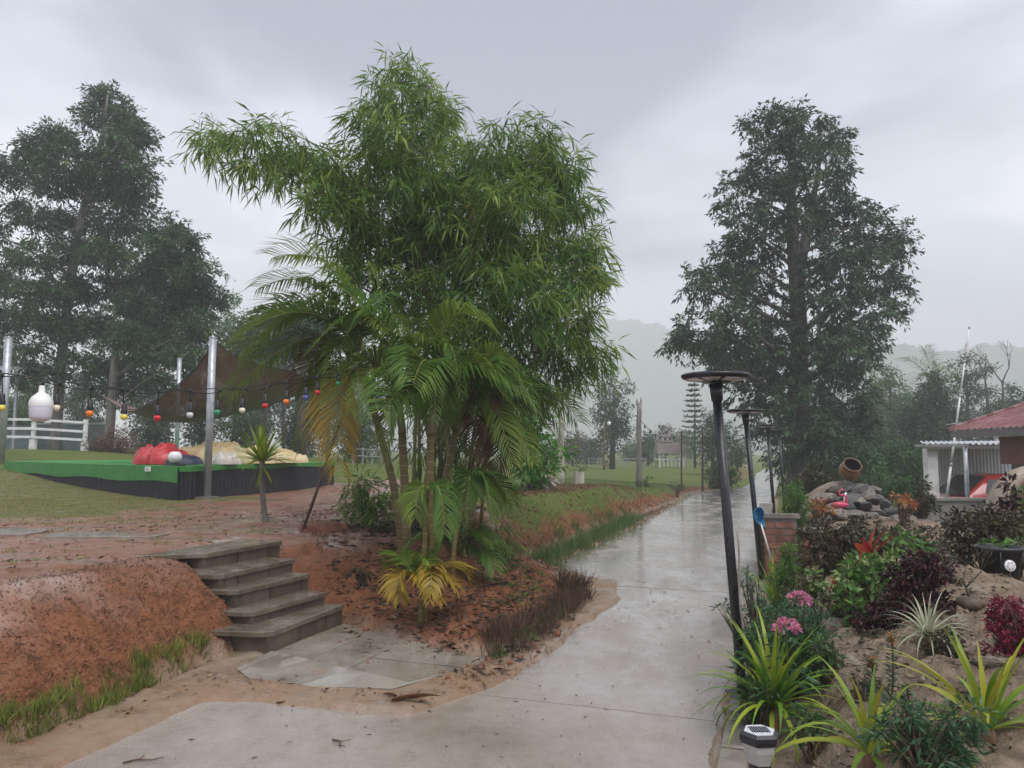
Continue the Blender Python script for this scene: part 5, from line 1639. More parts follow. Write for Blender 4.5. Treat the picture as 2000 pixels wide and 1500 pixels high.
# ---- bare little tree with a root ball
def bonsai():
    b = PG(1894, 1190)
    t = thing('bare_sapling', 'bare twiggy sapling in a round root ball on the clay', 'sapling', b)
    MB().lathe([(.001, -.03), (.07, -.02), (.085, .015), (.07, .05), (.03, .065), (.001, .066)], 14, None, b).build('root_ball', M_STEM, t)
    rg = random.Random(5)
    mb = MB()
    def grow(p, d, r, n):
        e = p + d * rg.uniform(.05, .085)
        mb.tube([p, p.lerp(e, .5) + Vector((rg.uniform(-.006, .006), 0, 0)), e], [r, r * .85, r * .7], 5)
        if n: 
            for _ in range(2 if n > 1 else 3):
                grow(e, (d + Vector((rg.uniform(-.8, .8), rg.uniform(-.8, .8), rg.uniform(-.1, .5)))).normalized(), r * .62, n - 1)
    grow(b + Vector((0, 0, .05)), Vector((-.25, 0, 1)).normalized(), .009, 4)
    mb.build('branches', M_STEM, t)['kind'] = 'stuff'
bonsai()

# ---- brick planter
M_BRICK = [pmat('brick_%d' % k, [(.3, tuple(c * .6 for c in col)), (.5, col), (.7, tuple(c * 1.35 for c in col))], 9, (.35, .6), .4, 24) for k, col in enumerate(((.20, .085, .055), (.25, .11, .07), (.17, .075, .055), (.22, .12, .085)))]
M_BMORT = pmat('brick_mortar', [(.3, (.16, .14, .12)), (.7, (.26, .24, .21))], 12, (.5, .7), .3)
pa = PZ(1500, 1140, 0.0)
pa = Vector((PY(1492, 1050, 8.7).x, 8.7, 0))
planter = thing('brick_planter', 'low red brick planter wall behind the second lamp post', 'planter', (pa.x, pa.y, gz(pa.x + .2, pa.y)))
def brick_wall(a, d, ln, z0, z1, parent, thick=.11):
    o = Vector((d.y, -d.x))
    nrow = max(1, int(round((z1 - z0 - .045) / .075)))
    Mz = Matrix.Rotation(math.atan2(d.y, d.x), 3, 'Z')
    c = a + d * (ln / 2)
    MB().box((c.x, c.y, (z0 + z1 - .05) / 2), (ln - .02, thick - .02, z1 - z0 - .05), Mz).build('mortar', M_BMORT, parent)
    for r in range(nrow):
        x = -(.11 if r % 2 else 0)
        while x < ln - .03:
            s_, e_ = max(x, 0), min(x + .21, ln)
            if e_ - s_ > .04:
                c = a + d * ((s_ + e_) / 2)
                MB().box((c.x, c.y, z0 + r * .075 + .033), (e_ - s_ - .012, thick + random.uniform(-.004, .006), .063), Mz).build('brick', random.choice(M_BRICK), parent)
            x += .22
    c = a + d * (ln / 2)
    MB().box((c.x, c.y, z1 - .022), (ln + .04, thick + .05, .044), Mz).build('coping', M_KERB, parent)
d1 = Vector((1, -.12)).normalized()
d2 = RD
brick_wall(pa.to_2d() + Vector((.0, .0)), d1, .36, .12, PY(1500, 1003, 8.7).z, planter)
brick_wall(pa.to_2d() + d1 * .37 - Vector((0, .12)), d1, .42, .12, PY(1540, 1030, 8.6).z, planter)
brick_wall(pa.to_2d() + d2 * .12, d2, 1.7, .0, PY(1500, 1003, 8.7).z - .004, planter)

# ---- blue landing net leaning on the planter
M_NETB = pmat('blue_net_mesh', [(.3, (.02, .13, .27)), (.5, (.035, .20, .38)), (.7, (.06, .28, .48))], 26, (.4, .6), .6, 60)
nb = PG(1505, 1100)
nyy = 8.35
fnet = thing('fishing_net', 'blue hand net on a white handle leaning by the planter', 'net', PY(1506, 1092, nyy))
MB().tube([PY(1507, 1095, nyy), PY(1486, 1022, nyy)], .009, 7).build('handle', M_WHITE, fnet)
nc = PY(1482, 1006, nyy)
ring = [nc + Vector((math.cos(a) * .055, -.02 * math.sin(a), math.sin(a) * .085)) for a in np.linspace(0, 6.283, 18)]
MB().tube(ring, .006, 5, cap=False).build('hoop', M_NETB, fnet)
prof_n = []
mb = MB()
vs, fs = [], []
for j in range(7):
    f = j / 6
    for k in range(16):
        a = 2 * math.pi * k / 16
        w = (1 - f * .55) * (1 + .12 * math.sin(a * 3 + j))
        vs.append(nc + Vector((math.cos(a) * .055 * w + f * .06, math.sin(a) * .02 + f * .05 + .03 * math.sin(f * 3), math.sin(a) * .085 * w - f * f * .11)))
for j in range(6):
    for k in range(16):
        fs.append((j * 16 + k, j * 16 + (k + 1) % 16, (j + 1) * 16 + (k + 1) % 16, (j + 1) * 16 + k))
fs.append(tuple(6 * 16 + k for k in range(16)))
mb.add(vs, fs, True).build('mesh_bag', M_NETB, fnet)

# ---- rockery with the tipped pot and pink flamingo
def rock_mesh(seed, n=12):
    rg = np.random.default_rng(seed)
    bm = bmesh.new()
    bmesh.ops.create_icosphere(bm, subdivisions=2, radius=1)
    ax = sph(13, rg)
    off = rg.uniform(.45, .8, 13)
    for v in bm.verts:
        p = np.array(v.co)
        for a, o in zip(ax, off):
            d = p @ a
            if d > o: p = p - a * (d - o) * 1.0
        p = p * (1 + .07 * math.sin(p[0] * 7 + seed) * math.sin(p[1] * 6 + seed))
        v.co = p
    me = bpy.data.meshes.new('stone')
    bm.to_mesh(me)
    bm.free()
    return me
M_STONE = [pmat('rock_%d' % k, [(.3, tuple(c * .5 for c in col)), (.5, col), (.7, tuple(c * 1.4 for c in col))], 5, (.3, .6), .7, 12, bdist=.03) for k, col in enumerate(((.10, .095, .09), (.17, .15, .125), (.26, .23, .19), (.07, .068, .068)))]
RM = [rock_mesh(k) for k in range(6)]
RMM = {}
YR = 11.6
rc0 = PY(1665, 1035, YR)
rock = thing('rockery', 'mound of grey and tan stones under the tipped clay pot', 'rockery', Vector((rc0.x, YR, gz(rc0.x, YR))))
mx_ = rc0.x
# clay core of the mound
core = MB()
cz = PY(1655, 942, YR).z
vs, fs = [], []
prof_r = [(.92, .12), (.84, .40), (.66, .66), (.42, .84), (.20, .97), (.10, 1.0)]
g0 = gz(rc0.x, YR)
for j, (r_, h_) in enumerate(prof_r):
    for k in range(24):
        a = 2 * math.pi * k / 24
        rr = r_ * (1 + .10 * math.sin(a * 3 + j) + .06 * math.sin(a * 7 + 2 * j))
        vs.append((PY(1665, 1000, YR).x + rr * math.cos(a) * .86, YR + .42 + rr * math.sin(a) * .5, g0 - .15 + (cz - g0 + .15) * h_))
for j in range(5):
    for k in range(24):
        fs.append((j * 24 + k, j * 24 + (k + 1) % 24, (j + 1) * 24 + (k + 1) % 24, (j + 1) * 24 + k))
fs.append(tuple(5 * 24 + k for k in range(24)))
M_CLAY = pmat('tan_cement', [(.3, (.11, .08, .055)), (.5, (.20, .155, .11)), (.7, (.28, .225, .165))], 5, (.35, .6), .6, 14, bdist=.03)
core.add(vs, fs, True).build('mound', M_CLAY, rock)
stones = [(1572, 1012, 20, 14, 1), (1590, 1030, 20, 14, 0), (1790, 1000, 18, 13, 0), (1800, 1025, 20, 14, 1), (1635, 975, 14, 8, 0), (1705, 958, 14, 7, 1), (1652, 980, 16, 7, 1), (1676, 977, 16, 7, 2), (1600, 975, 20, 14, 1), (1617, 972, 17, 12, 2), (1640, 958, 24, 9, 1), (1672, 956, 26, 9, 0), (1660, 969, 32, 8, 0), (1692, 968, 22, 11, 1), (1712, 975, 15, 11, 0), (1728, 985, 14, 13, 3), (1690, 988, 20, 12, 3), (1655, 991, 18, 11, 3), (1625, 992, 20, 12, 1),
          (1600, 998, 18, 13, 1), (1712, 1000, 16, 10, 1), (1740, 1000, 17, 11, 3), (1668, 1004, 22, 9, 1), (1640, 1008, 22, 11, 2), (1697, 1008, 22, 10, 1), (1612, 1015, 18, 12, 0), (1722, 1015, 18, 10, 2), (1755, 1014, 17, 12, 1), (1670, 1020, 20, 9, 1), (1775, 1018, 15, 10, 2), (1745, 1028, 20, 10, 2), (1700, 1026, 18, 9, 0), (1640, 1028, 22, 9, 0), (1768, 1033, 14, 8, 1)]
for k, (u, v, ru, rv, mi) in enumerate(stones):
    dv = (v - 945) / 90.0
    y_ = YR + .25 - .95 * min(1, dv) ** .8 + .10
    key = (k % 6, mi)
    if key not in RMM:
        me = RM[k % 6].copy()
        me.materials.append(M_STONE[mi])
        RMM[key] = me
    o = bpy.data.objects.new('stone', RMM[key])
    COL.objects.link(o)
    o.parent = rock
    o.location = PY(u, v, y_) - ORIGIN[rock.name]
    o.rotation_euler = (random.uniform(-.3, .3), random.uniform(-.25, .25), random.uniform(0, 6.28))
    o.scale = (px(ru, y_) * 1.2, px(ru, y_) * 1.1, px(rv, y_) * 1.3)
# tipped pot on top
M_POT = pmat('brown_glazed_pot', [(.3, (.10, .045, .02)), (.5, (.19, .095, .04)), (.7, (.28, .16, .08))], 8, (.2, .4), .2)
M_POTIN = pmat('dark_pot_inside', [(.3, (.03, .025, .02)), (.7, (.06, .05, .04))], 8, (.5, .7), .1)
pc = PY(1660, 919, YR + .25)
Rp = Matrix.Rotation(math.radians(48), 3, 'X')
pot = thing('clay_pot', 'round brown clay pot tipped towards the viewer on the rockery', 'pot', PY(1660, 938, YR + .25))
rp = px(20.5, YR + .25)
MB().lathe([(.001, -rp * .85), (rp * .55, -rp * .82), (rp * .9, -rp * .45), (rp * 1.0, 0), (rp * .93, rp * .42), (rp * .80, rp * .66), (rp * .84, rp * .76), (rp * .86, rp * .84), (rp * .76, rp * .86)], 28, Rp, pc).build('body', M_POT, pot)
MB().lathe([(rp * .755, rp * .858), (rp * .72, rp * .6), (rp * .85, .1 * rp), (rp * .7, -.5 * rp), (.001, -.7 * rp)], 28, Rp, pc).build('inside', M_POTIN, pot)
# pink flamingo ornament
M_FLAM = pmat('pink_ornament_paint', [(.3, (.50, .035, .10)), (.7, (.66, .10, .18))], 8, (.2, .35), .05)
fy = 10.75
fc = PY(1641, 986, fy)
fl = thing('flamingo_ornament', 'pink flamingo ornament resting on the rockery stones', 'ornament', fc - Vector((0, 0, .06)))
mb = MB()
prof_f = [(.001, -.13), (.03, -.115), (.055, -.06), (.062, 0), (.05, .055), (.025, .10), (.001, .125)]
mb.lathe(prof_f, 16, Matrix.Rotation(math.radians(90), 3, 'Y') @ Matrix.Diagonal((.75, 1, 1)), fc).build('body', M_FLAM, fl)
nk = [fc + Vector(p) for p in ((.08, 0, .02), (.085, -.01, .09), (.05, -.02, .135), (.0, -.02, .13), (-.02, -.02, .17), (.02, -.02, .215), (.045, -.02, .20))]
nk = [poly_eval(nk, i / 19) for i in range(20)]
MB().tube(nk, [.016 - .0003 * i for i in range(20)], 8).build('neck', M_FLAM, fl)
MB().tube([fc + Vector((.03, 0, -.03)), fc + Vector((.035, 0, -.11))], .007, 6).build('leg', M_FLAM, fl)
MB().tube([PY(1648, 980, fy + .05), PY(1652, 962, fy + .1)], [.014, .012], 7).build('stake', M_WHITE, fl)

# ---- great clay jar lying on its side
M_JAR = pmat('tan_clay_jar', [(.3, (.20, .14, .10)), (.5, (.34, .26, .19)), (.7, (.45, .37, .28))], 4, (.35, .55), .5, 12, bdist=.02)
jy = 8.4
jc = PY(2045, 1010, jy)
jr = px(104, jy)
jar = thing('great_jar', 'great tan clay jar lying on its side at the right edge', 'jar', Vector((jc.x, jy, gz(jc.x, jy))))
Rj = Matrix.Rotation(math.radians(-22), 3, 'Z') @ Matrix.Rotation(math.radians(82), 3, 'X')
MB().lathe([(.001, -jr * 1.0), (jr * .5, -jr * .95), (jr * .85, -jr * .6), (jr, -.1 * jr), (jr * .97, jr * .3), (jr * .84, jr * .62), (jr * .78, jr * .7)], 40, Rj, jc).build('body', M_JAR, jar)
MB().lathe([(jr * .775, jr * .69), (jr * .84, jr * .72), (jr * .86, jr * .80), (jr * .80, jr * .84), (jr * .72, jr * .80), (jr * .72, jr * .5), (.001, jr * .3)], 40, Rj, jc).build('rim', M_JAR, jar)

# ---- black pot with a round solar spotlight
bp_ = PY(1955, 1130, 5.6)
bpot = thing('black_pot', 'black plant pot under the green leaf tuft', 'pot', Vector((bp_.x, 5.6, gz(bp_.x, 5.6))))
zb = gz(bp_.x, 5.6)
MB().lathe([(.001, 0), (.12, 0), (.15, .20), (.165, .205), (.165, .225), (.14, .225), (.13, .17), (.001, .16)], 22, None, (bp_.x, 5.6, zb)).build('body', M_BLACK, bpot)
for k in range(6):
    a = k * 1.047
    MB().tube([(bp_.x + .14 * math.cos(a), 5.6 + .14 * math.sin(a), zb + .03), (bp_.x + .156 * math.cos(a), 5.6 + .156 * math.sin(a), zb + .2)], .006, 5).build('rib', M_BLACK, bpot)
lc_ = PY(1971, 1105, 5.25)
spot = thing('solar_spotlight', 'small round white solar spotlight beside the black pot', 'spotlight', Vector((lc_.x, 5.25, gz(lc_.x, 5.25))))
Rs = Matrix.Rotation(math.radians(80), 3, 'X')
rs_ = px(11, 5.25)
MB().lathe([(.001, -.03), (rs_ * .8, -.03), (rs_ * 1.08, .0), (rs_ * 1.08, .012), (rs_ * .98, .012)], 22, Rs, lc_).build('housing', M_BLACK, spot)
MB().lathe([(rs_ * .98, .011), (rs_ * .6, .018), (.001, .020)], 22, Rs, lc_).build('lens', M_WHITE, spot)
for k in range(6):
    a = k * 1.047
    MB().box(lc_ + Rs @ Vector((rs_ * .55 * math.cos(a), rs_ * .55 * math.sin(a), .0195)), (rs_ * .3, rs_ * .3, .004), Rs).build('led', M_LENS, spot)
MB().tube([lc_ - Vector((0, 0, rs_)), Vector((lc_.x, 5.25, gz(lc_.x, 5.25) - .05))], .009, 7).build('spike', M_BLACK, spot)

# ---- small solar bollard in the foreground
sy = 3.05
hc = PY(1483, 1434, sy)
sol = thing('solar_bollard', 'small black solar bollard lamp with hexagonal panel top in the foreground', 'lamp', Vector((hc.x, sy, gz(hc.x, sy))))
r6 = px(39, sy)
def hexp(r, z, c, sq=1.0): return [c + Vector((r * math.cos(k * math.pi / 3 + .1), r * math.sin(k * math.pi / 3 + .1) * sq, z)) for k in range(6)]
def hexloft(rings, name, mat, parent, capb=True, capt=True):
    vs = [p for r in rings for p in r]
    fs = [(j * 6 + k, j * 6 + (k + 1) % 6, (j + 1) * 6 + (k + 1) % 6, (j + 1) * 6 + k) for j in range(len(rings) - 1) for k in range(6)]
    if capb: fs.append((5, 4, 3, 2, 1, 0))
    if capt: fs.append(tuple((len(rings) - 1) * 6 + k for k in range(6)))
    return MB().add(vs, fs).build(name, mat, parent)
hexloft([hexp(r6 * .9, -.028, hc), hexp(r6, -.012, hc), hexp(r6 * .99, .004, hc), hexp(r6 * .80, .014, hc)], 'cap', M_BLACK, sol)
M_SILV = pmat('silver_frame', [(.3, (.52, .53, .56)), (.7, (.66, .67, .70))], 20, (.2, .35), .02)
hexloft([hexp(r6 * .78, .0142, hc), hexp(r6 * .76, .017, hc)], 'panel_frame', M_SILV, sol)
pw = r6 * .88
MB().box(hc + Vector((0, 0, .0185)), (pw, pw * .82, .002)).build('solar_panel', M_PANEL, sol)
for k in range(7):
    MB().box(hc + Vector(((k - 3) * pw / 7.2, 0, .0199)), (.0012, pw * .8, .0006)).build('cell_line', M_SILV, sol)
M_GLASS = pmat('frosted_lamp_glass', [(.3, (.36, .36, .33)), (.7, (.55, .55, .52))], 12, (.08, .2), .1)
hexloft([hexp(r6 * .34, -.115, hc), hexp(r6 * .55, -.105, hc), hexp(r6 * .80, -.055, hc), hexp(r6 * .84, -.029, hc)], 'lamp_glass', M_GLASS, sol)
MB().lathe([(r6 * .50, -.128), (r6 * .52, -.116), (r6 * .30, -.110)], 16, None, hc).build('ring', M_BLACK, sol)
MB().tube([hc - Vector((0, 0, .115)), Vector((hc.x, sy, gz(hc.x, sy) - .04))], .026, 12).build('post', M_BLACK, sol)

# ================================================================== HOUSE, CARPORT, CAR
gh = -.55
E0 = PY(1853, 841, 16.5)
E1 = Vector((9.15, 8.0, E0.z))
M_ROOF = pmat('red_roof_sheet', [(.3, (.13, .045, .045)), (.5, (.20, .075, .07)), (.7, (.27, .12, .115))], 3, (.18, .4), .2, 9)
M_WALLR = pmat('red_brown_wall', [(.3, (.16, .05, .045)), (.7, (.25, .085, .075))], 3, (.45, .65), .15)
M_FASC = pmat('grey_fascia', [(.3, (.12, .10, .10)), (.7, (.20, .17, .17))], 5, (.35, .55), .1)
house = thing('house', 'house with a red ribbed roof at the right picture edge', 'house', (E0.x + 2.4, 12.5, gh))
ed_ = (E1 - E0).normalized()
el_ = (E1 - E0).length
RX, RZ = 2.9, .96
N_ = 132
wv, wf = [], []
for i in range(N_ + 1):          # ribs run up the slope
    p = E0 + ed_ * (el_ * i / N_)
    rib = .028 if i % 3 == 0 else 0
    for j in range(9):
        f = j / 8
        lap = .012 * (j % 2)
        wv.append((p.x + RX * f, p.y, p.z + RZ * f + rib + lap))
for i in range(N_):
    for j in range(8):
        wf.append((i * 9 + j, i * 9 + j + 1, (i + 1) * 9 + j + 1, (i + 1) * 9 + j))
MB().add(wv, wf).build('roof', M_ROOF, house)
wv2 = [(2 * (E0.x + RX) - x, y, z) for x, y, z in wv]
MB().add(wv2, [f[::-1] for f in wf]).build('roof', M_ROOF, house)
for k in range(7):               # capping tiles up the far rake
    a = E0 + Vector((RX, 0, RZ)) * (k / 7) + Vector((0, .02, .02))
    b = E0 + Vector((RX, 0, RZ)) * ((k + 1.06) / 7) + Vector((0, .02, .03))
    MB().tube([a, b], [.048, .04], 8).build('rake_tile', M_ROOF, house)
for k in range(12):
    a = E0 + ed_ * (el_ * k / 12) + Vector((RX, 0, RZ + .03))
    b = E0 + ed_ * (el_ * (k + 1.05) / 12) + Vector((RX, 0, RZ + .03))
    MB().tube([a, b], [.07, .06], 8).build('ridge_tile', M_ROOF, house)
c_ = (E0 + E1) / 2
Me = Matrix.Rotation(math.atan2(ed_.y, ed_.x), 3, 'Z')
MB().box(c_ + Vector((.04, 0, -.085)), (el_ - .05, .03, .13), Me).build('fascia', M_FASC, house)
MB().box(c_ + Vector((.32, 0, -.13)), (el_ - .1, .5, .02), Me).build('soffit', M_FASC, house)
W0 = PY(1953, 880, 15.6)
wzt = E0.z - .15
MB().prism([(W0.x, 15.6), (W0.x - .15, 8.3), (W0.x + 4.2, 8.3), (W0.x + 4.2, 15.6)], PY(1960, 906, 15.6).z, wzt).build('upper_wall', M_WALLR, house)
M_WIN = pmat('dark_window', [(.3, (.02, .022, .028)), (.7, (.035, .04, .045))], 3, (.06, .12), 0)
MB().prism([(W0.x + .12, 15.45), (W0.x - .03, 8.4), (W0.x + 4.1, 8.4), (W0.x + 4.1, 15.45)], gh, PY(1960, 906, 15.6).z - .002).build('lower_wall', M_FASC, house)
for k in range(4):
    y_ = 15.0 - k * 1.7
    xw = W0.x + .09 - .15 * (15.6 - y_) / 7.3
    MB().box((xw, y_, .45), (.06, 1.1, .75)).build('window', M_WIN, house)
    MB().box((xw - .01, y_ + .60, .45), (.08, .07, .85)).build('window_frame', M_WPAINT, house)
    MB().box((xw - .01, y_ - .60, .45), (.08, .07, .85)).build('window_frame', M_WPAINT, house)
# mast on the roof side
ma, mt = PY(1864, 858, 19.0), PY(1893, 640, 19.0)
mast = thing('antenna_mast', 'leaning pale antenna mast rising beside the red roof', 'mast', Vector((ma.x - .2, 19.0, gz(ma.x - .2, 19.0))))
dm = (mt - ma)
foot = ma - dm.normalized() * ((ma.z - gh) / dm.normalized().z)
for k in range(6):
    a, b = foot.lerp(mt, k / 6), foot.lerp(mt, (k + 1) / 6)
    MB().tube([a, b], px(2.6 - .28 * k, 19), 8).build('section', M_WPAINT, mast)
    MB().tube([b - dm.normalized() * .03, b + dm.normalized() * .03], px(3.2 - .28 * k, 19), 8).build('joint', M_GALV, mast)
MB().box(foot.lerp(mt, .90), (.07, .05, .24), dm.to_track_quat('Z', 'Y').to_matrix()).build('antenna', M_WPAINT, mast)
MB().tube([ma + dm * .13 + Vector((-.25, 0, 0)), ma + dm * .13 + Vector((.2, 0, .05))], .012, 5).build('bracket', M_GALV, mast)

# carport of pale ribbed sheets
CY = 19.5
M_SHEET = pmat('pale_ribbed_sheet', [(.3, (.40, .41, .43)), (.5, (.52, .53, .55)), (.7, (.60, .61, .64))], 2.5, (.3, .5), .1, stretch=(1, 1, .3))
cx0, cx1 = PY(1805, 900, CY).x, PY(1955, 900, CY).x
cz1 = PY(1850, 872, CY).z
cp_ = thing('carport', 'pale carport of ribbed metal sheets beside the house', 'carport', ((cx0 + cx1) / 2, CY, gh))
wv, wf = [], []
N_ = 96
bx0, bx1 = PY(1828, 900, CY + 2.6).x, PY(1990, 900, CY + 2.6).x
for i in range(N_ + 1):
    x = bx0 + (bx1 - bx0) * i / N_
    dy = .03 * (1 if (i // 2) % 2 else 0)
    wv += [(x, CY + 2.6 + dy, gh), (x, CY + 2.6 + dy, cz1 - .05)]
for i in range(N_): wf.append((2 * i, 2 * i + 2, 2 * i + 3, 2 * i + 1))
MB().add(wv, wf).build('back_wall', M_SHEET, cp_)
MB().box((cx0 + .13, CY - .05, (gh + cz1) / 2), (.26, .22, cz1 - gh)).build('pillar', M_WPAINT, cp_)
wv, wf = [], []
for i in range(N_ + 1):
    x = cx0 - .2 + (cx1 - cx0 + .9) * i / N_
    dz = .025 * math.sin(i * 1.3)
    xb = PY(1797, 870, CY + 2.8).x + (x - cx0 + .2)
    wv += [(x, CY - .35, cz1 + .06 + dz), (xb, CY + 2.8, cz1 + .16 + dz)]
for i in range(N_): wf.append((2 * i, 2 * i + 2, 2 * i + 3, 2 * i + 1))
MB().add(wv, wf, True).build('roof', M_TIN, cp_)
MB().box(((cx0 + cx1) / 2 + .2, CY - .30, cz1 - .01), (cx1 - cx0 + .8, .06, .09)).build('beam', M_FASC, cp_)
p_ = PY(1886, 900, CY - 2.2)
MB().tube([(p_.x, CY - 2.2, gh), (p_.x, CY - 2.2, PY(1886, 872, CY - 2.2).z)], .045, 10).build('post', M_GALV, cp_)
MB().box((p_.x, CY - 1.2, PY(1886, 872, CY - 2.2).z + .03), (.06, 2.2, .06)).build('rafter', M_GALV, cp_)

# red car in the carport, seen from the front left
M_CARR = pmat('red_car_paint', [(.3, (.26, .018, .02)), (.7, (.36, .03, .03))], 3, (.10, .2), 0, spec=.7)
M_TYRE = pmat('tyre_rubber', [(.3, (.012, .012, .012)), (.7, (.02, .02, .02))], 20, (.6, .8), .1)
def car(c, rz):
    t = thing('parked_car', 'red car parked under the pale carport behind the post', 'car', c)
    R3 = Matrix.Rotation(rz, 3, 'Z')
    def W(p): return Vector(c) + R3 @ Vector(p)
    # stations along the length: (x, half width, sill z, belt z)
    st = [(-2.0, .62, .42, .72), (-1.9, .74, .32, .80), (-1.5, .80, .24, .88), (-.6, .82, .22, .92), (.6, .82, .22, .92), (1.2, .80, .24, .88), (1.7, .76, .28, .78), (2.02, .66, .36, .66)]
    vs, fs = [], []
    for x, w, a, b in st:
        for y, z in ((-w * .9, a), (-w, a + .12), (-w, (a + b) / 2 + .05), (-w * .95, b), (-w * .6, b + .025), (w * .6, b + .025), (w * .95, b), (w, (a + b) / 2 + .05), (w, a + .12), (w * .9, a)):
            vs.append(W((x, y, z)))
    for i in range(len(st) - 1):
        for k in range(10):
            fs.append((i * 10 + k, i * 10 + (k + 1) % 10, (i + 1) * 10 + (k + 1) % 10, (i + 1) * 10 + k))
    fs += [tuple(range(9, -1, -1)), tuple((len(st) - 1) * 10 + k for k in range(10))]
    MB().add(vs, fs, True).build('body', M_CARR, t)
    cb = [(-1.75, .66, .90), (-1.2, .60, 1.38), (-.2, .58, 1.46), (.45, .58, 1.42), (1.15, .68, .90)]
    def cabin(s, off, name, m, x0=None):
        vs, fs = [], []
        for x, w, z in cb:
            vs += [W((x * s, -w * off, z)), W((x * s, w * off, z)), W((x * s, -.76 * off, .88)), W((x * s, .76 * off, .88))]
        for i in range(len(cb) - 1):
            a, b = i * 4, i * 4 + 4
            fs += [(a, b, b + 1, a + 1), (a + 2, b + 2, b, a), (a + 1, b + 1, b + 3, a + 3)]
        return MB().add(vs, fs, True).build(name, m, t)
    cabin(1.0, 1.0, 'cabin', M_CARR)
    for sd in (-1, 1):
        for xs_, in (((-1.15, -.35),), ((-.25, .55),)):
            vs = [W((xs_[0] - (.18 if xs_[0] < -1 else 0), sd * .735, .95)), W((xs_[1] + (.2 if xs_[1] > .3 else 0), sd * .735, .95)), W((xs_[1], sd * .625, 1.33)), W((xs_[0], sd * .625, 1.33))]
            MB().add(vs, [(0, 1, 2, 3) if sd < 0 else (3, 2, 1, 0)]).build('side_window', M_WIN, t)
    MB().add([W((1.17, -.58, .95)), W((1.17, .58, .95)), W((.52, .50, 1.41)), W((.52, -.50, 1.41))], [(0, 1, 2, 3)]).build('windscreen', M_WIN, t)
    MB().add([W((-1.77, .56, .95)), W((-1.77, -.56, .95)), W((-1.27, -.50, 1.37)), W((-1.27, .50, 1.37))], [(0, 1, 2, 3)]).build('rear_window', M_WIN, t)
    for x in (-1.25, 1.28):
        for sd in (-1, 1):
            Rw = R3 @ Matrix.Rotation(math.radians(90), 3, 'X')
            w_ = MB().lathe([(.18, -.1), (.30, -.1), (.32, -.06), (.32, .06), (.30, .1), (.18, .1)], 20, Rw, W((x, sd * .73, .32))).build('wheel', M_TYRE, t)
            MB().lathe([(.001, -.085), (.19, -.085), (.19, .085), (.001, .085)], 16, Rw, W((x, sd * .73, .32))).build('rim', M_GALV, w_)
    for sd in (-1, 1):
        MB().box(W((1.97, sd * .52, .60)), (.10, .24, .11), R3).build('headlight', M_LENS, t)
        MB().box(W((-1.96, sd * .55, .68)), (.08, .2, .12), R3).build('tail_light', M_RED, t)
    MB().box(W((2.0, 0, .42)), (.08, 1.1, .12), R3).build('bumper', M_BLACK, t)
cc = PY(1925, 930, CY + .4)
car(Vector((cc.x + .15, CY + .5, gh)), math.radians(188))
# low pale wall before the carport
lw0 = PY(1812, 990, 15.0)
M_PALEW = pmat('pale_concrete_wall', [(.3, (.24, .225, .21)), (.7, (.36, .34, .32))], 3, (.3, .5), .2)
x0, x1 = PY(1815, 985, 15.0).x, PY(1935, 985, 15).x
g15 = gz((x0 + x1) / 2, 15)
zt = PY(1860, 973, 15.0).z
pw_ = thing('low_wall', 'low pale concrete wall before the carport and red car', 'wall', ((x0 + x1) / 2, 15, g15))
MB().box(((x0 + x1) / 2, 15, (g15 - .2 + zt - .05) / 2), (x1 - x0, .12, zt - .05 - g15 + .2)).build('wall', M_PALEW, pw_)
MB().box(((x0 + x1) / 2, 15, zt - .02), (x1 - x0 + .06, .2, .05)).build('coping', M_PALEW, pw_)
# ================================================================== HILLS
M_HILL = pmat('wooded_hill', [(.3, (.018, .035, .018)), (.5, (.035, .06, .028)), (.7, (.055, .085, .038))], .08, (.7, .9), .8, .25, bdist=2.0)
def hill(name, ridge, y0, depth, lump, seed):
    us = [r[0] for r in ridge]
    U = np.linspace(us[0], us[-1], 260)
    Vv = np.interp(U, us, [r[1] for r in ridge])
    nd = 46
    vs = np.zeros((nd, 260, 3))
    for j in range(nd):
        f = j / (nd - 1)
        y = y0 - depth * .55 + depth * f
        for i in range(0, 260):
            p = PY(float(U[i]), float(Vv[i]), y0)
            x = p.x
            h = p.z * math.exp(-((y - y0) / (depth * .30)) ** 2)
            vs[j, i] = (x, y, h)
    n1 = fbm(vs[..., 0] / 14.0, vs[..., 1] / 14.0, seed, 4)
    n2 = np.abs(fbm(vs[..., 0] / 7.0, vs[..., 1] / 7.0, seed + 3, 3))
    vs[..., 2] = np.maximum(vs[..., 2] * (1 + .04 * n1) + (lump * (n1 * 1.6 - n2 * 1.5 + .3)) * np.clip(vs[..., 2] / 8, 0, 1), -1.5)
    id_ = np.arange(nd * 260).reshape(nd, 260)
    Fs = np.stack([id_[:-1, :-1], id_[:-1, 1:], id_[1:, 1:], id_[1:, :-1]], -1).reshape(-1, 4)
    o = link_mesh(name, np_mesh(name, vs.reshape(-1, 3), Fs, smooth=True), M_HILL)
    tag(o, kind='structure')
hill('hill', [(700, 880), (900, 800), (1050, 690), (1130, 640), (1180, 624), (1240, 627), (1300, 645), (1380, 690), (1480, 740), (1600, 790), (1750, 850), (1800, 880)], 720, 220, 5, 5)
hill('hill', [(1380, 880), (1480, 780), (1600, 700), (1690, 682), (1740, 674), (1790, 682), (1830, 694), (1900, 688), (1960, 676), (2010, 690), (2150, 660), (2400, 640)], 500, 180, 8.0, 15)

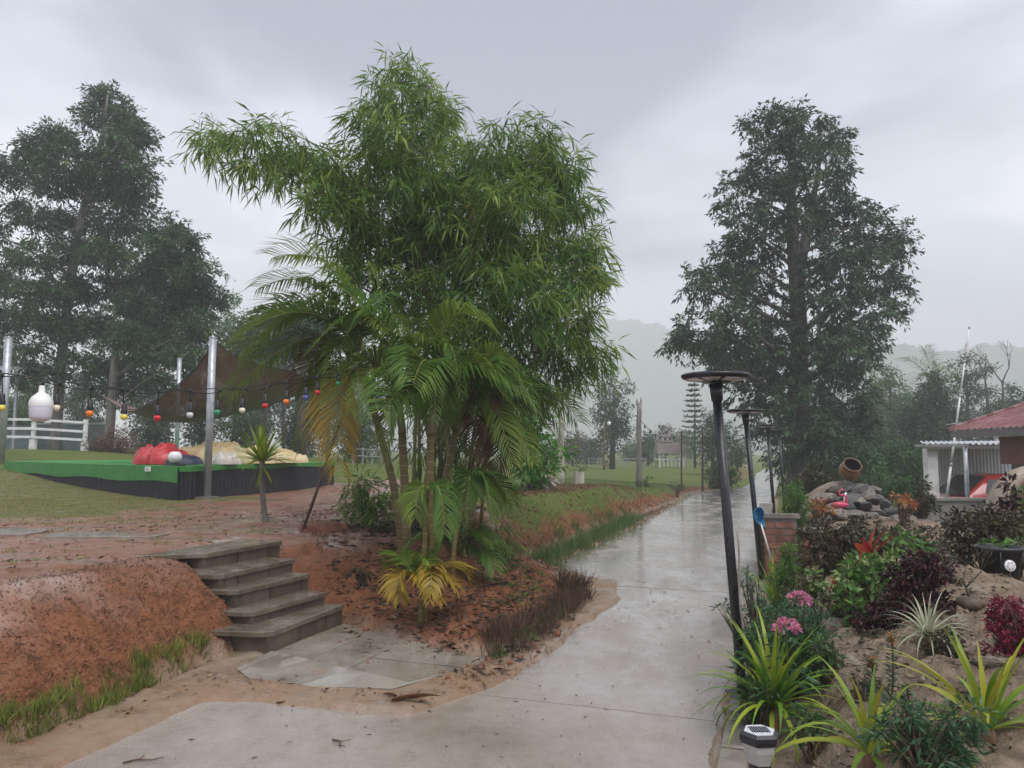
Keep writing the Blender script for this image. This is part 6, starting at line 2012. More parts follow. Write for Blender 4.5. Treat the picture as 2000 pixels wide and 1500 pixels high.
# ================================================================== TREES IN THE DISTANCE
def far_tree(label, u, vt, vb, w, y, lm, seed, name='tree', group='hazy trees in the distance', nb=9, L=None, dens=3.2, tr=.10, shape='round', fill=.0, k=9):
    rg = np.random.default_rng(seed)
    x = PY(u, vb, y).x
    g = gz(x, y)
    b = Vector((x, y, g))
    t = thing(name, label, 'tree', b, group)
    top = PY(u, vt, y)
    H = top.z - g
    W = px(w, y)
    L = L or max(.17, y / 1500 * 6.2)
    MB().tube([b - Vector((0, 0, .2)), b + Vector((rg.uniform(-.1, .1), 0, H * .35)), b + Vector((rg.uniform(-.2, .2), 0, H * .8))], [tr * 1.2, tr, tr * .3], 7).build('trunk', M_BARK, t)
    bl = []
    for i in range(nb):
        f = (i + .5) / nb
        if shape == 'round': wz = math.sin(math.pi * (.12 + .8 * f)); z = (.30 - fill + (.66 + fill) * f)
        elif shape == 'column': wz = .75 + .2 * math.sin(f * 5); z = .22 - fill + (.74 + fill) * f
        else: wz = 1.15 - f; z = .18 + .78 * f
        r = W * .5 * .62 * max(.25, wz)
        for s in (-1, 1, 0):
            xx = x + s * W * .5 * .48 * wz * rg.uniform(.6, 1.2) + rg.uniform(-.1, .1) * W
            bl.append(((xx, y + rg.uniform(-.35, .35) * W * wz, g + H * min(.93, z + rg.uniform(-.05, .05))), (r * rg.uniform(.6, 1), r * .9, r * rg.uniform(.55, .85))))
    V, va = crown_arrays(bl, dens / (L * L) * .062, k, L * 1.0, L, L * .42, hang=.25, shell=(.3, 1.12), rng=rg, lump=.18)
    foliage('crown', V, va, lm, t)
    return t
# behind the stage, left
LEFT = [(-20, 640, 60, 46, 'hazy tree behind the hut roof at the left edge'), (60, 700, 90, 44, 'hazy low tree above the white fence'), (160, 720, 90, 50, 'hazy low tree between the fence and the net'), (290, 690, 100, 52, 'hazy tree behind the left tip of the shade net'),
        (455, 560, 110, 44, 'pale hazy tree left of the palm fronds'), (510, 640, 100, 48, 'pale hazy tree behind the right of the shade net'), (575, 600, 110, 50, 'pale hazy tree seen through the arching fronds'), (640, 640, 110, 46, 'hazy tree behind the leaning palm'), (690, 700, 100, 55, 'hazy low tree behind the clump of canes')]
for i, (u, vt, w, y, lab) in enumerate(LEFT):
    far_tree(lab, u, vt, 850, w, y, [L_FAR, L_FARLIGHT, L_FAR][i % 3], 100 + i, nb=9, dens=4.2, fill=.2)
for i, (u, vt, w, y, lab) in enumerate(((395, 770, 90, 34, 'dense green bush behind the tents on the stage'), (480, 790, 90, 36, 'dense green bush behind the yucca'), (590, 780, 100, 36, 'dense green bush behind the leaning stick'), (700, 800, 90, 34, 'dense green bush behind the palm canes'), (300, 790, 80, 36, 'dense green bush behind the red tent'), (20, 770, 110, 40, 'dense green bush behind the white fence'))):
    far_tree(lab, u, vt, 880, w, y, L_MID if i % 2 else L_FAR, 130 + i, name='bush', group='bushes behind the stage', nb=7, fill=.28, dens=4)
# bare trunks seen under the palm fronds
for i, (u, v0, v1, w, lab) in enumerate(((590, 890, 745, 9, 'thick dark trunk seen under the palm fronds'), (555, 885, 760, 4, 'thin grey trunk left of the thick dark one'), (520, 885, 765, 3, 'slim pale trunk behind the yucca'))):
    y = 27 + i * 3
    x = PY(u, v0, y).x
    b = Vector((x, y, gz(x, y)))
    t = thing('bare_stemmed_tree', lab, 'tree', b, 'trunks behind the stage')
    MB().tube([b - Vector((0, 0, .1)), PY(u - 2, (v0 + v1) / 2, y), PY(u + 3, v1, y), PY(u, v1 - 120, y)], [px(w, y), px(w, y) * .85, px(w, y) * .75, px(w, y) * .5], 8).build('trunk', M_BARK, t)
    bl = [((PY(u, v1 - 120, y)), (1.3, 1.3, .9)), ((PY(u - 40, v1 - 90, y)), (1.1, 1, .7)), ((PY(u + 45, v1 - 95, y)), (1.1, 1, .7))]
    V, va = crown_arrays(bl, 8, 8, .2, .26, .09, rng=np.random.default_rng(150 + i))
    foliage('crown', V, va, L_FAR, t)
# dry reddish bush by the fence
bush('dry_bush', 'dry reddish-brown bush between the white fence and red tent', 'bush', (222, 880), [(205, 862, 30, 20), (240, 855, 28, 24), (225, 872, 36, 14), (255, 872, 18, 14), (190, 875, 20, 10)], leafmat('dry_red_twig', [(0, (.06, .03, .022)), (.5, (.12, .062, .042)), (1, (.19, .11, .075))], .1, .6), .16, .018, 90, 40, 9, hang=-.1, y=23.0, nst=10, rc=.5)
# bright green mango bush behind the bamboo
far_tree('bright green young mango tree right of the bamboo clump', 1035, 765, 975, 110, 15.0, L_BRIGHT, 160, name='mango_tree', group='', nb=8, L=.14, dens=6, tr=.05, fill=.28, k=8)
# centre
CENTRE = [(1196, 712, 912, 105, 47, L_FAR, 'round', 'tall hazy tree standing alone beyond the lawn'), (1395, 800, 925, 90, 42, L_FAR, 'round', 'dark hazy bushy tree left of the tall tree'), (1120, 845, 915, 60, 58, L_FARBROWN, 'round', 'brownish hazy tree behind the pale post'), (1150, 860, 915, 70, 66, L_FAR, 'round', 'low hazy tree behind the brownish one'),
          (1265, 848, 915, 60, 60, L_FAR, 'round', 'hazy tree behind the dark dead trunk'), (1300, 830, 905, 56, 72, L_FARBROWN, 'round', 'flat-topped hazy tree behind the pavilion roof'), (1335, 842, 905, 60, 76, L_FARLIGHT, 'round', 'light green hazy tree right of the pavilion roof'), (1085, 860, 915, 60, 70, L_FARLIGHT, 'round', 'pale hazy tree left of the pale post'), (1440, 860, 925, 60, 48, L_FAR, 'round', 'hazy bush between the lamp posts'), (1235, 870, 910, 50, 75, L_FARLIGHT, 'round', 'low pale hazy tree right of the lone tree')]
for i, (u, vt, vb, w, y, lm, sh, lab) in enumerate(CENTRE):
    far_tree(lab, u, vt, vb, w, y, lm, 170 + i, nb=7, shape=sh, fill=.12 if i else .2, dens=3.4, tr=.16 if i == 0 else .08)
# araucaria with tiers
def araucaria():
    y = 50
    x = PY(1357, 900, y).x
    b = Vector((x, y, gz(x, y)))
    t = thing('norfolk_pine', 'slim tiered pine left of the tall tree', 'tree', b)
    top = PY(1357, 742, y)
    MB().tube([b, top], [.09, .02], 6).build('trunk', M_BARK, t)
    V, Fv, va = [], [], []
    rg = np.random.default_rng(4)
    for j in range(13):
        f = j / 12
        z = top.z - (top.z - b.z) * .72 * f - .05
        r = px(6 + 22 * f, y)
        n = 6
        for k in range(n):
            a = k * 1.047 + j * .5
            P = np.array([[x + math.cos(a) * r * q, y + math.sin(a) * r * q, z + r * .12 * q] for q in np.linspace(.1, 1, 16)])
            D = np.stack([np.full(16, math.cos(a)) * .6 + rg.normal(size=16) * .5, np.full(16, math.sin(a)) * .6 + rg.normal(size=16) * .5, rg.uniform(-.1, .7, 16)], 1)
            V.append(leaf_arrays(P, D, np.full(16, .24), np.full(16, .075), .05, rg))
            va.append(rg.uniform(0, 1, 16))
    foliage('branches', np.concatenate(V), np.repeat(np.concatenate(va), 4), L_FAR, t)['kind'] = 'stuff'
araucaria()
# right, behind the house
RIGHT = [(1745, 708, 960, 110, 44, L_FARLIGHT, 'round', 'light green round tree right of the tall tree'), (1700, 800, 970, 120, 34, L_FAR, 'round', 'dark drooping tree behind the rockery'), (1775, 790, 970, 110, 38, L_FAR, 'round', 'dark hazy tree left of the carport'), (1830, 712, 960, 120, 37, L_FAR, 'round', 'dark hazy tree behind the antenna mast'),
         (1895, 676, 950, 80, 46, L_FAR, 'column', 'tall columnar tree just behind the antenna mast'), (1938, 684, 950, 60, 47, L_FAR, 'column', 'second columnar tree right of the mast'), (1992, 740, 950, 80, 40, L_FAR, 'round', 'dark round tree above the red roof'), (1760, 860, 980, 120, 28, L_MID, 'round', 'low hazy bush between rockery and carport'), (1690, 880, 985, 90, 24, L_MID, 'round', 'low green bush right of the rockery pot'), (1640, 850, 975, 90, 36, L_FAR, 'round', 'dark bush behind the tall tree trunk'), (2080, 700, 950, 120, 45, L_FAR, 'round', 'hazy tree behind the house ridge')]
for i, (u, vt, vb, w, y, lm, sh, lab) in enumerate(RIGHT):
    far_tree(lab, u, vt, vb, w, y, lm, 200 + i, nb=9, shape=sh, fill=.24, dens=6, tr=.14, group='hazy trees behind the house')
# banana plant between them
bn = PY(1825, 860, 40)
ban = thing('banana_plant', 'banana plant with long torn leaves left of the mast', 'banana plant', Vector((bn.x, 40, gz(bn.x, 40))))
btop = PY(1822, 745, 40)
MB().tube([Vector((bn.x, 40, gz(bn.x, 40))), btop], [.22, .12], 8).build('stem', M_GSTEM, ban)
for k, (u1, v1, u2, v2) in enumerate(((1812, 690, 1806, 682), (1845, 700, 1860, 735), (1790, 700, 1765, 702), (1830, 690, 1838, 740), (1800, 720, 1780, 745))):
    frond(ban, btop, PY(u1, v1, 40), PY(u2, v2, 40 + random.uniform(-.5, .5)), 'g', llen=.75, n=34, seed=300 + k, start=.1, hang=.5)

# bare twiggy tree at the right
def bare_tree():
    y = 42
    x = PY(1958, 850, y).x
    b = Vector((x, y, gz(x, y)))
    t = thing('bare_tree', 'bare leafless tree above the red roof', 'tree', b)
    rg = random.Random(12)
    mb = MB()
    def grow(p, d, ln, r, n):
        e = p + d * ln
        mb.tube([p, p.lerp(e, .5) + Vector((rg.uniform(-.1, .1), 0, 0)) * ln, e], [r, r * .85, r * .7], 5)
        if n:
            for _ in range(2):
                grow(e, (d + Vector((rg.uniform(-.7, .7), rg.uniform(-.5, .5), rg.uniform(0, .4)))).normalized(), ln * .72, r * .6, n - 1)
    grow(b, Vector((.02, 0, 1)), PY(1958, 790, y).z - b.z, .09, 0)
    grow(PY(1958, 790, y), Vector((.05, 0, 1)).normalized(), 1.2, .07, 5)
    mb.build('branches', M_BARK, t)['kind'] = 'stuff'
bare_tree()

# ================================================================== LAWN ORNAMENTS
M_PALEWOOD = pmat('bleached_wood', [(.3, (.26, .22, .18)), (.5, (.42, .38, .32)), (.7, (.55, .51, .45))], 5, (.4, .6), .6, 14, stretch=(1, 1, .2), bdist=.02)
def at_lawn(u, v, ymin=None):
    return PG(u, v)
def post(name, label, cat, u, v0, v1, wpx, mat, forks=0, sides=9, du=0):
    b = PG(u, v0)
    t = thing(name, label, cat, b)
    e = PY(u + du, v1, b.y)
    r = px(wpx / 2, b.y)
    n = 9
    pts = [b.lerp(e, i / (n - 1)) + Vector((random.uniform(-.12, .12) * r, 0, 0)) for i in range(n)]
    pts[0] = pts[0] - Vector((0, 0, .1))
    MB().tube(pts, [r * (1.12 - .3 * i / (n - 1)) * random.uniform(.93, 1.05) for i in range(n)], sides).build('trunk', mat, t)
    for k in range(forks):
        s = (-1, 1)[k % 2]
        a = e + Vector((s * r * .55, 0, -.1))
        MB().tube([a, a + Vector((s * r * .15, 0, .12)), a + Vector((s * r * .2, 0, .22 + .05 * k))], [r * .4, r * .34, r * .12], 6).build('splinter', mat, t)
    return t, b, e
post('dead_trunk', 'pale bleached dead trunk standing on the lawn edge', 'trunk', 1096, 944, 812, 13, M_PALEWOOD, 1)
_, db, de = post('dead_trunk', 'tall dark forked dead trunk standing on the lawn', 'trunk', 1248, 951, 786, 11, M_BARK2, 2)
post('thin_post', 'thin rusty post between the dark trunk and the road', 'post', 1331, 955, 842, 3.5, M_STICK)
post('thin_post', 'thin dark post at the left edge of the road', 'post', 1372, 960, 835, 4, M_STICK)
lt, lb_, le_ = post('lantern_post', 'brown post with a small white lantern beyond the lawn', 'post', 1180, 918, 826, 4, M_POT)
MB().lathe([(.001, -.1), (.09, -.08), (.12, 0), (.09, .08), (.03, .12), (.001, .13)], 12, None, le_ + Vector((.28, 0, -.05))).build('lantern', M_GLOBE, lt)
MB().tube([le_ - Vector((0, 0, .03)), le_ + Vector((.28, 0, .09))], .02, 5).build('arm', M_POT, lt)
# cords from the dead trunk
wc = thing('light_string', 'sagging dark cord with small bulbs right of the dead trunk', 'string lights', de)
cpts = catenary(de - Vector((0, 0, .5)), PY(1330, 845, db.y + 3), .35, 18)
MB().tube(cpts, .010, 4).build('cord', M_CORD, wc)
for p in cpts[2:-2:2]:
    MB().lathe([(.012, .0), (.02, -.02), (.03, -.06), (.02, -.1), (.001, -.11)], 8, None, p).build('bulb', M_CORD, wc)
# white root sculpture and stump planter
rb_ = PG(1066, 957)
root = thing('driftwood_root', 'gnarled white driftwood root at the top of the bank', 'driftwood', rb_)
rg_ = random.Random(3)
c0 = rb_ + Vector((0, 0, .14))
bmr = bmesh.new()
bmesh.ops.create_icosphere(bmr, subdivisions=3, radius=1)
for v in bmr.verts:
    p = v.co
    k_ = .75 + .35 * math.sin(p.x * 4 + 1) * math.sin(p.z * 5) + .25 * math.sin(p.y * 7 + p.z * 3)
    v.co = Vector((p.x * .20 * k_, p.y * .15 * k_, p.z * .17 * k_))
me = bpy.data.meshes.new('knot')
bmr.to_mesh(me)
bmr.free()
link_mesh('knot', me, M_PALEWOOD, root, c0 - rb_)
for k in range(9):
    a = k * .7 + .2
    d = Vector((math.cos(a), .5 * math.sin(a), rg_.uniform(-.2, .9))).normalized()
    MB().tube(bez(c0, c0 + d * .18 + Vector((0, 0, .06)), c0 + d * rg_.uniform(.22, .36) + Vector((0, 0, -.05)), 7), [.06, .055, .045, .036, .028, .02, .008], 7).build('root', M_PALEWOOD, root)
sb_ = PG(1131, 947)
stump = thing('stump_planter', 'short white hollow stump planter on the lawn edge', 'planter', sb_)
rs2 = px(10, sb_.y)
hs = px(26, sb_.y)
for k in range(7):
    a = k * 2 * math.pi / 7
    MB().box(sb_ + Vector((math.cos(a) * rs2 * .85, math.sin(a) * rs2 * .85, hs * .45)), (rs2 * .85, rs2 * .3, hs * random.uniform(.9, 1.15)), Matrix.Rotation(a + math.pi / 2, 3, 'Z')).build('slat', M_PALEWOOD, stump)
MB().lathe([(rs2 * .7, hs * .6), (.001, hs * .62)], 12, None, sb_).build('soil', M_SOIL, stump)
bush('leafy_shrub', 'small green plant in the white stump planter', 'plant', (1131, 945), [(1128, 915, 12, 6), (1138, 917, 9, 5)], L_MID, .10, .03, 240, 40, 6, y=sb_.y)
bush('leafy_shrub', 'small dark green plant left of the white driftwood root', 'plant', (1050, 960), [(1048, 940, 9, 10), (1056, 948, 8, 8)], L_MID, .10, .03, 241, 60, 6, y=rb_.y - .2)
bush('leafy_shrub', 'small plant at the foot of the dark dead trunk', 'plant', (1262, 952), [(1262, 940, 9, 8), (1268, 945, 7, 6)], L_MID, .12, .03, 242, 40, 6, y=db.y - .2)
bush('leafy_shrub', 'small dark plant beside the thin rusty post', 'plant', (1322, 958), [(1320, 947, 12, 6), (1328, 951, 9, 5)], L_FAR, .12, .03, 243, 40, 6, y=24)
bush('leafy_shrub', 'tall leafy shrub at the left road edge behind the lamp posts', 'shrub', (1405, 962), [(1400, 915, 16, 18), (1415, 925, 18, 20), (1430, 930, 16, 16), (1410, 945, 22, 12), (1390, 935, 12, 16)], L_MID, .16, .05, 244, 30, 7, y=30)
# pavilion
pvy = 52
pb0 = PY(1307, 915, pvy)
pg = gz(pb0.x, pvy)
pav = thing('pavilion', 'small open pavilion with a brown hipped roof beyond the lawn', 'pavilion', Vector((pb0.x, pvy, pg)))
M_BROOF = pmat('brown_tile_roof', [(.3, (.06, .042, .036)), (.7, (.11, .078, .066))], 2, (.4, .6), .3)
xl, xr = PY(1279, 900, pvy).x, PY(1335, 900, pvy).x
ze, zr = PY(1300, 886, pvy).z, PY(1300, 864, pvy).z
zt2 = PY(1300, 848, pvy).z
xm = (xl + xr) / 2
hw = (xr - xl) / 2
MB().add([(xl, pvy - hw, ze), (xr, pvy - hw, ze), (xr, pvy + hw, ze), (xl, pvy + hw, ze), (xl + .12, pvy - .35 * hw, zr), (xr - .12, pvy - .35 * hw, zr), (xr - .12, pvy + .35 * hw, zr), (xl + .12, pvy + .35 * hw, zr)],
         [(0, 1, 5, 4), (1, 2, 6, 5), (2, 3, 7, 6), (3, 0, 4, 7), (4, 5, 6, 7), (3, 2, 1, 0)]).build('roof', M_BROOF, pav)
MB().add([(xl + .25, pvy - .4 * hw, zr + .02), (xm + .25 * hw, pvy - .4 * hw, zr + .02), (xm + .25 * hw, pvy + .4 * hw, zr + .02), (xl + .25, pvy + .4 * hw, zr + .02), (xl + .4, pvy, zt2), (xm, pvy, zt2)],
         [(0, 1, 5, 4), (1, 2, 5), (2, 3, 4, 5), (3, 0, 4)]).build('upper_roof', M_BROOF, pav)
for sx in (xl + .18, xr - .18):
    for sy_ in (-.8, .8):
        MB().box((sx, pvy + sy_ * hw, (pg + ze) / 2), (.11, .11, ze - pg)).build('post', M_WPAINT, pav)
MB().box((xm, pvy, pg + .55), (xr - xl - .2, 1.6 * hw, .08)).build('floor', M_WPAINT, pav)
for k in range(7):
    MB().box((xl + .2 + k * (xr - xl - .4) / 6, pvy - .82 * hw, pg + .30), (.05, .05, .5)).build('baluster', M_WPAINT, pav)
# far low rail fences
for j, (u0, u1, y, lab) in enumerate(((1150, 1262, 57, 'low pale rail fence beyond the lawn, left of the pavilion'), (1340, 1420, 55, 'low pale rail fence right of the pavilion'), (690, 800, 30, 'low white rail fence behind the palm canes'))):
    x0, x1 = PY(u0, 900, y).x, PY(u1, 900, y).x
    t = thing('rail_fence', lab, 'fence', ((x0 + x1) / 2, y, gz((x0 + x1) / 2, y)))
    n = 6
    for k in range(n + 1):
        x = x0 + (x1 - x0) * k / n
        MB().box((x, y, gz(x, y) + .3), (.07, .07, .7)).build('post', M_PALEW, t)
    for hh in (.32, .58):
        a, b = Vector((x0, y - .06, gz(x0, y) + hh)), Vector((x1, y - .06, gz(x1, y) + hh))
        MB().tube([a, b], .025, 6).build('rail', M_PALEW, t)
# ================================================================== GRASS, STUBBLE AND LITTER
def blades(name, label, cat, XY, h, w, mat, seed, lean=.35, tuft=1, tr=.03, droop=.25, sink=.01):
    rg = np.random.default_rng(seed)
    XY = np.repeat(np.asarray(XY), tuft, 0) + rg.normal(size=(len(XY) * tuft, 2)) * tr
    n = len(XY)
    z = ground_z(XY[:, 0], XY[:, 1]) - sink
    B = np.stack([XY[:, 0], XY[:, 1], z], 1)
    D = np.stack([rg.normal(size=n) * lean, rg.normal(size=n) * lean, np.ones(n)], 1)
    H = h * rg.uniform(.5, 1.25, n)
    V = leaf_arrays(B, D, H, np.full(n, w) * rg.uniform(.7, 1.2, n), droop, rg, .35)
    tv = np.repeat(rg.uniform(0, 1, (n + tuft - 1) // tuft), tuft)[:n] * .6 + rg.uniform(0, .4, n)
    me = np_mesh(name, V, leaf_faces(n), var=np.repeat(tv, 4))
    o = link_mesh(name, me, mat)
    tag(o, label, cat, kind='stuff')
    return o
def along(px_pts, n, spread, seed, z=0.0):
    rg = np.random.default_rng(seed)
    P = [PZ(u, v, z).to_2d() for u, v in px_pts]
    out = []
    ls = [(b - a).length for a, b in zip(P, P[1:])]
    for _ in range(n):
        t = rg.uniform(0, sum(ls))
        k = 0
        while k < len(ls) - 1 and t > ls[k]:
            t -= ls[k]
            k += 1
        p = P[k].lerp(P[k + 1], min(1, t / ls[k]))
        out.append((p.x + rg.normal() * spread, p.y + rg.normal() * spread))
    return np.array(out)
def in_poly(px_pts, n, seed, z=0.0):
    rg = np.random.default_rng(seed)
    P = [PZ(u, v, z).to_2d() for u, v in px_pts]
    x0, x1 = min(p.x for p in P), max(p.x for p in P)
    y0, y1 = min(p.y for p in P), max(p.y for p in P)
    X, Y = rg.uniform(x0, x1, n * 4), rg.uniform(y0, y1, n * 4)
    ok = poly_sd(X, Y, P) > 0
    return np.stack([X[ok], Y[ok]], 1)[:n]
G_YEL = leafmat('yellow_green_grass', [(0, (.09, .11, .02)), (.5, (.17, .21, .038)), (.85, (.27, .28, .065)), (1, (.36, .29, .11))], .3, .45)
G_GREEN = leafmat('green_grass', [(0, (.035, .085, .018)), (.5, (.075, .155, .032)), (1, (.15, .21, .06))], .3, .45)
G_DEAD = leafmat('dead_stubble', [(0, (.055, .028, .016)), (.5, (.13, .068, .036)), (.85, (.22, .13, .07)), (1, (.32, .24, .14))], .15, .6)
G_RED = leafmat('reddish_grass', [(0, (.04, .022, .016)), (.5, (.09, .05, .032)), (.85, (.15, .08, .045)), (1, (.13, .15, .05))], .2, .5)
def bank_pts0(n, seed):
    rg = np.random.default_rng(seed)
    a, b = PZ(-60, 1505).to_2d(), PZ(440, 1288).to_2d()
    t, k = rg.uniform(0, 1.16, n), .03 + 1.0 * rg.uniform(0, 1, n) ** 1.4
    return np.stack([a.x + (b.x - a.x) * t - RN.x * k, a.y + (b.y - a.y) * t - RN.y * k], 1)
blades('verge_grass', 'row of yellow-green grass along the foot of the left bank', 'grass', along([(-30, 1478), (120, 1412), (260, 1352), (400, 1292)], 80, .035, 1), .115, .008, G_YEL, 2, .22, 26, .022)
blades('bank_stubble', 'dead brown stubble on the red bank left of the steps', 'stubble', bank_pts0(3000, 3), .05, .006, G_DEAD, 4, .9, 3, .02)
blades('bed_stubble', 'dead leaves and stubble in the palm bed', 'stubble', in_poly([(560, 1060), (680, 1225), (960, 1290), (1130, 1170), (1060, 1100), (900, 1050)], 4600, 5, .25), .055, .006, G_DEAD, 6, 1.1, 3, .025)
blades('bed_grass', 'reddish grass along the road edge of the palm bed', 'grass', along([(945, 1275), (1000, 1255), (1060, 1215), (1110, 1180), (1132, 1155)], 170, .07, 7, .06), .19, .006, G_RED, 8, .32, 20, .03)
blades('bed_grass', 'green grass tufts at the kerb side of the palm bed', 'grass', along([(958, 1296), (1010, 1272), (1060, 1230), (1110, 1192)], 70, .03, 9), .10, .007, G_GREEN, 10, .4, 18, .025)
blades('bed_grass', 'spiky reddish grass clump at the far corner of the palm bed', 'grass', along([(1105, 1165), (1128, 1150)], 16, .06, 11, .03), .34, .008, G_RED, 12, .34, 34, .03)
blades('bank_grass', 'long green grass on the roadside bank beyond the palms', 'grass', along([(1052, 1092), (1100, 1072), (1160, 1045), (1215, 1022), (1240, 1008)], 260, .13, 13, .1), .30, .009, G_GREEN, 14, .28, 16, .06)
blades('bank_grass', 'dry stubble on the red roadside bank beyond the palms', 'stubble', in_poly([(1000, 1090), (1060, 1075), (1320, 985), (1320, 965), (1040, 975), (960, 1010)], 4200, 15, .3), .11, .008, G_DEAD, 16, .6, 3, .03)
blades('terrace_grass', 'short patchy grass before the stage', 'grass', in_poly([(-80, 1025), (330, 1018), (440, 985), (330, 968), (-80, 925)], 6500, 17, .69), .05, .008, G_YEL, 18, .6, 4, .04)
blades('terrace_grass', 'sparse weeds on the wet red terrace', 'grass', in_poly([(-50, 1110), (380, 1060), (560, 1040), (640, 985), (-50, 1030)], 130, 19, .68), .05, .008, G_YEL, 20, .7, 16, .035)
blades('lawn_grass', 'mown grass of the lawn beyond the bank', 'grass', in_poly([(1000, 965), (1330, 962), (1400, 945), (1300, 925), (1000, 930)], 7000, 21, .55), .05, .012, G_GREEN, 22, .5, 4, .08)
blades('bed_weeds', 'low green weeds under the palms', 'weeds', np.concatenate([in_poly([(640, 1040), (800, 1060), (1000, 1100), (1080, 1110), (1010, 1060), (800, 1010)], 90, 23, .4), in_poly([(1100, 1160), (1060, 1110), (960, 1080), (900, 1110), (980, 1180)], 50, 24, .2)]), .09, .018, G_GREEN, 25, .8, 10, .05)
blades('garden_weeds', 'low green weeds and leaves between the garden shrubs', 'weeds', np.concatenate([along([(1445, 1400), (1475, 1290), (1500, 1190), (1525, 1130)], 60, .05, 26, .08), in_poly([(1560, 1200), (1640, 1190), (1900, 1110), (1990, 1110), (1990, 1060), (1600, 1080)], 120, 27, .45)]), .10, .016, G_GREEN, 28, .8, 9, .05)

# dark fine-leaved ground plants filling the bed
bush('dark_shrub', 'dark leafy ground plant under the variegated croton', 'shrub', (1640, 1200), [(1630, 1175, 26, 16), (1660, 1195, 24, 12)], L_DKOL, .04, .016, 260, 300, 6, y=5.3)
bush('dark_shrub', 'dark leafy mass behind the red cordyline', 'shrub', (1740, 1100), [(1720, 1055, 40, 20), (1770, 1065, 40, 20), (1820, 1075, 36, 20), (1690, 1075, 26, 18)], L_DKOL, .055, .024, 261, 200, 6, y=6.3)
bush('leafy_shrub', 'green-leaved plant right of the cordyline', 'shrub', (1770, 1105), [(1760, 1055, 28, 12), (1790, 1065, 24, 12), (1745, 1070, 20, 12)], L_FRESH, .085, .03, 262, 130, 5, y=5.9)
bush('leafy_shrub', 'dark rosette plant on the slope between steps and palms', 'plant', (705, 1130), [(700, 1118, 12, 8), (712, 1122, 11, 7), (706, 1112, 8, 7)], L_DKOL, .07, .026, 263, 220, 5, y=7.2)
bush('leafy_shrub', 'bamboo-leaved undergrowth left of the cane stems', 'shrub', (720, 1010), [(700, 945, 30, 26), (735, 960, 34, 28), (690, 985, 24, 18), (745, 1000, 30, 20), (715, 975, 30, 20)], L_BAM, .17, .018, 264, 60, 7, hang=.5, y=9.0)
bush('leafy_shrub', 'green undergrowth right of the cane stems', 'shrub', (985, 1080), [(975, 1030, 26, 22), (1000, 1060, 22, 16), (960, 1065, 22, 16), (985, 1090, 24, 12)], L_BAM, .15, .018, 265, 70, 7, hang=.5, y=8.6)
bush('leafy_shrub', 'dark undergrowth at the foot of the cane stems', 'shrub', (800, 1060), [(780, 1040, 30, 20), (820, 1050, 30, 20), (860, 1060, 30, 18), (750, 1030, 22, 16), (900, 1060, 24, 18)], L_DKOL, .10, .02, 266, 110, 6, hang=.2, y=8.5)
bush('leafy_shrub', 'white-flecked leafy plant in front of the brick planter', 'shrub', (1600, 1170), [(1590, 1130, 20, 16), (1605, 1150, 22, 16), (1580, 1160, 16, 14)], L_VARI, .05, .02, 267, 240, 6, y=5.7)
bush('leafy_shrub', 'orange-flecked plant beside the grassy strap clump', 'shrub', (1560, 1200), [(1560, 1140, 16, 16), (1570, 1165, 18, 14), (1548, 1160, 14, 16)], L_BROWN, .045, .018, 268, 260, 6, y=5.4)
bush('burgundy_shrub', 'small dark red tuft at the foot of the croton', 'shrub', (1640, 1165), [(1645, 1142, 10, 8), (1638, 1135, 8, 8)], L_RED, .05, .02, 269, 260, 5, y=5.35)

bush('leafy_shrub', 'low green sprigs at the foot of the clay slope by the solar bollard', 'shrub', (1590, 1440), [(1575, 1400, 24, 20), (1610, 1420, 24, 18), (1560, 1430, 18, 14)], L_MID, .05, .018, 270, 300, 6, y=3.7)
bush('dark_shrub', 'low brown tuft in the middle of the clay slope', 'shrub', (1690, 1345), [(1680, 1325, 18, 12), (1700, 1330, 18, 12)], L_BROWN, .03, .010, 271, 500, 6, y=3.9)
bush('leafy_shrub', 'needle-leaved sprigs right of centre at the bottom of the bed', 'shrub', (1890, 1400), [(1880, 1360, 22, 22), (1905, 1375, 22, 20), (1870, 1390, 20, 16)], L_BLUEG, .04, .009, 272, 420, 7, hang=-.15, y=3.4)
bush('dark_shrub', 'dark leafy tuft at the foot of the burgundy shrub', 'shrub', (1720, 1260), [(1700, 1240, 22, 12), (1735, 1250, 22, 12)], L_DKOL, .035, .013, 273, 380, 6, y=4.55)
bush('leafy_shrub', 'green tuft growing from the clay right of the burgundy shrub', 'shrub', (1870, 1150), [(1860, 1135, 18, 10), (1880, 1140, 14, 8)], L_MID, .04, .014, 274, 320, 6, y=5.3)
bush('leafy_shrub', 'tangled green sprigs along the kerb left of the strap clump', 'shrub', (1475, 1400), [(1462, 1345, 18, 22), (1480, 1375, 22, 20), (1500, 1350, 22, 22), (1455, 1400, 14, 14)], L_MID, .05, .014, 275, 320, 7, y=4.1)
bush('leafy_shrub', 'soft green sprigs along the kerb behind the nearest lamp post', 'shrub', (1480, 1290), [(1465, 1265, 18, 20), (1485, 1240, 20, 22), (1500, 1280, 20, 18), (1470, 1300, 16, 14)], L_FRESH, .045, .012, 276, 330, 7, y=4.75)
bush('leafy_shrub', 'mixed green foliage between the cleomes and the clay slope', 'shrub', (1620, 1300), [(1605, 1265, 24, 18), (1625, 1290, 22, 16), (1590, 1300, 22, 18)], L_MID, .05, .016, 277, 300, 7, y=4.3)
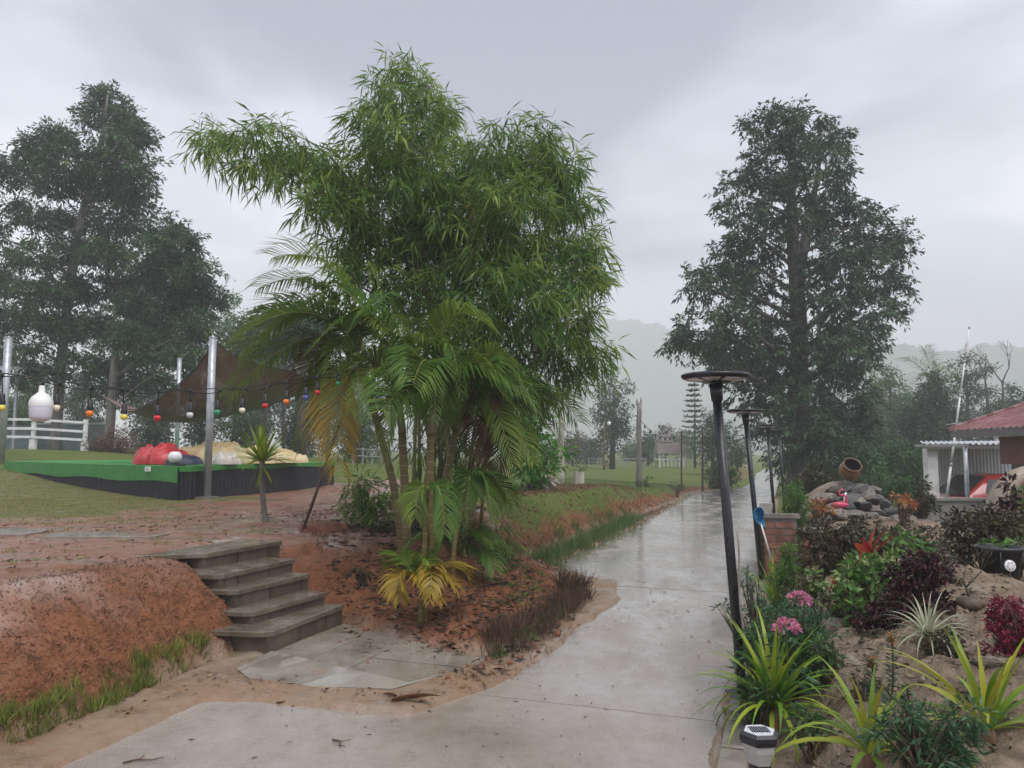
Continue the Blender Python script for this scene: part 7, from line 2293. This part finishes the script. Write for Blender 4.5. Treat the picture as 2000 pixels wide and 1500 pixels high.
# pale sculpted rocks half buried in the clay
M_PALEROCK = pmat('pale_tan_rock', [(.3, (.15, .115, .08)), (.5, (.30, .24, .175)), (.7, (.40, .33, .25))], 4, (.4, .65), .9, 9, bdist=.04)
for k, (u, v, ru, rv, lab) in enumerate(((1628, 1215, 46, 34, 'pale tan rock beside the cleome flowers'), (1668, 1300, 44, 26, 'pale tan rock in the middle of the clay slope'), (1905, 1150, 36, 16, 'flat pale rock behind the bare sapling'), (1935, 1300, 40, 20, 'pale rock left of the magenta shrub'), (1735, 1330, 40, 22, 'low pale rock above the bottom strap clump'), (1880, 1225, 30, 14, 'small pale rock right of the spider plant'))):
    p = PG(u, v)
    me = rock_mesh(40 + k)
    me.materials.append(M_PALEROCK)
    o = link_mesh('garden_rock', me, M_PALEROCK, None, p - Vector((0, 0, px(rv, p.y) * .35)))
    o.scale = (px(ru, p.y), px(ru, p.y) * .8, px(rv, p.y))
    o.rotation_euler = (.1 * k, -.15, k * 1.1)
    tag(o, lab, 'rock', 'pale rocks in the garden bed')
# clods of soil on the banks
def bank_pts(n, seed):
    rg = np.random.default_rng(seed)
    a, b = PZ(-60, 1505).to_2d(), PZ(440, 1288).to_2d()
    t, k = rg.uniform(0, 1.16, n), rg.uniform(.03, .75, n)
    return np.stack([a.x + (b.x - a.x) * t - RN.x * k, a.y + (b.y - a.y) * t - RN.y * k], 1)

def clods(name, label, XY, r, mat, seed):
    rg = np.random.default_rng(seed)
    n = len(XY)
    z = ground_z(XY[:, 0], XY[:, 1])
    oc = np.array([(1, 0, 0), (-1, 0, 0), (0, 1, 0), (0, -1, 0), (0, 0, 1), (0, 0, -1)], float)
    R = r * rg.uniform(.3, 1.0, (n, 1, 1)) ** 1.6
    V = oc[None] * rg.uniform(.55, 1.2, (n, 6, 1)) * R * np.array([1, 1, .75]) + rg.normal(size=(n, 6, 3)) * R * .18
    V = V + np.stack([XY[:, 0], XY[:, 1], z], 1)[:, None]
    f = np.array([(0, 2, 4), (2, 1, 4), (1, 3, 4), (3, 0, 4), (2, 0, 5), (1, 2, 5), (3, 1, 5), (0, 3, 5)])
    Fs = (f[None] + (np.arange(n) * 6)[:, None, None]).reshape(-1, 3)
    o = link_mesh(name, np_mesh(name, V.reshape(-1, 3), Fs, smooth=True), mat)
    tag(o, label, 'soil', kind='stuff')
clods('soil_clods', 'crumbled clods of red soil on the bank left of the steps', bank_pts(260, 81), .024, M_SOIL, 82)
clods('soil_clods', 'crumbled clods of red soil in the palm bed', in_poly([(560, 1060), (680, 1228), (960, 1295), (1130, 1170), (1060, 1100), (900, 1050)], 1300, 83, .25), .035, M_SOIL, 84)
clods('soil_clods', 'crumbled clods of red soil on the roadside bank', in_poly([(1000, 1090), (1060, 1078), (1320, 985), (1320, 965), (1040, 975)], 900, 85, .3), .05, M_SOIL, 86)
clods('soil_clods', 'small lumps of clay on the garden slope', in_poly([(1480, 1480), (1980, 1490), (1990, 1130), (1600, 1180)], 700, 87, .35), .03, M_CLAY, 88)
# palm sheath lying on the verge
M_SHEATH = pmat('brown_palm_sheath', [(.3, (.14, .065, .03)), (.7, (.30, .17, .09))], 7, (.3, .55), .4, stretch=(.3, 1, 1))
ps = PZ(805, 1374, .03)
sheath = thing('palm_sheath', 'curled brown palm sheath lying at the road edge', 'palm sheath', ps)
for k, (a, l_, w_, b_) in enumerate(((.15, .30, .045, .3), (.5, .26, .03, .8), (-.2, .24, .03, .6), (2.6, .12, .03, .4))):
    me = ribbon(l_, w_, b_, n=8, fold=.9, taper=2.0, petiole=.7)
    me.materials.append(M_SHEATH)
    o = bpy.data.objects.new('blade', me)
    COL.objects.link(o)
    o.parent = sheath
    o.location = (-.12 + .01 * k, .02 * k, .012)
    o.rotation_euler = (.3 * (k - 1), -.18, a)
# twigs and dry leaves
G_MULCH_SHADE = leafmat('leaf_mulch_with_shade', [(0, (.020, .012, .008)), (.5, (.055, .032, .02)), (.9, (.12, .075, .045)), (1, (.24, .17, .10))], .1, .6)  # leaf litter colour, darkened further to paint in the shade under the palms
def litter(name, label, XY, n_tw, seed, L=.06, onroad=False, mat=None):
    rg = np.random.default_rng(seed)
    n = len(XY)
    z = np.zeros(n) + .004 if onroad else ground_z(XY[:, 0], XY[:, 1]) + .006
    a = rg.uniform(0, 6.28, n)
    B = np.stack([XY[:, 0], XY[:, 1], z], 1)
    D = np.stack([np.cos(a), np.sin(a), rg.uniform(0, .12, n)], 1)
    V = leaf_arrays(B, D, L * rg.uniform(.4, 1.3, n), L * .28 * rg.uniform(.5, 1.2, n), -.02, rg)
    me = np_mesh(name, V, leaf_faces(n), var=np.repeat(rg.uniform(0, 1, n), 4))
    o = link_mesh(name, me, mat or G_DEAD)
    tag(o, label, 'litter', kind='stuff')
rx_ = in_poly([(200, 1490), (1400, 1490), (1430, 1300), (1440, 1100), (1215, 1140), (1120, 1250), (950, 1350), (500, 1380)], 150, 31, 0)
litter('road_litter', 'scattered bits of leaf on the wet road', rx_, 0, 32, .035, True)
litter('verge_litter', 'dry leaves and bits on the sandy verge', np.concatenate([along([(100, 1440), (420, 1330), (600, 1368), (800, 1380), (960, 1310), (1100, 1225)], 160, .09, 33), in_poly([(460, 1310), (670, 1235), (940, 1300), (770, 1355)], 14, 34, .03)]), 0, 35, .05)
litter('terrace_litter', 'dry leaves and twigs on the wet terrace', in_poly([(-60, 1130), (380, 1075), (560, 1050), (720, 1010), (640, 985), (-50, 1030)], 420, 36, .67), 0, 37, .07)
litter('bed_litter', 'brown leaf litter under the palms, darkened with painted shade', in_poly([(600, 1090), (680, 1222), (950, 1285), (1120, 1170), (1050, 1105), (900, 1060)], 1900, 38, .2), 0, 39, .09, False, G_MULCH_SHADE)
litter('palm_mulch_shade', 'leaf mulch round the cane stems, coloured dark for the palm shade', in_poly([(660, 1030), (740, 1150), (860, 1200), (1000, 1150), (1040, 1090), (900, 1020)], 2200, 48, .35), 0, 49, .11, False, G_MULCH_SHADE)
litter('garden_litter', 'brown leaf litter on the clay of the garden', in_poly([(1500, 1480), (1980, 1480), (1990, 1150), (1620, 1200)], 1500, 40, .35), 0, 41, .05, False, G_MULCH_SHADE)
for k, (u, v, l_, a) in enumerate(((540, 1372, .26, .1), (470, 1360, .16, .5), (240, 1490, .18, .4), (650, 1445, .12, -.8))):
    p = PZ(u, v, .012)
    mb = MB()
    d = Vector((math.cos(a), math.sin(a), 0))
    o_ = Vector((-d.y, d.x, 0))
    mb.tube([p, p + d * l_ * .35 + o_ * .02, p + d * l_ * .7 - o_ * .012, p + d * l_], [.006, .005, .004, .002], 5)
    mb.tube([p + d * l_ * .4 + o_ * .018, p + d * l_ * .5 + o_ * .07], [.003, .0015], 4)
    tag(mb.build('fallen_twig', M_STICK, None, p), ['forked fallen twig on the sand below the landing', 'short fallen twig near the end of the grass row', 'fallen twig at the bottom left of the road', 'tiny fallen twig in the middle of the near road'][k], 'twig', 'fallen twigs')
# ================================================================== HAZE
def haze():
    x0, x1, y0, y1, z0, z1 = -950, 950, -60, 950, -3.0, 165
    me = bpy.data.meshes.new('haze')
    vs = [(x, y, z) for z in (z0, z1) for x, y in ((x0, y0), (x1, y0), (x1, y1), (x0, y1))]
    me.from_pydata(vs, [], [(3, 2, 1, 0), (4, 5, 6, 7), (0, 1, 5, 4), (1, 2, 6, 5), (2, 3, 7, 6), (3, 0, 4, 7)])
    m = bpy.data.materials.new('rain_haze')
    m.use_nodes = True
    n = m.node_tree.nodes
    n.remove(n['Principled BSDF'])
    pv = n.new('ShaderNodeVolumePrincipled')
    pv.inputs['Color'].default_value = (.96, .97, .99, 1)
    pv.inputs['Density'].default_value = HAZE_D
    pv.inputs['Anisotropy'].default_value = 0.0
    m.node_tree.links.new(pv.outputs['Volume'], n['Material Output'].inputs['Volume'])
    me.materials.append(m)
    o = bpy.data.objects.new('haze', me)
    COL.objects.link(o)
    tag(o, 'pale rain haze hanging over the whole garden and hills', 'haze', kind='stuff')
HAZE_D = 0.0024
haze()
